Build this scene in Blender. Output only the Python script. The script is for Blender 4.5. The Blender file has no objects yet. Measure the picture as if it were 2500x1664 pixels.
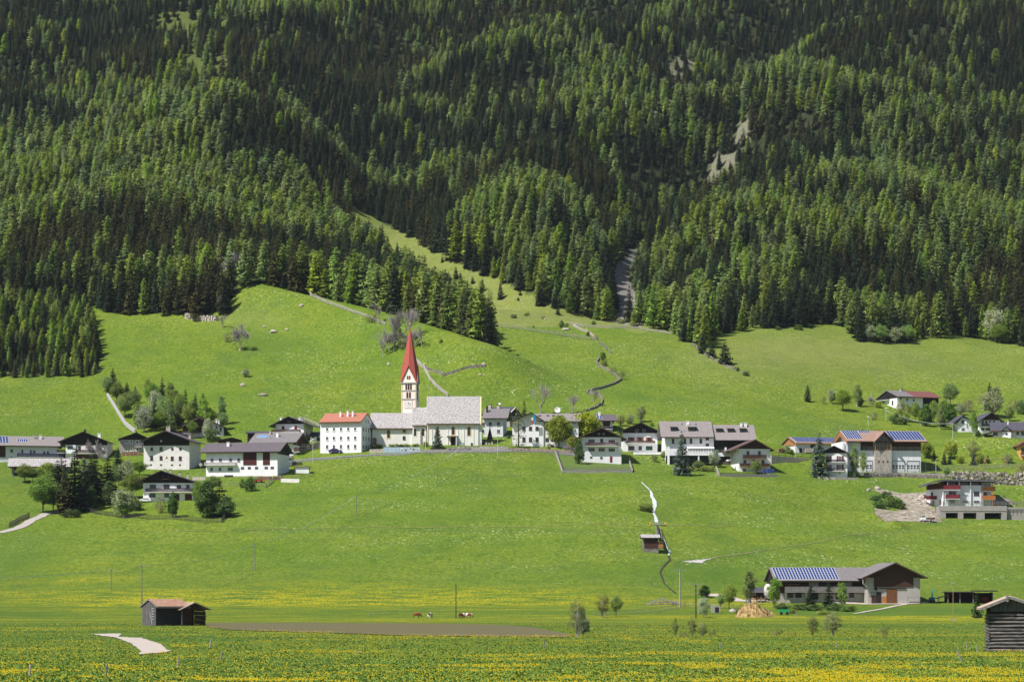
import bpy, math, random
import numpy as np
from mathutils import Vector, Matrix
R = math.radians
random.seed(7); rng = np.random.default_rng(7)
# ------------------------------------------------------------------ camera, world, sun, exposure
FPX, CX, HY, CAMZ = 6944.0, 1250.0, 1443.0, 5.8      # focal length in photo pixels, centre column, horizon row, camera height
scene = bpy.context.scene
col = scene.collection
cam_d = bpy.data.cameras.new("camera"); cam = bpy.data.objects.new("camera", cam_d); col.objects.link(cam)
cam.location = (0, 0, CAMZ); cam.rotation_euler = (R(90), 0, 0)
cam_d.sensor_width = 36; cam_d.lens = FPX / 2500 * 36; cam_d.shift_y = (HY - 832) / 2500
cam_d.clip_start = 1; cam_d.clip_end = 9000
scene.camera = cam
SUN = Vector((-0.80 * math.cos(R(53)), -0.60 * math.cos(R(53)), math.sin(R(53))))
w = bpy.data.worlds.new("World"); scene.world = w; w.use_nodes = True
nt = w.node_tree; bg = nt.nodes['Background']
sky = nt.nodes.new('ShaderNodeTexSky'); sky.sky_type = 'NISHITA'; sky.sun_disc = False
sky.sun_elevation = R(53); sky.sun_rotation = math.atan2(SUN.x, SUN.y)
nt.links.new(sky.outputs[0], bg.inputs[0]); bg.inputs[1].default_value = 0.07
sl = bpy.data.lights.new("sun", 'SUN'); so = bpy.data.objects.new("sun", sl); col.objects.link(so)
sl.energy = 5.0; sl.angle = R(0.5); sl.color = (1.0, 0.95, 0.87)
so.rotation_euler = SUN.to_track_quat('Z', 'Y').to_euler(); so.location = (-300, -200, 500)
scene.view_settings.view_transform = 'Standard'; scene.view_settings.look = 'None'
scene.view_settings.exposure = 0.45; scene.view_settings.gamma = 1.0

# ------------------------------------------------------------------ mesh + object helpers
class MB:
    def __init__(s): s.v = []; s.f = []
    def add(s, vs, fs):
        b = len(s.v); s.v.extend([tuple(p) for p in vs]); s.f.extend([tuple(i + b for i in f) for f in fs]); return s
    def box(s, x0, x1, y0, y1, z0, z1, M=None):
        vs = [(x, y, z) for z in (z0, z1) for y in (y0, y1) for x in (x0, x1)]
        if M is not None: vs = [tuple(M(*p)) for p in vs]
        return s.add(vs, [(0, 2, 3, 1), (4, 5, 7, 6), (0, 1, 5, 4), (2, 6, 7, 3), (0, 4, 6, 2), (1, 3, 7, 5)])
    def prism(s, poly, a0, a1, axis='y'):
        n = len(poly)
        if axis == 'y': vs = [(p[0], a0, p[1]) for p in poly] + [(p[0], a1, p[1]) for p in poly]
        elif axis == 'x': vs = [(a0, p[0], p[1]) for p in poly] + [(a1, p[0], p[1]) for p in poly]
        else: vs = [(p[0], p[1], a0) for p in poly] + [(p[0], p[1], a1) for p in poly]
        fs = [tuple(range(n)), tuple(range(2 * n - 1, n - 1, -1))] + [(i, i + n, (i + 1) % n + n, (i + 1) % n) for i in range(n)]
        return s.add(vs, fs)
    def tube(s, p0, p1, r0, r1=None, n=6):
        r1 = r0 if r1 is None else r1
        p0 = Vector(p0); p1 = Vector(p1); d = (p1 - p0)
        if d.length < 1e-6: return s
        d.normalize(); a = d.orthogonal().normalized(); b = d.cross(a)
        vs = []
        for p, r in ((p0, r0), (p1, r1)):
            for i in range(n):
                t = 2 * math.pi * i / n; vs.append(p + a * (math.cos(t) * r) + b * (math.sin(t) * r))
        return s.add(vs, [(i, (i + 1) % n, (i + 1) % n + n, i + n) for i in range(n)] + [tuple(range(n - 1, -1, -1)), tuple(range(n, 2 * n))])
    def mesh(s, name, m=None, smooth=False):
        me = bpy.data.meshes.new(name); me.from_pydata(s.v, [], s.f)
        if m: me.materials.append(m)
        me.update()
        if smooth: me.polygons.foreach_set('use_smooth', [True] * len(me.polygons))
        return me
    def build(s, name, m, parent=None, smooth=False):
        return link(name, s.mesh(name, m, smooth), parent)
def link(name, me, parent=None):
    o = bpy.data.objects.new(name, me); col.objects.link(o)
    if parent is not None: o.parent = parent
    return o
def np_mesh(name, V, F, m=None):
    me = bpy.data.meshes.new(name); V = np.asarray(V, dtype=np.float32); F = np.asarray(F, dtype=np.int32)
    k = F.shape[1]; me.vertices.add(len(V)); me.vertices.foreach_set('co', V.ravel())
    me.loops.add(F.size); me.loops.foreach_set('vertex_index', F.ravel())
    me.polygons.add(len(F)); me.polygons.foreach_set('loop_start', np.arange(0, F.size, k, dtype=np.int32))
    me.update(calc_edges=True)
    if m: me.materials.append(m)
    return me
def tag(o, label=None, cat=None, group=None, kind=None):
    if label: o['label'] = label
    if cat: o['category'] = cat
    if group: o['group'] = group
    if kind: o['kind'] = kind
    return o
def thing(name, loc, rz=0, label=None, cat=None, group=None):
    o = bpy.data.objects.new(name, None); col.objects.link(o); o.location = loc; o.rotation_euler = (0, 0, rz)
    o.empty_display_size = .5
    return tag(o, label, cat, group)

# ------------------------------------------------------------------ materials
def nodes(m): m.use_nodes = True; return m.node_tree.nodes, m.node_tree.links, m.node_tree.nodes['Principled BSDF']
_mc = {}
def mat(name, c, rough=.8, var=.25, scale=1.5, c2=None, bump=0, stretch=(1, 1, 1), metal=0, detail=6, spec=.3, contrast=None):
    if name in _mc: return _mc[name]
    m = bpy.data.materials.new(name); N, L, P = nodes(m)
    P.inputs['Roughness'].default_value = rough; P.inputs['Metallic'].default_value = metal
    P.inputs['Specular IOR Level'].default_value = spec
    tc = N.new('ShaderNodeTexCoord'); mp = N.new('ShaderNodeMapping'); mp.inputs['Scale'].default_value = stretch
    L.new(tc.outputs['Object'], mp.inputs[0])
    nz = N.new('ShaderNodeTexNoise'); nz.inputs['Scale'].default_value = scale; nz.inputs['Detail'].default_value = detail
    nz.inputs['Roughness'].default_value = .65
    L.new(mp.outputs[0], nz.inputs['Vector'])
    cr = N.new('ShaderNodeValToRGB'); e = cr.color_ramp.elements
    lo, hi = contrast or (.3, .7)
    e[0].position = lo; e[1].position = hi
    c2 = c2 or tuple(x * (1 - var) for x in c); cc = c if c2 is None else c
    e[0].color = (*c2, 1); e[1].color = (*cc, 1)
    L.new(nz.outputs[0], cr.inputs[0]); L.new(cr.outputs[0], P.inputs['Base Color'])
    if bump:
        b = N.new('ShaderNodeBump'); b.inputs['Strength'].default_value = bump; b.inputs['Distance'].default_value = .1
        L.new(nz.outputs[0], b.inputs['Height']); L.new(b.outputs[0], P.inputs['Normal'])
    _mc[name] = m; return m
def leafmat(name, c, hue=.04, val=.35, sat=.2, c2=None, trans=.25, mid=0, bend=.62):
    """foliage: colour varies from plant to plant and from clump to clump"""
    m = bpy.data.materials.new(name); N, L, P = nodes(m)
    P.inputs['Roughness'].default_value = .75; P.inputs['Specular IOR Level'].default_value = .15
    oi = N.new('ShaderNodeObjectInfo'); tc = N.new('ShaderNodeTexCoord')
    nz = N.new('ShaderNodeTexNoise'); nz.inputs['Scale'].default_value = .9; nz.inputs['Detail'].default_value = 3
    L.new(tc.outputs['Object'], nz.inputs['Vector'])
    mx = N.new('ShaderNodeMix'); mx.data_type = 'RGBA'; mx.inputs[6].default_value = (*c, 1); mx.inputs[7].default_value = (*(c2 or c), 1)
    mr = N.new('ShaderNodeMapRange'); mr.inputs[1].default_value = .35; mr.inputs[2].default_value = .65
    L.new(nz.outputs[0], mr.inputs[0]); L.new(mr.outputs[0], mx.inputs[0])
    hs = N.new('ShaderNodeHueSaturation')
    a = N.new('ShaderNodeMapRange'); a.inputs[3].default_value = .5 - hue; a.inputs[4].default_value = .5 + hue
    b = N.new('ShaderNodeMapRange'); b.inputs[3].default_value = 1 - val; b.inputs[4].default_value = 1 + val
    mm = N.new('ShaderNodeMath'); mm.operation = 'MULTIPLY'; mm.inputs[1].default_value = 7.31
    fr = N.new('ShaderNodeMath'); fr.operation = 'FRACT'
    L.new(oi.outputs['Random'], mm.inputs[0]); L.new(mm.outputs[0], fr.inputs[0])
    L.new(fr.outputs[0], a.inputs[0]); L.new(oi.outputs['Random'], b.inputs[0])
    m2 = N.new('ShaderNodeMath'); m2.operation = 'MULTIPLY'; m2.inputs[1].default_value = 23.7
    f2 = N.new('ShaderNodeMath'); f2.operation = 'FRACT'; L.new(oi.outputs['Random'], m2.inputs[0]); L.new(m2.outputs[0], f2.inputs[0])
    s_ = N.new('ShaderNodeMapRange'); s_.inputs[3].default_value = 1 - sat; s_.inputs[4].default_value = 1 + sat * .5
    L.new(f2.outputs[0], s_.inputs[0]); L.new(s_.outputs[0], hs.inputs['Saturation'])
    L.new(a.outputs[0], hs.inputs['Hue']); L.new(b.outputs[0], hs.inputs['Value'])
    L.new(mx.outputs[2], hs.inputs['Color']); L.new(hs.outputs[0], P.inputs['Base Color'])
    # soft clumps: a crown shades as a rounded mass of needles or leaves rather than as single flat blades
    sb = N.new('ShaderNodeVectorMath'); sb.operation = 'MULTIPLY_ADD'; sb.inputs[1].default_value = (1, 1, 1 if mid else 0); sb.inputs[2].default_value = (0, 0, -mid if mid else 1.1); L.new(tc.outputs['Object'], sb.inputs[0])
    nm = N.new('ShaderNodeVectorMath'); nm.operation = 'NORMALIZE'; L.new(sb.outputs[0], nm.inputs[0])
    vt = N.new('ShaderNodeVectorTransform'); vt.vector_type = 'NORMAL'; vt.convert_from = 'OBJECT'; vt.convert_to = 'WORLD'; L.new(nm.outputs[0], vt.inputs[0])
    ge = N.new('ShaderNodeNewGeometry'); vx = N.new('ShaderNodeMix'); vx.data_type = 'VECTOR'; vx.inputs[0].default_value = bend; L.new(ge.outputs['Normal'], vx.inputs[4]); L.new(vt.outputs[0], vx.inputs[5])
    n2 = N.new('ShaderNodeVectorMath'); n2.operation = 'NORMALIZE'; L.new(vx.outputs[1], n2.inputs[0]); L.new(n2.outputs[0], P.inputs['Normal'])
    tr = N.new('ShaderNodeBsdfTranslucent'); L.new(hs.outputs[0], tr.inputs[0])
    ms = N.new('ShaderNodeMixShader'); ms.inputs[0].default_value = trans
    L.new(P.outputs[0], ms.inputs[1]); L.new(tr.outputs[0], ms.inputs[2])
    L.new(ms.outputs[0], N['Material Output'].inputs[0])
    return m
WHITE = mat('white_render', (.85, .85, .89), var=.15, scale=.5, contrast=(.35, .75), stretch=(2.2, 2.2, .5))
CREAM = mat('cream_render', (.83, .81, .77), var=.13, scale=.5)
OLDWHITE = mat('old_render', (.76, .73, .73), var=.22, scale=.6)
GREYW = mat('grey_render', (.42, .39, .37), var=.25, scale=1.2)
LBLUE = mat('pale_render', (.66, .68, .72), var=.08, scale=.4)
OCHRE = mat('ochre_paint', (.76, .58, .34), var=.15, scale=1.5)
DWOOD = mat('dark_wood', (.022, .015, .015), var=.5, scale=2, stretch=(6, 1, .5))
BWOOD = mat('brown_wood', (.075, .034, .022), var=.5, scale=2, stretch=(6, 1, .5))
RWOOD = mat('reddish_wood', (.085, .022, .02), var=.4, scale=2, stretch=(6, 1, .5))
OWOOD = mat('orange_wood', (.42, .19, .07), var=.35, scale=2, stretch=(6, 1, .5))
TWOOD = mat('tan_wood', (.40, .26, .14), var=.35, scale=2, stretch=(5, 1, .7))
GWOOD = mat('weathered_wood', (.27, .25, .25), var=.65, scale=2.5, stretch=(1, 1, 5), contrast=(.35, .65))
LOGS = mat('weathered_log', (.22, .20, .20), c2=(.035, .03, .03), scale=1.6, stretch=(.6, 1, 4), bump=.4, contrast=(.35, .68))
SHING = mat('shingle_roof', (.50, .475, .48), c2=(.17, .16, .165), scale=3.2, detail=8, contrast=(.38, .62), bump=.5)
TILEP = mat('dark_tile_roof', (.14, .115, .135), c2=(.08, .068, .08), scale=1.6, detail=8, bump=.3)
TILEG = mat('grey_tile_roof', (.21, .19, .20), c2=(.13, .12, .125), scale=1.8, detail=8, bump=.3)
TILEL = mat('light_tile_roof', (.27, .24, .24), c2=(.17, .15, .15), scale=1.8, detail=8, bump=.3)
TILEB = mat('slate_blue_roof', (.085, .08, .11), c2=(.05, .048, .07), scale=1.8, bump=.3)
TILER = mat('red_tile_roof', (.42, .17, .115), c2=(.30, .115, .08), scale=2.2, detail=8, bump=.3)
TILEM = mat('maroon_roof', (.20, .075, .07), c2=(.14, .055, .05), scale=2, bump=.3)
TILEN = mat('brown_tile_roof', (.13, .085, .08), c2=(.08, .055, .05), scale=2, bump=.3)
TILET = mat('terracotta_roof', (.34, .22, .18), c2=(.22, .14, .11), scale=2.5, bump=.3)
RUST = mat('rusty_roof', (.30, .12, .055), c2=(.34, .24, .19), scale=1.8, detail=8, contrast=(.35, .7), stretch=(1.5, .6, 1))
SPIRE = mat('red_shingle_spire', (.46, .10, .075), c2=(.28, .06, .05), scale=2.6, detail=8, bump=.4)
GLASS = mat('dark_glass', (.03, .035, .05), rough=.12, var=.5, scale=1, spec=.6)
BGLASS = mat('blue_glass', (.05, .09, .17), rough=.1, var=.5, scale=1, spec=.6)
TGLASS = mat('teal_glass', (.035, .07, .075), rough=.08, var=.6, scale=.7, spec=.7)
SOLAR = mat('solar_cell', (.022, .045, .19), rough=.25, var=.3, scale=2, spec=.5)
ALU = mat('aluminium', (.62, .63, .66), rough=.4, var=.1, metal=.3)
STEEL = mat('dull_steel', (.28, .29, .31), rough=.5, var=.2, metal=.4)
FRAMEW = mat('white_paint', (.78, .78, .78), rough=.5, var=.08)
FRAMEG = mat('grey_paint', (.35, .36, .38), rough=.5, var=.15)
FRAMEB = mat('brown_frame', (.11, .055, .035), rough=.6, var=.2)
PINKT = mat('pink_trim', (.66, .44, .36), var=.15)
REDSH = mat('red_shutter', (.20, .018, .02), rough=.6, var=.25, scale=3)
ORSH = mat('orange_shutter', (.33, .10, .03), rough=.6, var=.25, scale=3)
STONE = mat('field_stone', (.27, .24, .22), c2=(.065, .058, .05), scale=1.9, detail=8, contrast=(.36, .6), bump=.8)
STONEL = mat('pale_masonry', (.50, .45, .40), c2=(.25, .22, .20), scale=2.6, detail=8, contrast=(.36, .6), bump=.6)
CONC = mat('concrete', (.36, .34, .33), c2=(.24, .225, .215), scale=1.1, stretch=(.5, 1, 2.2), bump=.2)
ASPH = mat('asphalt', (.16, .16, .17), var=.3, scale=2)
GRAVEL = mat('pale_gravel', (.52, .46, .42), c2=(.34, .29, .25), scale=1.2, detail=9, bump=.4)
WALLST = mat('meadow_stone', (.30, .27, .25), c2=(.07, .06, .055), scale=1.9, detail=8, contrast=(.36, .6), bump=.8)
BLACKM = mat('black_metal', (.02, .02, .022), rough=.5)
RUBBER = mat('rubber', (.02, .02, .02), rough=.9)
BARK = mat('bark', (.10, .075, .06), c2=(.045, .035, .03), scale=3, stretch=(2, 2, .6))
BARKG = mat('grey_bark', (.36, .32, .33), c2=(.20, .175, .18), scale=3, stretch=(2, 2, .6))
BIRCHB = mat('birch_bark', (.62, .60, .57), c2=(.10, .09, .08), scale=2.2, stretch=(.5, .5, 3), contrast=(.38, .5))
L_SPR = leafmat('spruce_needles', (.018, .037, .017), c2=(.040, .062, .023), hue=.02, val=.4)
L_OLI = leafmat('olive_spruce_needles', (.046, .054, .015), c2=(.078, .074, .020), hue=.02, val=.3)
L_LAR = leafmat('larch_needles', (.17, .265, .042), c2=(.27, .36, .06), hue=.02, val=.28, trans=.35)
L_LARB = leafmat('bluish_larch_needles', (.13, .205, .075), c2=(.20, .28, .10), hue=.02, val=.25, trans=.35)
L_PIN = leafmat('blue_spruce_needles', (.085, .135, .10), c2=(.16, .21, .155), hue=.015, val=.2)
L_BRO = leafmat('fresh_leaves', (.13, .215, .035), c2=(.23, .32, .055), hue=.02, val=.25, trans=.35, mid=1.2, bend=.45)
L_YEL = leafmat('yellow_green_leaves', (.20, .26, .035), c2=(.31, .36, .05), hue=.004, val=.2, trans=.35, mid=1.2, bend=.45)
L_DRK = leafmat('dark_leaves', (.055, .11, .022), c2=(.11, .175, .035), hue=.02, val=.25, mid=.8, bend=.4)
L_SIL = leafmat('silvery_leaves', (.22, .28, .14), c2=(.34, .38, .21), hue=.02, val=.2, trans=.3, mid=1.2, bend=.45)
L_BRN = leafmat('budding_brown_leaves', (.20, .225, .06), c2=(.30, .33, .09), hue=.02, val=.2, trans=.3)

# ------------------------------------------------------------------ terrain
def vnoise(x, y, seed=0):
    xi = np.floor(x).astype(np.int64); yi = np.floor(y).astype(np.int64); xf = x - xi; yf = y - yi
    def h(a, b):
        n = (a * 374761393 + b * 668265263 + seed * 974634777) & 0xFFFFFFFF
        n = ((n ^ (n >> 13)) * 1274126177) & 0xFFFFFFFF
        return ((n ^ (n >> 16)) & 0xFFFF) / 65535.0
    u = xf * xf * (3 - 2 * xf); v = yf * yf * (3 - 2 * yf)
    return (h(xi, yi) * (1 - u) + h(xi + 1, yi) * u) * (1 - v) + (h(xi, yi + 1) * (1 - u) + h(xi + 1, yi + 1) * u) * v - .5
def fbm(x, y, o=4, seed=0):
    s = 0; a = 1
    for i in range(o): s = s + a * vnoise(x * 2 ** i, y * 2 ** i, seed + i * 17); a *= .5
    return s
PXN = [0, 500, 1000, 1250, 1500, 1800, 2200, 2500]
ROWS = {
 640: [1477] * 8,
 700: [1385, 1380, 1372, 1372, 1375, 1410, 1420, 1420],
 760: [1285, 1275, 1262, 1262, 1265, 1300, 1335, 1335],
 820: [1205, 1190, 1170, 1170, 1175, 1190, 1262, 1270],
 870: [1150, 1140, 1102, 1105, 1115, 1125, 1165, 1165],
 920: [1090, 1060, 1052, 1050, 1052, 1060, 1085, 1090],
 980: [950, 945, 938, 945, 950, 975, 1030, 1045],
 1040: [850, 830, 845, 860, 865, 890, 965, 985],
 1100: [760, 735, 790, 800, 800, 822, 880, 895],
 1160: [690, 650, 740, 745, 742, 760, 800, 815],
 1240: [600, 560, 655, 665, 660, 668, 695, 700],
 1400: [430, 400, 455, 460, 455, 460, 475, 480],
 1700: [160] * 8, 2000: [-80] * 8, 2600: [-380] * 8}
GPX = np.arange(-5000, 7501, 10.0); GD = np.arange(0, 2601, 2.5)
def build_grid():
    ds = [0, 560]; zs = [np.zeros_like(GPX), np.zeros_like(GPX)]
    for d, r in ROWS.items():
        ds.append(d); zs.append(CAMZ + (HY - np.interp(GPX, PXN, r)) / FPX * d)
    ds = np.array(ds, float); zs = np.array(zs)
    Z = np.zeros((len(GD), len(GPX)))
    for j in range(len(GPX)): Z[:, j] = np.interp(GD, ds, zs[:, j])
    def sm(A, n, ax):
        k = np.ones(n) / n
        for _ in range(2):
            P = np.pad(A, [(n // 2, n // 2) if a == ax else (0, 0) for a in (0, 1)], mode='edge')
            A = np.apply_along_axis(lambda m: np.convolve(m, k, 'valid'), ax, P)
        return A
    Z = sm(Z, 9, 0); Z = sm(Z, 17, 1)
    PX, DD = np.meshgrid(GPX, GD); X = (PX - CX) / FPX * DD
    def ridge(pts, amp, sig, fade=30):
        best = np.full(X.shape, 1e9)
        P = [((p - CX) / FPX * d, d) for p, d in pts]
        for (ax, ay), (bx, by) in zip(P[:-1], P[1:]):
            L2 = (bx - ax) ** 2 + (by - ay) ** 2
            t = np.clip(((X - ax) * (bx - ax) + (DD - ay) * (by - ay)) / L2, 0, 1)
            best = np.minimum(best, np.hypot(X - ax - t * (bx - ax), DD - ay - t * (by - ay)))
        return amp * np.exp(-best ** 2 / (2 * sig ** 2))
    Z += ridge([(600, 1095), (720, 1072), (950, 1038), (1110, 1005), (1170, 988)], 12, 14)
    Z -= ridge([(1530, 1180), (1545, 1260), (1570, 1400), (1690, 1500), (1800, 1640), (1900, 1900)], 20, 22)
    Z -= ridge([(1150, 1220), (1000, 1330), (900, 1500), (950, 1800)], 18, 26)
    Z += ridge([(300, 1230), (500, 1330), (650, 1500)], 12, 28)
    Z += ridge([(1250, 1300), (1350, 1500), (1400, 1900)], 9, 30)
    Z += ridge([(2050, 1250), (2200, 1450), (2350, 1800)], 12, 32)
    Z -= ridge([(2400, 1200), (2600, 1500), (2700, 1900)], 10, 26)
    far = np.clip((DD - 1150) / 300, 0, 1)
    Z += far * 42 * fbm(X / 140, DD / 130, 4, 3)
    mid = np.clip((DD - 620) / 80, 0, 1)
    Z += mid * 1.6 * fbm(X / 45, DD / 45, 3, 5) + mid * .35 * fbm(X / 7, DD / 5, 3, 8)
    # terraced pasture steps right of the spur
    st = np.exp(-((PX - 1090) / 60) ** 2 - ((DD - 985) / 18) ** 2); Z += st * .5 * np.sin(DD * 1.1 + X * .15)
    # low track bank across the slope, bank under the farm, and mounds
    def bump(px, d, sx, sd, a): return a * np.exp(-((X - (px - CX) / FPX * d) / sx) ** 2 - ((DD - d) / sd) ** 2)
    Z += bump(2180, 795, 3.2, 5, 2.2) + bump(2130, 812, 3.0, 5, 1.2) + bump(2440, 915, 22, 14, 4) + bump(1690, 690, 12, 14, 1.4)
    Z += .05 * fbm(X / 6, DD / 6, 3, 21)
    return Z
GZ = build_grid()
def Hpd(px, d):
    px = np.asarray(px, float); d = np.asarray(d, float)
    i = np.clip((px - GPX[0]) / 10, 0, len(GPX) - 1.001); j = np.clip(d / 2.5, 0, len(GD) - 1.001)
    i0 = i.astype(int); j0 = j.astype(int); u = i - i0; v = j - j0
    return (GZ[j0, i0] * (1 - u) + GZ[j0, i0 + 1] * u) * (1 - v) + (GZ[j0 + 1, i0] * (1 - u) + GZ[j0 + 1, i0 + 1] * u) * v
def Hxy(x, y): return Hpd(CX + FPX * np.asarray(x) / np.maximum(y, 1), y)
_ds = np.arange(120, 2590, 1.0)
def G(px, py):
    """the point of the ground that the photo shows at this pixel"""
    z = Hpd(np.full_like(_ds, px), _ds); ray = CAMZ + (HY - py) / FPX * _ds
    k = int(np.argmax(z >= ray)); a = _ds[max(k - 1, 0)]; b = _ds[k]
    za, zb = z[max(k - 1, 0)] - ray[max(k - 1, 0)], z[k] - ray[k]
    t = 0 if zb == za else min(max(-za / (zb - za), 0), 1); d = a + (b - a) * t
    return Vector(((px - CX) / FPX * d, d, float(Hpd(px, d))))
def Zat(py, d): return CAMZ + (HY - py) / FPX * d
def inside(px, py, poly):
    px = np.asarray(px, float); py = np.asarray(py, float); c = np.zeros(px.shape, bool); n = len(poly)
    for i in range(n):
        x1, y1 = poly[i]; x2, y2 = poly[i - 1]
        if y1 == y2: continue
        cond = ((y1 > py) != (y2 > py)) & (px < (x2 - x1) * (py - y1) / (y2 - y1) + x1); c ^= cond
    return c
MEADOW = [(-6000, 930), (0, 922), (238, 920), (245, 890), (228, 800), (198, 742), (260, 762), (330, 772), (500, 780), (548, 768), (570, 700), (640, 698), (735, 714), (800, 748),
 (870, 785), (935, 800), (1060, 800), (1110, 838), (1185, 880), (1205, 872), (1195, 835), (1060, 735), (960, 650), (880, 580), (845, 515), (857, 505), (905, 528), (965, 560),
 (1060, 615), (1150, 665), (1250, 700), (1340, 745), (1400, 770), (1500, 790), (1600, 805), (1640, 815), (1690, 838), (1725, 850), (1745, 815), (1850, 805), (1950, 800),
 (2040, 788), (2060, 800), (2100, 835), (2200, 838), (2330, 818), (2500, 845), (8000, 850), (8000, 9000), (-6000, 9000)]
SCREE = [(1545, 606), (1568, 612), (1556, 645), (1536, 662), (1538, 700), (1562, 742), (1585, 770), (1594, 792), (1500, 792), (1518, 745), (1503, 700), (1494, 660), (1520, 635)]
PASTURE = [(845, 505), (905, 520), (1060, 605), (1250, 690), (1400, 760), (1640, 800), (1630, 815), (1400, 795), (1200, 800), (1185, 835), (1000, 720), (850, 560)]
BARE = [[(430, -40), (560, -40), (570, 160), (520, 200), (440, 180), (370, 90)], [(1585, 290), (1600, 200), (1680, 110), (1720, 130), (1660, 220), (1640, 300)],
 [(1740, 460), (1790, 400), (1830, 360), (1840, 300), (1810, 300), (1760, 350), (1720, 420)]]
def ground_material():
    m = bpy.data.materials.new('meadow'); N, L, P = nodes(m)
    P.inputs['Roughness'].default_value = .9; P.inputs['Specular IOR Level'].default_value = .1
    geo = N.new('ShaderNodeNewGeometry')
    def noise(scale, detail=4, sc=(1, 1, 1), rough=.6):
        mp = N.new('ShaderNodeMapping'); mp.inputs['Scale'].default_value = sc; L.new(geo.outputs['Position'], mp.inputs[0])
        n = N.new('ShaderNodeTexNoise'); n.inputs['Scale'].default_value = scale; n.inputs['Detail'].default_value = detail
        n.inputs['Roughness'].default_value = rough; L.new(mp.outputs[0], n.inputs['Vector']); return n.outputs[0]
    def rng_(s, a, b, lo=0, hi=1):
        r = N.new('ShaderNodeMapRange'); r.inputs[1].default_value = a; r.inputs[2].default_value = b; r.inputs[3].default_value = lo; r.inputs[4].default_value = hi
        L.new(s, r.inputs[0]); return r.outputs[0]
    def mix(f, a, b):
        x = N.new('ShaderNodeMix'); x.data_type = 'RGBA'; L.new(f, x.inputs[0])
        for i, v in ((6, a), (7, b)):
            if isinstance(v, tuple): x.inputs[i].default_value = (*v, 1)
            else: L.new(v, x.inputs[i])
        return x.outputs[2]
    def mul(a, b):
        x = N.new('ShaderNodeMath'); x.operation = 'MULTIPLY'; L.new(a, x.inputs[0])
        if isinstance(b, float): x.inputs[1].default_value = b
        else: L.new(b, x.inputs[1])
        return x.outputs[0]
    at = N.new('ShaderNodeAttribute'); at.attribute_name = 'zone'
    sp = N.new('ShaderNodeSeparateColor'); L.new(at.outputs['Color'], sp.inputs[0])
    at2 = N.new('ShaderNodeAttribute'); at2.attribute_name = 'zone2'
    sp2 = N.new('ShaderNodeSeparateColor'); L.new(at2.outputs['Color'], sp2.inputs[0])
    dand, dry, floor = sp.outputs[:3]; scree, white, lush = sp2.outputs[:3]; low = at2.outputs['Alpha']
    g = mix(rng_(noise(.018, 5), .38, .62), (.108, .172, .016), (.165, .212, .022))       # grass, patches tens of metres wide
    g = mix(rng_(noise(.9, 5, (1, .45, 1)), .38, .64), mix(rng_(noise(.13, 4), .4, .6), (.066, .124, .011), (.098, .150, .015)), g)       # clumps
    g = mix(mul(rng_(noise(.06, 3, (1, .5, 1)), .5, .7), .5), g, (.060, .115, .020))
    g = mix(mul(dry, rng_(noise(.25, 5), .3, .65, .35, 1)), g, (.20, .21, .07))
    g = mix(mul(lush, rng_(noise(.3, 4), .25, .75, .5, 1)), g, (.045, .125, .022))
    fn = rng_(noise(1.9, 6, (1, .6, 1), .75), .3, .7, .70, 1.30); vm = N.new('ShaderNodeVectorMath'); vm.operation = 'SCALE'; L.new(g, vm.inputs[0]); L.new(fn, vm.inputs['Scale']); g = vm.outputs[0]
    g = mix(mul(low, rng_(noise(.02, 4), .3, .7, .5, 1)), g, (.055, .108, .018))
    # yellow dandelions, in bands of the hay meadow; sparse white umbels higher up
    band = rng_(noise(.011, 4, (.45, 2.2, 1), .7), .42, .60)
    clump = rng_(noise(.35, 4, (.35, 1, 1), .7), .40, .56)
    speck = rng_(noise(2.4, 3, (1, .3, 1), .7), .40, .56)
    y = mul(mul(mul(band, clump), speck), dand)
    g = mix(y, g, (.50, .40, .006))
    sy = mul(mul(rng_(noise(1.6, 3, (1, .5, 1), .7), .60, .70), rng_(noise(.05, 3), .42, .6)), .45)
    g = mix(sy, g, (.42, .36, .01))
    wv = mul(mul(rng_(noise(1.3, 3, (1, .5, 1), .7), .57, .69), rng_(noise(.04, 4, (.8, 1.3, 1)), .42, .62)), white)
    g = mix(mul(wv, .75), g, (.50, .52, .30))
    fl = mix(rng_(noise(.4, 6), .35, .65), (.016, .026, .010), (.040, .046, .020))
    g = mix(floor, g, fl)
    sc = mix(rng_(noise(1.1, 8, (1, 1, 1), .75), .35, .6), (.09, .08, .075), (.34, .31, .29))
    g = mix(scree, g, sc)
    L.new(g, P.inputs['Base Color'])
    b = N.new('ShaderNodeBump'); b.inputs['Strength'].default_value = .6; b.inputs['Distance'].default_value = .5
    L.new(noise(1.5, 5, (1, .6, 1)), b.inputs['Height']); L.new(b.outputs[0], P.inputs['Normal'])
    return m
MEADM = ground_material()
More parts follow.
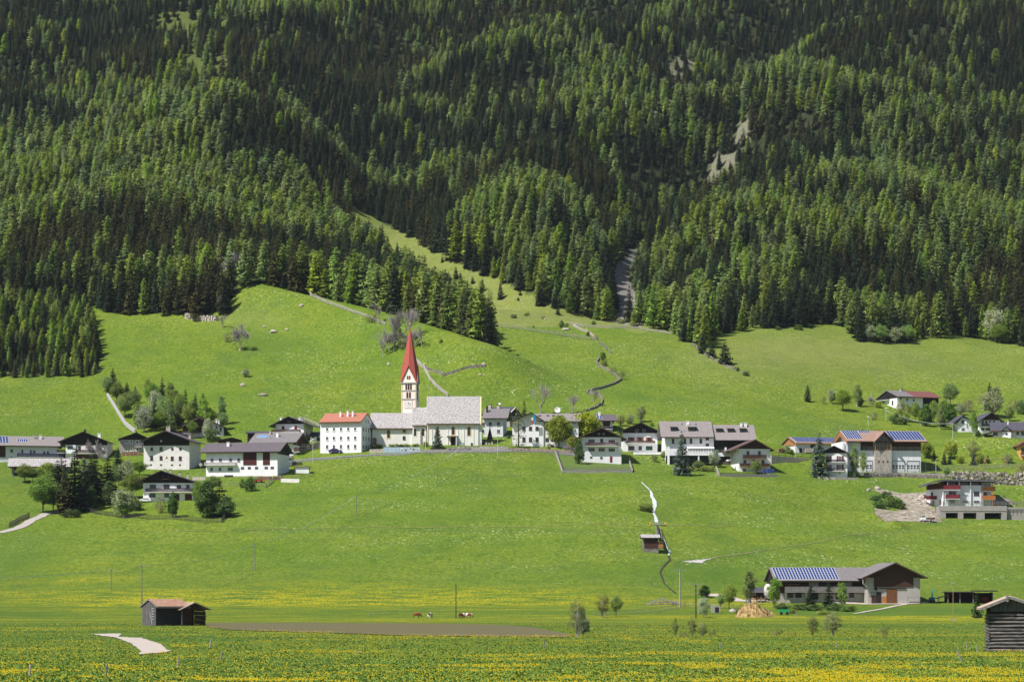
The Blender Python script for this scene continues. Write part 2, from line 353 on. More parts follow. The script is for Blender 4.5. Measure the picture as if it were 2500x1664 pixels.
def build_ground():
    cols = np.concatenate([np.arange(-5000, -400, 150), np.arange(-400, 2901, 6), np.arange(3050, 7501, 150)]).astype(float)
    ds = np.concatenate([[2, 20, 60, 100], np.arange(130, 560, 3), np.arange(560, 1230, 1.6), np.arange(1230, 1500, 5), np.arange(1500, 2591, 10)]).astype(float)
    PX, DD = np.meshgrid(cols, ds); Z = Hpd(PX, DD); X = (PX - CX) / FPX * DD
    V = np.stack([X, DD, Z], -1).reshape(-1, 3); nc = len(cols); nr = len(ds)
    i = np.arange((nr - 1) * (nc - 1)); r = i // (nc - 1); c = i % (nc - 1); a = r * nc + c
    F = np.stack([a, a + 1, a + nc + 1, a + nc], -1)
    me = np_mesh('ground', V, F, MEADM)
    PY = HY - FPX * (Z - CAMZ) / DD
    jx = PX + 22 * fbm(X / 7, DD / 7, 3, 31); jy = PY + 14 * fbm(X / 7, DD / 7, 3, 41)
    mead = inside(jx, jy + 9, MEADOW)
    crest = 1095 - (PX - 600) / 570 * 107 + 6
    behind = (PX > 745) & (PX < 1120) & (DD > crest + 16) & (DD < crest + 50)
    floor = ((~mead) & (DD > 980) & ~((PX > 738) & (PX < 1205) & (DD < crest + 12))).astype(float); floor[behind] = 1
    dry = inside(jx, jy, PASTURE) * .75 + .5 * np.exp(-((PX - 1950) / 260) ** 2 - ((PY - 850) / 45) ** 2)
    dry += .32 * np.clip((PX - 1640) / 80, 0, 1) * np.exp(-((PY - 880) / 60) ** 2)
    dry += .35 * np.exp(-((PX - 620) / 120) ** 2 - ((PY - 780) / 30) ** 2)
    bare = np.zeros_like(PX)
    for b in BARE: bare += inside(jx, jy, b)
    dry += bare * .55; floor *= (1 - .45 * np.clip(bare, 0, 1))
    scree = inside(jx, jy, SCREE) * .85 + .45 * np.clip(bare, 0, 1) * (PX > 1500)
    dand = np.clip((690 - DD) / 60, 0, 1) * (.75 - .45 * np.clip((545 - DD) / 25, 0, 1)) * (1 - .8 * np.clip((PX - 1880) / 40, 0, 1) * (PY < 1502))
    dand = np.maximum(dand, .55 * np.exp(-((PX - 230) / 160) ** 2 - ((PY - 1400) / 60) ** 2))
    white = np.clip((DD - 650) / 60, 0, 1) * (1 - .75 * np.clip(dry, 0, 1)) * (.35 + .65 * np.clip((PX - 500) / 700, 0, 1)) * (1.35 - .35 * np.clip(PX / 2500, 0, 1))
    lush = .9 * np.exp(-((PX - 2185) / 45) ** 2 - ((PY - 1222) / 22) ** 2) + .5 * np.exp(-((PX - 1750) / 90) ** 2 - ((PY - 1395) / 22) ** 2) + .8 * np.clip((PX - 1880) / 40, 0, 1) * np.exp(-((PY - 1488) / 12) ** 2)
    def attr(n, ch):
        A = np.zeros((PX.size, 4), np.float32)
        for k, q in enumerate(ch): A[:, k] = np.clip(q, 0, 1).ravel()
        me.attributes.new(n, 'FLOAT_COLOR', 'POINT').data.foreach_set('color', A.ravel())
    attr('zone', (dand, dry, floor)); attr('zone2', (scree, white, lush, np.clip((760 - DD) / 150, 0, 1) * .55 + .45 * np.clip((560 - DD) / 60, 0, 1) + .4 * np.clip((260 - PX) / 200, 0, 1) * np.clip((PY - 930) / 40, 0, 1) + .55 * np.exp(-((PY - 1294) / 5.5) ** 2) * (PX > 560) * (PX < 1620) + .5 * np.exp(-((PY - (1378 - (PX - 1650) * .16)) / 9) ** 2) * (PX > 1640)))  # left-edge term puts lens vignetting into the grass colour
    me.polygons.foreach_set('use_smooth', [True] * len(me.polygons))
    return tag(link('ground', me), kind='structure')
build_ground()
def drape(name, pts, width, m, off=.10, label=None, cat=None, kind='structure', jit=.12):
    """ribbon laid on the ground along a line of photo points"""
    P = [G(*p[:2]) for p in pts]; W = [p[2] if len(p) > 2 else width for p in pts]
    V = []; F = []; n = 0
    for k in range(len(P) - 1):
        a, b = P[k], P[k + 1]; L_ = (b - a).length; st = max(2, int(L_ / 1.5))
        for s_ in range(st + (k == len(P) - 2)):
            t = s_ / st; c = a.lerp(b, t); d = (b - a).normalized(); nx, ny = -d.y, d.x; w_ = (W[k] * (1 - t) + W[k + 1] * t) / 2
            for q in (-1, -.5, 0, .5, 1):
                o = q * w_ * (1 + random.uniform(-jit, jit)); x = c.x + nx * o; y = c.y + ny * o
                V.append((x, y, float(Hxy(x, y)) + off))
            if n: b0 = (n - 1) * 5; F += [(b0 + i, b0 + i + 1, b0 + i + 6, b0 + i + 5) for i in range(4)]
            n += 1
    me = bpy.data.meshes.new(name); me.from_pydata(V, [], F); me.materials.append(m); me.update()
    return tag(link(name, me), label, cat, None, kind)
def patch(name, poly, m, step=(4, 1.2), off=.08, kind='structure', jit=5, drange=None):
    """area of the ground cut out along a photo outline"""
    xs = [p[0] for p in poly]; ys = [p[1] for p in poly]
    ds = [G(px, py).y for px, py in poly]; d0, d1 = (min(ds) - 3, max(ds) + 3) if drange is None else drange
    cx = np.arange(min(xs) - 4, max(xs) + 5, step[0]); dd = np.arange(d0, d1, step[1])
    PX, DD = np.meshgrid(cx, dd); Z = Hpd(PX, DD) + off; X = (PX - CX) / FPX * DD; PY = HY - FPX * (Z - CAMZ) / DD
    ins = inside(PX + jit * fbm(X / 3, DD / 3, 3, 51), PY + jit * .5 * fbm(X / 3, DD / 3, 3, 61), poly)
    nc = len(cx); r, c = np.nonzero(ins[:-1, :-1]); a = r * nc + c
    F = np.stack([a, a + 1, a + nc + 1, a + nc], -1); V = np.stack([X, DD, Z], -1).reshape(-1, 3)
    u, inv = np.unique(F.ravel(), return_inverse=True)
    return tag(link(name, np_mesh(name, V[u], inv.reshape(-1, 4), m)), kind=kind)
# ------------------------------------------------------------------ plants
def tri_mesh(name, T, m):
    T = np.asarray(T, np.float32).reshape(-1, 3); return np_mesh(name, T, np.arange(len(T)).reshape(-1, 3), m)
def conifer(seed, h=18.0, rad=2.7, levels=24, nb=9, droop=.28, m=None, loose=.0, power=.8, base=.05, size=1.0):
    r_ = np.random.default_rng(seed); T = []
    for k in range(levels):
        f = base + (1 - base) * (k + r_.uniform(-.3, .3)) / levels; f = min(max(f, base), .985)
        z = f * h; rr = rad * (1 - f) ** power * (.35 + .65 * min(1, f / .12 + .35)) + .12
        n = max(4, int(nb * (rr / rad) ** .5 + 2)); a0 = r_.uniform(0, 6.28)
        for b in range(n):
            a = a0 + 6.283 * (b + r_.uniform(-.35, .35)) / n; ln = rr * r_.uniform(.68, 1.18)
            if r_.random() < .06 + loose: continue
            dx, dy = math.cos(a), math.sin(a); sx, sy = -dy, dx
            dr = droop * ln * r_.uniform(.6, 1.4); zz = z + r_.uniform(-.25, .25) * h / levels
            wd = (.30 * ln + .22) * size
            def pt(t, s_, dz=0): return (dx * ln * t + sx * s_, dy * ln * t + sy * s_, zz - dr * t ** 1.3 + (.14 * ln * max(0, t - .7)) + dz)
            j = lambda s_: r_.uniform(-s_, s_)
            w1, w2 = wd * r_.uniform(.6, 1.2), wd * r_.uniform(.6, 1.2)
            T += [pt(.12, 0), pt(.5, w1, -.12 * wd + j(.1)), pt(.62, 0, .05)]
            T += [pt(.12, 0), pt(.62, 0, .05), pt(.5, -w2, -.12 * wd + j(.1))]
            T += [pt(.5, 0), pt(.8, w1 * .62, -.2 * wd + j(.1)), pt(1.0, j(.1), 0)]
            T += [pt(.5, 0), pt(1.0, j(.1), 0), pt(.8, -w2 * .62, -.2 * wd + j(.1))]
            for q in range(3):
                t = r_.uniform(.25, .95); s0 = j(wd * .8); u = wd * r_.uniform(.35, .7)
                c = np.array(pt(t, s0)); d1 = r_.normal(size=3) * u; d2 = r_.normal(size=3) * u; d2[2] = -abs(d2[2]) * 1.2
                T += [tuple(c), tuple(c + d1), tuple(c + d2)]
    T += [(-.1, 0, h * .95), (.1, 0, h * .95), (0, 0, h * 1.01), (0, -.1, h * .95), (0, .1, h * .95), (0, 0, h * 1.01)]
    t = MB(); t.tube((0, 0, -.8), (0, 0, h * .55), h * .016, h * .008); t.tube((0, 0, h * .55), (0, 0, h * .97), h * .008, .02)
    return T, t
def blobs(seed, h, rad, trunk=.25, n=16, leaves=1900, ls=.42, shape='oval', leafy=1.0, stems=1, lean=0):
    """broadleaf: limbs out to leaf clumps, leaves on and in each clump"""
    r_ = np.random.default_rng(seed); t = MB(); C = []
    zc = h * (trunk + 1) / 2; rz = h * (1 - trunk) / 2
    tries = 0
    while len(C) < n and tries < 4000:
        tries += 1; v = r_.normal(size=3); v /= np.linalg.norm(v); s_ = r_.uniform(.45, .9)
        f = 1.0
        if shape == 'cone': f = 1 - .62 * (v[2] * s_ * .5 + .5)
        if shape == 'birch': f = .55 + .45 * math.cos(v[2] * s_ * 1.4)
        p = np.array([v[0] * rad * s_ * f, v[1] * rad * s_ * f, zc + v[2] * rz * s_])
        if all(np.linalg.norm(p - c) > rad * .34 for c in C): C.append(p)
    for s in range(stems):
        ox = (s - (stems - 1) / 2) * rad * .22
        t.tube((ox, 0, -.5), (ox * .5 + lean * .5, 0, h * .45), h * .02 / stems ** .4, h * .013); t.tube((ox * .5 + lean * .5, 0, h * .45), (lean, 0, h * .9), h * .013, .03, 5)
    for c in C:
        zb = max(h * .12, min(c[2] - .25 * h * r_.uniform(.3, 1), h * .8)); t.tube((lean * .4, 0, zb), tuple(c), h * .007, .025, 4)
    k = int(leaves / len(C)); br = rad * .36
    P = []
    for c in C:
        q = br * r_.uniform(.7, 1.25); v = r_.normal(size=(k, 3)); v /= np.linalg.norm(v, axis=1)[:, None]
        v *= (r_.uniform(.35, 1.08, size=(k, 1))) * q; v[:, 2] *= .85
        P.append(c + v)
    q_ = int(leaves * .45); v = r_.normal(size=(q_, 3)); v /= np.linalg.norm(v, axis=1)[:, None]; v *= r_.uniform(.3, 1, size=(q_, 1)) ** .6; fz = 1 - .55 * (v[:, 2:3] * .5 + .5) * (shape != 'oval'); P.append(v * np.array([rad, rad, rz]) * np.concatenate([fz, fz, np.ones_like(fz)], 1) * .95 + np.array([0, 0, zc]))
    P = np.concatenate(P); n_ = len(P)
    a = r_.normal(size=(n_, 3)); b = r_.normal(size=(n_, 3)); a /= np.linalg.norm(a, axis=1)[:, None]; b /= np.linalg.norm(b, axis=1)[:, None]
    s_ = ls * r_.uniform(.5, 1.2, size=(n_, 1)); T = np.stack([P - a * s_ * .5, P + a * s_ * .6 + b * s_ * .2, P + b * s_ * .9], 1)
    if shape == 'birch': T[:, 2, 2] -= ls * .7
    return T, t
def bare(seed, h, spread=.55, depth=5, r0=None, twig=.022, splits=3):
    r_ = random.Random(seed); t = MB(); r0 = r0 or h * .022
    def go(p, d, ln, r, k):
        q = p + d * ln; t.tube(p, q, r, max(r * .68, twig), 4 if k > 2 else 3)
        if k == 0: return
        for i in range(splits if k < depth else splits + 1):
            e = (d + Vector((r_.gauss(0, 1), r_.gauss(0, 1), r_.gauss(0, .6))) * spread + Vector((0, 0, .08))).normalized()
            go(p.lerp(q, r_.uniform(.55, 1)), e, ln * r_.uniform(.62, .95), max(r * .62, twig), k - 1)
    go(Vector((0, 0, -.4)), Vector((r_.uniform(-.1, .1), 0, 1)).normalized(), h * .27, r0, depth)
    return t
PROTO = {}
def reg(kind, variants, parts): PROTO.setdefault(kind, []).append(parts)
def add_conifer(kind, m, n, seed, bark=BARK, **k):
    for i in range(n):
        T, t = conifer(seed + i, m=m, **k); reg(kind, n, [('crown', tri_mesh('crown', T, m)), ('trunk', t.mesh('trunk', bark))])
    PROTO[kind + '_h'] = k.get('h', 18.0)
add_conifer('spruce', L_SPR, 4, 100, h=18, rad=2.8, levels=27, nb=11)
add_conifer('olive', L_OLI, 3, 130, h=18, rad=3.0, nb=8, levels=20, loose=.05)
add_conifer('larch', L_LAR, 4, 160, h=18, rad=3.1, droop=.05, levels=26, nb=8, loose=.10, power=.52, base=.10, size=1.0)
add_conifer('larchb', L_LARB, 3, 190, h=18, rad=3.3, droop=.02, levels=22, nb=8, loose=.14, power=.5, base=.1, size=1.0)
add_conifer('bluespruce', L_PIN, 2, 220, h=13, rad=3.1, levels=22, nb=11, droop=.12)
add_conifer('youngspruce', L_SPR, 2, 240, h=7, rad=1.7, levels=14, nb=9, droop=.1)
add_conifer('thinlarch', L_BRN, 2, 260, h=14, rad=2.4, droop=0, levels=20, nb=6, loose=.3, power=.5, size=.45)
def add_broad(kind, m, nv, seed, bark=BARK, **k):
    for i in range(nv):
        T, t = blobs(seed + i, **k); reg(kind, nv, [('crown', tri_mesh('crown', T, m)), ('trunk', t.mesh('trunk', bark))])
    PROTO[kind + '_h'] = k['h']
add_broad('broad', L_BRO, 3, 300, h=10, rad=3.6, n=22, leaves=4600, ls=.38)
add_broad('yellow', L_YEL, 3, 320, h=9, rad=4.0, n=24, leaves=4200, ls=.5, trunk=.15)
add_broad('dark', L_DRK, 3, 340, h=9, rad=2.8, n=22, leaves=3600, ls=.45, trunk=.03, shape='cone')
add_broad('silver', L_SIL, 2, 360, h=8, rad=2.8, n=16, leaves=2200, ls=.4, trunk=.1, bark=BARKG)
add_broad('birch', L_BRO, 3, 380, h=12, rad=2.5, n=26, leaves=3800, ls=.30, trunk=.10, stems=2, shape='birch', bark=BIRCHB)
add_broad('budding', L_BRN, 3, 400, h=9, rad=2.4, n=20, leaves=3000, ls=.24, trunk=.06, bark=BARKG, stems=3)
add_broad('bush', L_DRK, 3, 420, h=2.4, rad=1.7, n=9, leaves=800, ls=.3, trunk=0, stems=2)
add_broad('lightbush', L_YEL, 3, 440, h=2.4, rad=1.7, n=9, leaves=700, ls=.3, trunk=0, stems=3)
add_broad('paleshrub', L_BRN, 3, 460, h=3, rad=2.0, n=10, leaves=700, ls=.22, trunk=0, stems=4, bark=BARKG)
for i, hh in enumerate((12, 12, 12)): reg('bare', 3, [('trunk', bare(500 + i, 12, depth=5, spread=(.44, .50, .40)[i], twig=.03, splits=3).mesh('trunk', BARKG))])
PROTO['bare_h'] = 12
for i in range(2): reg('bareshrub', 2, [('trunk', bare(520 + i, 6, depth=5, spread=.6, r0=.1, splits=4).mesh('trunk', BARKG))])
PROTO['bareshrub_h'] = 6
for i in range(2): reg('deadtree', 2, [('trunk', bare(540 + i, 14, depth=6, spread=.72, r0=.4, twig=.05).mesh('trunk', mat('bleached_bark', (.42, .38, .40), c2=(.22, .19, .2), scale=3)))])
PROTO['deadtree_h'] = 14
NAMES = {'spruce': 'spruce_tree', 'olive': 'spruce_tree', 'larch': 'larch_tree', 'larchb': 'larch_tree', 'bluespruce': 'blue_spruce_tree', 'youngspruce': 'spruce_tree',
 'thinlarch': 'larch_tree', 'broad': 'broadleaf_tree', 'yellow': 'broadleaf_tree', 'dark': 'evergreen_tree', 'silver': 'silvery_tree', 'birch': 'birch_tree', 'budding': 'budding_tree',
 'bush': 'bush', 'lightbush': 'bush', 'paleshrub': 'shrub', 'bare': 'bare_tree', 'bareshrub': 'bare_shrub', 'deadtree': 'dead_tree'}
USED = {}
def plant(kind, loc, h, wf=1.0, label=None, group=None, var=None, lean=0, sink=.15):
    P = PROTO[kind]; v = random.randrange(len(P)) if var is None else var % len(P); s = h / PROTO[kind + '_h']
    o = thing(NAMES[kind], (loc[0], loc[1], loc[2] - sink), random.uniform(0, 6.28), label, 'tree' if 'tree' in NAMES[kind] else 'shrub', group)
    o.scale = (s * wf, s * wf, s); o.rotation_euler[1] = lean
    for nm, me in P[v]:
        c = link(nm, me, o); USED.setdefault((kind, v), c) if nm == 'crown' else None
    return o
def plantpx(kind, px, py, hpx, wpx=None, label=None, group=None, var=None, d=None, lean=0):
    """base pixel, height in pixels, crown width in pixels"""
    g = G(px, py) if d is None else Vector(((px - CX) / FPX * d, d, float(Hpd(px, d))))
    S = FPX / g.y; h = hpx / S; wf = 1.0
    if wpx:
        W0 = {'spruce': 5.2, 'olive': 5.6, 'larch': 5.6, 'larchb': 6, 'bluespruce': 6, 'youngspruce': 3.2, 'thinlarch': 4.6, 'broad': 7.6, 'yellow': 8.4, 'dark': 4.8, 'silver': 6,
              'birch': 5.2, 'budding': 5.2, 'bush': 3.8, 'lightbush': 3.8, 'paleshrub': 4.4, 'bare': 10, 'bareshrub': 6, 'deadtree': 13}[kind]
        wf = (wpx / S) / (W0 * h / PROTO[kind + '_h'])
    return plant(kind, g, h, wf, label, group, var, lean)

# ---- the mountain forest
def lm(v, steps):
    for k, t in steps:
        if v < k: return t
def forest():
    n = 330000
    d = np.sqrt(rng.uniform(975 ** 2, 2250 ** 2, n)); px = rng.uniform(-700, 3200, n)
    z = Hpd(px, d); x = (px - CX) / FPX * d; py = HY - FPX * (z - CAMZ) / d
    mead = inside(px, py, MEADOW)
    crest = 1095 - (px - 600) / 570 * 107
    strip = (px > 730) & (px < 1188) & (d > crest + 13) & (d < crest + 42) & (px + (d - crest) * .2 < 1192)
    shadowzone = (px > 738) & (px < 1215) & (d > crest - 40) & (d < crest + 60)
    ok = (~mead) & ~(shadowzone & (d < crest + 13)); ok |= strip
    for o_ in (-15, 0, 15): ok &= ~inside(px + o_, py, SCREE)
    # the plantation at the lower left, bushes at its foot
    plantn = (px < 250) & (py > 745)
    bare_ = np.zeros(n, bool)
    for b in BARE: bare_ |= inside(px, py, b)
    ok &= ~(bare_ & (rng.uniform(size=n) < .86))
    gully = inside(px, py, [(1480, 560), (1600, 560), (1560, 420), (1600, 330), (1500, 330), (1420, 400)])
    ok &= ~(gully & (rng.uniform(size=n) < .3))
    idx = np.nonzero(ok)[0]
    # thin to a minimum spacing that grows with the trees
    cell = {}; keep = []
    for i in idx:
        sp = 2.5 if plantn[i] else (3.3 if strip[i] else (3.9 if d[i] < 1350 else 4.1))
        kx, ky = int(x[i] // 6), int(d[i] // 6); good = True
        for a in (-1, 0, 1):
            for b in (-1, 0, 1):
                for j in cell.get((kx + a, ky + b), ()):
                    if (x[i] - x[j]) ** 2 + (d[i] - d[j]) ** 2 < sp * sp: good = False; break
                if not good: break
            if not good: break
        if good: cell.setdefault((kx, ky), []).append(i); keep.append(i)
    K = np.array(keep); x, d, z, px, py = x[K], d[K], z[K], px[K], py[K]; strip = strip[K]; plantn = plantn[K]; n = len(K)
    def blob(cx, cy, sx, sy): return np.exp(-((px - cx) / sx) ** 2 - ((py - cy) / sy) ** 2)
    lar = .22 + 2.0 * fbm(x / 55, d / 55, 3, 77) - .25 * np.clip((d - 1450) / 250, 0, 1) + .75 * blob(330, 430, 330, 110) + .5 * blob(700, 520, 220, 160) + .45 * blob(2080, 400, 220, 190) + .35 * blob(1150, 450, 330, 200) \
        + .35 * blob(1300, 120, 260, 130) + .3 * blob(1750, 640, 250, 120) - .5 * blob(830, 230, 200, 160) - .5 * blob(250, 690, 320, 90) - .35 * blob(2400, 560, 160, 220) - .3 * blob(2250, 60, 250, 90) \
        - .35 * blob(150, 80, 250, 110) + .35 * blob(2120, 760, 150, 60) - .25 * blob(1900, 130, 200, 120) + .1 * blob(620, 620, 130, 80)
    lar = np.where(strip, .80, lar); lar = np.where(plantn, .35, lar)
    u = rng.uniform(size=n); larch = u < np.clip(lar, .05, .9)
    bl = rng.uniform(size=n) < .35 * np.clip((d - 1100) / 300, 0, 1); oli = rng.uniform(size=n) < np.clip(.25 + .8 * blob(330, 640, 420, 130) + .4 * blob(2350, 700, 250, 200) + fbm(x / 80, d / 80, 2, 9), 0, .95)
    kind = np.where(larch, np.where(bl & ~strip, 3, 2), np.where(oli, 1, 0))
    hgt = np.where(larch, rng.uniform(14.5, 20, n), rng.uniform(13, 19.5, n)) * np.interp(d, [1000, 1250, 1700, 2200], [1.0, .88, .70, .56]) * (1 + .35 * fbm(x / 22, d / 22, 2, 66))
    edge = inside(px, py + 16, MEADOW) & (px > 1180)
    hgt *= np.where(edge & (rng.uniform(size=n) < .45), rng.uniform(.35, .8, n), 1)
    hgt *= np.where(plantn, .62 + .2 * fbm(x / 12, d / 12, 2, 4), 1); hgt = np.where(plantn & (py > 880), hgt * .62, hgt)
    hgt = np.where(strip, rng.uniform(17, 22.5, n), hgt)
    hgt *= np.where(rng.uniform(size=n) < .12, rng.uniform(.5, .8, n), 1)
    keys = ['spruce', 'olive', 'larch', 'larchb']
    inframe = (px > -30) & (px < 2530) & (py > 0)
    size = hgt / d * FPX
    # which trees front an opening and so show largest: first ones along each line of sight
    order = np.argsort(d); top = {}; vis = np.zeros(n)
    for i in order:
        s_ = 0; ty = py[i] - size[i]
        for c in range(int((px[i] - 8) // 6), int((px[i] + 8) // 6) + 1):
            t_ = top.get(c, 2000); s_ += max(0, min(py[i], t_) - ty); top[c] = min(t_, ty)
        vis[i] = s_ * (size[i] ** .3)
    ind = np.zeros(n, bool)
    for grp in ((0, 1), (2, 3)):
        c = np.nonzero(np.isin(kind, grp) & inframe)[0]; ind[c[np.argsort(-vis[c])[:300]]] = True
    for i in np.nonzero(ind)[0]:
        k = keys[kind[i]]; la = 'larch' if kind[i] > 1 else 'spruce'
        c_ = {'spruce': 'dark spruce', 'olive': 'olive spruce', 'larch': 'bright larch', 'larchb': 'pale larch'}[k]
        c_ = ('tall ' if size[i] > 92 else 'short ' if size[i] < 60 else 'mid-sized ') + c_
        if strip[i]: z_ = 'in the crest wood, ' + lm(px[i], ((860, 'upper left end'), (960, 'above the bare trees'), (1060, 'right of the spire'), (1130, 'towards its lower end'), (9999, 'at its lower right tip')))
        elif plantn[i]: z_ = 'in the plantation by the left border, ' + lm(py[i], ((800, 'upper part'), (850, 'middle part'), (900, 'lower part'), (9999, 'bottom row')))
        else:
            z_ = lm(px[i], ((120, 'at the left border'), (250, 'above the plantation'), (360, 'above the hillside grove'), (470, 'above the stone pile'), (560, 'left of the dead tree'), (680, 'right of the dead tree'), (780, 'above the crest fence'), (860, 'left of the rough pasture'),
              (960, 'at the top of the rough pasture'), (1060, 'upper edge of the rough pasture'), (1160, 'above the crest wood tip'), (1260, 'above the timber pasture fence'), (1360, 'above the stone fence corner'), (1480, 'left of the scree gully'), (1580, 'over the scree gully'), (1660, 'right of the scree gully'),
              (1760, 'above the meadow wall'), (1860, 'above the lone small spruce'), (1960, 'above the round hillside bushes'), (2060, 'left of the leafy forest foot'), (2160, 'above the hillside farmhouse'), (2260, 'over the hillside hedge'), (2380, 'above the slate roofed chalet'), (9999, 'at the right border')))
            z_ += ', ' + lm(py[i], ((200, 'near the top of the picture'), (420, 'high on the mountain'), (600, 'half way up'), (700, 'low in the forest'), (9999, 'on the lowest forest edge')))
        plant(k, (x[i], d[i], z[i]), hgt[i], rng.uniform(1.0, 1.45), c_ + ' ' + z_, la + ' trees of the mountain forest')
    print('forest', n, 'individual', ind.sum())
    R_ = np.nonzero(~ind)[0]; V = np.stack([x[R_], d[R_], z[R_] - .2], -1).astype(np.float32)
    me = bpy.data.meshes.new('forest'); me.vertices.add(len(V)); me.vertices.foreach_set('co', V.ravel())
    nv = [len(PROTO[k]) for k in keys]; off = np.cumsum([0] + nv)
    vi = np.array([off[kind[i]] + rng.integers(nv[kind[i]]) for i in R_], np.int32)
    base = np.array([PROTO[k + '_h'] for k in keys]); s = hgt[R_] / base[kind[R_]]; wf = rng.uniform(1.05, 1.7, len(R_))
    S = np.stack([s * wf, s * wf, s], -1).astype(np.float32)
    Rt = np.stack([rng.uniform(-.03, .03, len(R_)), rng.uniform(-.03, .03, len(R_)), rng.uniform(0, 6.28, len(R_))], -1).astype(np.float32)
    me.attributes.new('vi', 'INT', 'POINT').data.foreach_set('value', vi)
    me.attributes.new('scl', 'FLOAT_VECTOR', 'POINT').data.foreach_set('vector', S.ravel())
    me.attributes.new('rot', 'FLOAT_VECTOR', 'POINT').data.foreach_set('vector', Rt.ravel())
    o = link('forest', me); tag(o, 'dense mixed spruce and larch forest covering the mountainside', 'forest', kind='stuff')
    ng = bpy.data.node_groups.new('forest_scatter', 'GeometryNodeTree')
    ng.interface.new_socket('Geometry', in_out='INPUT', socket_type='NodeSocketGeometry'); ng.interface.new_socket('Geometry', in_out='OUTPUT', socket_type='NodeSocketGeometry')
    N = ng.nodes; L = ng.links; gi = N.new('NodeGroupInput'); go = N.new('NodeGroupOutput'); jn = N.new('GeometryNodeJoinGeometry')
    def na(nm, t):
        a = N.new('GeometryNodeInputNamedAttribute'); a.data_type = t; a.inputs[0].default_value = nm; return a
    A, B, C_ = na('vi', 'INT'), na('scl', 'FLOAT_VECTOR'), na('rot', 'FLOAT_VECTOR')
    e2r = N.new('FunctionNodeEulerToRotation'); L.new(C_.outputs[0], e2r.inputs[0])
    q = 0
    for k in keys:
        for v in range(len(PROTO[k])):
            cr = USED[(k, v)]
            oi = N.new('GeometryNodeObjectInfo'); oi.transform_space = 'ORIGINAL'; oi.inputs['Object'].default_value = cr; oi.inputs['As Instance'].default_value = True
            cmp_ = N.new('FunctionNodeCompare'); cmp_.data_type = 'INT'; cmp_.operation = 'EQUAL'
            ii = [s_ for s_ in cmp_.inputs if s_.type == 'INT' and s_.enabled]; L.new(A.outputs[0], ii[0]); ii[1].default_value = q
            ip = N.new('GeometryNodeInstanceOnPoints'); L.new(gi.outputs[0], ip.inputs['Points']); L.new(cmp_.outputs[0], ip.inputs['Selection'])
            L.new(oi.outputs['Geometry'], ip.inputs['Instance']); L.new(e2r.outputs[0], ip.inputs['Rotation']); L.new(B.outputs[0], ip.inputs['Scale'])
            L.new(ip.outputs[0], jn.inputs[0]); q += 1
    L.new(jn.outputs[0], go.inputs[0])
    md = o.modifiers.new('scatter', 'NODES'); md.node_group = ng
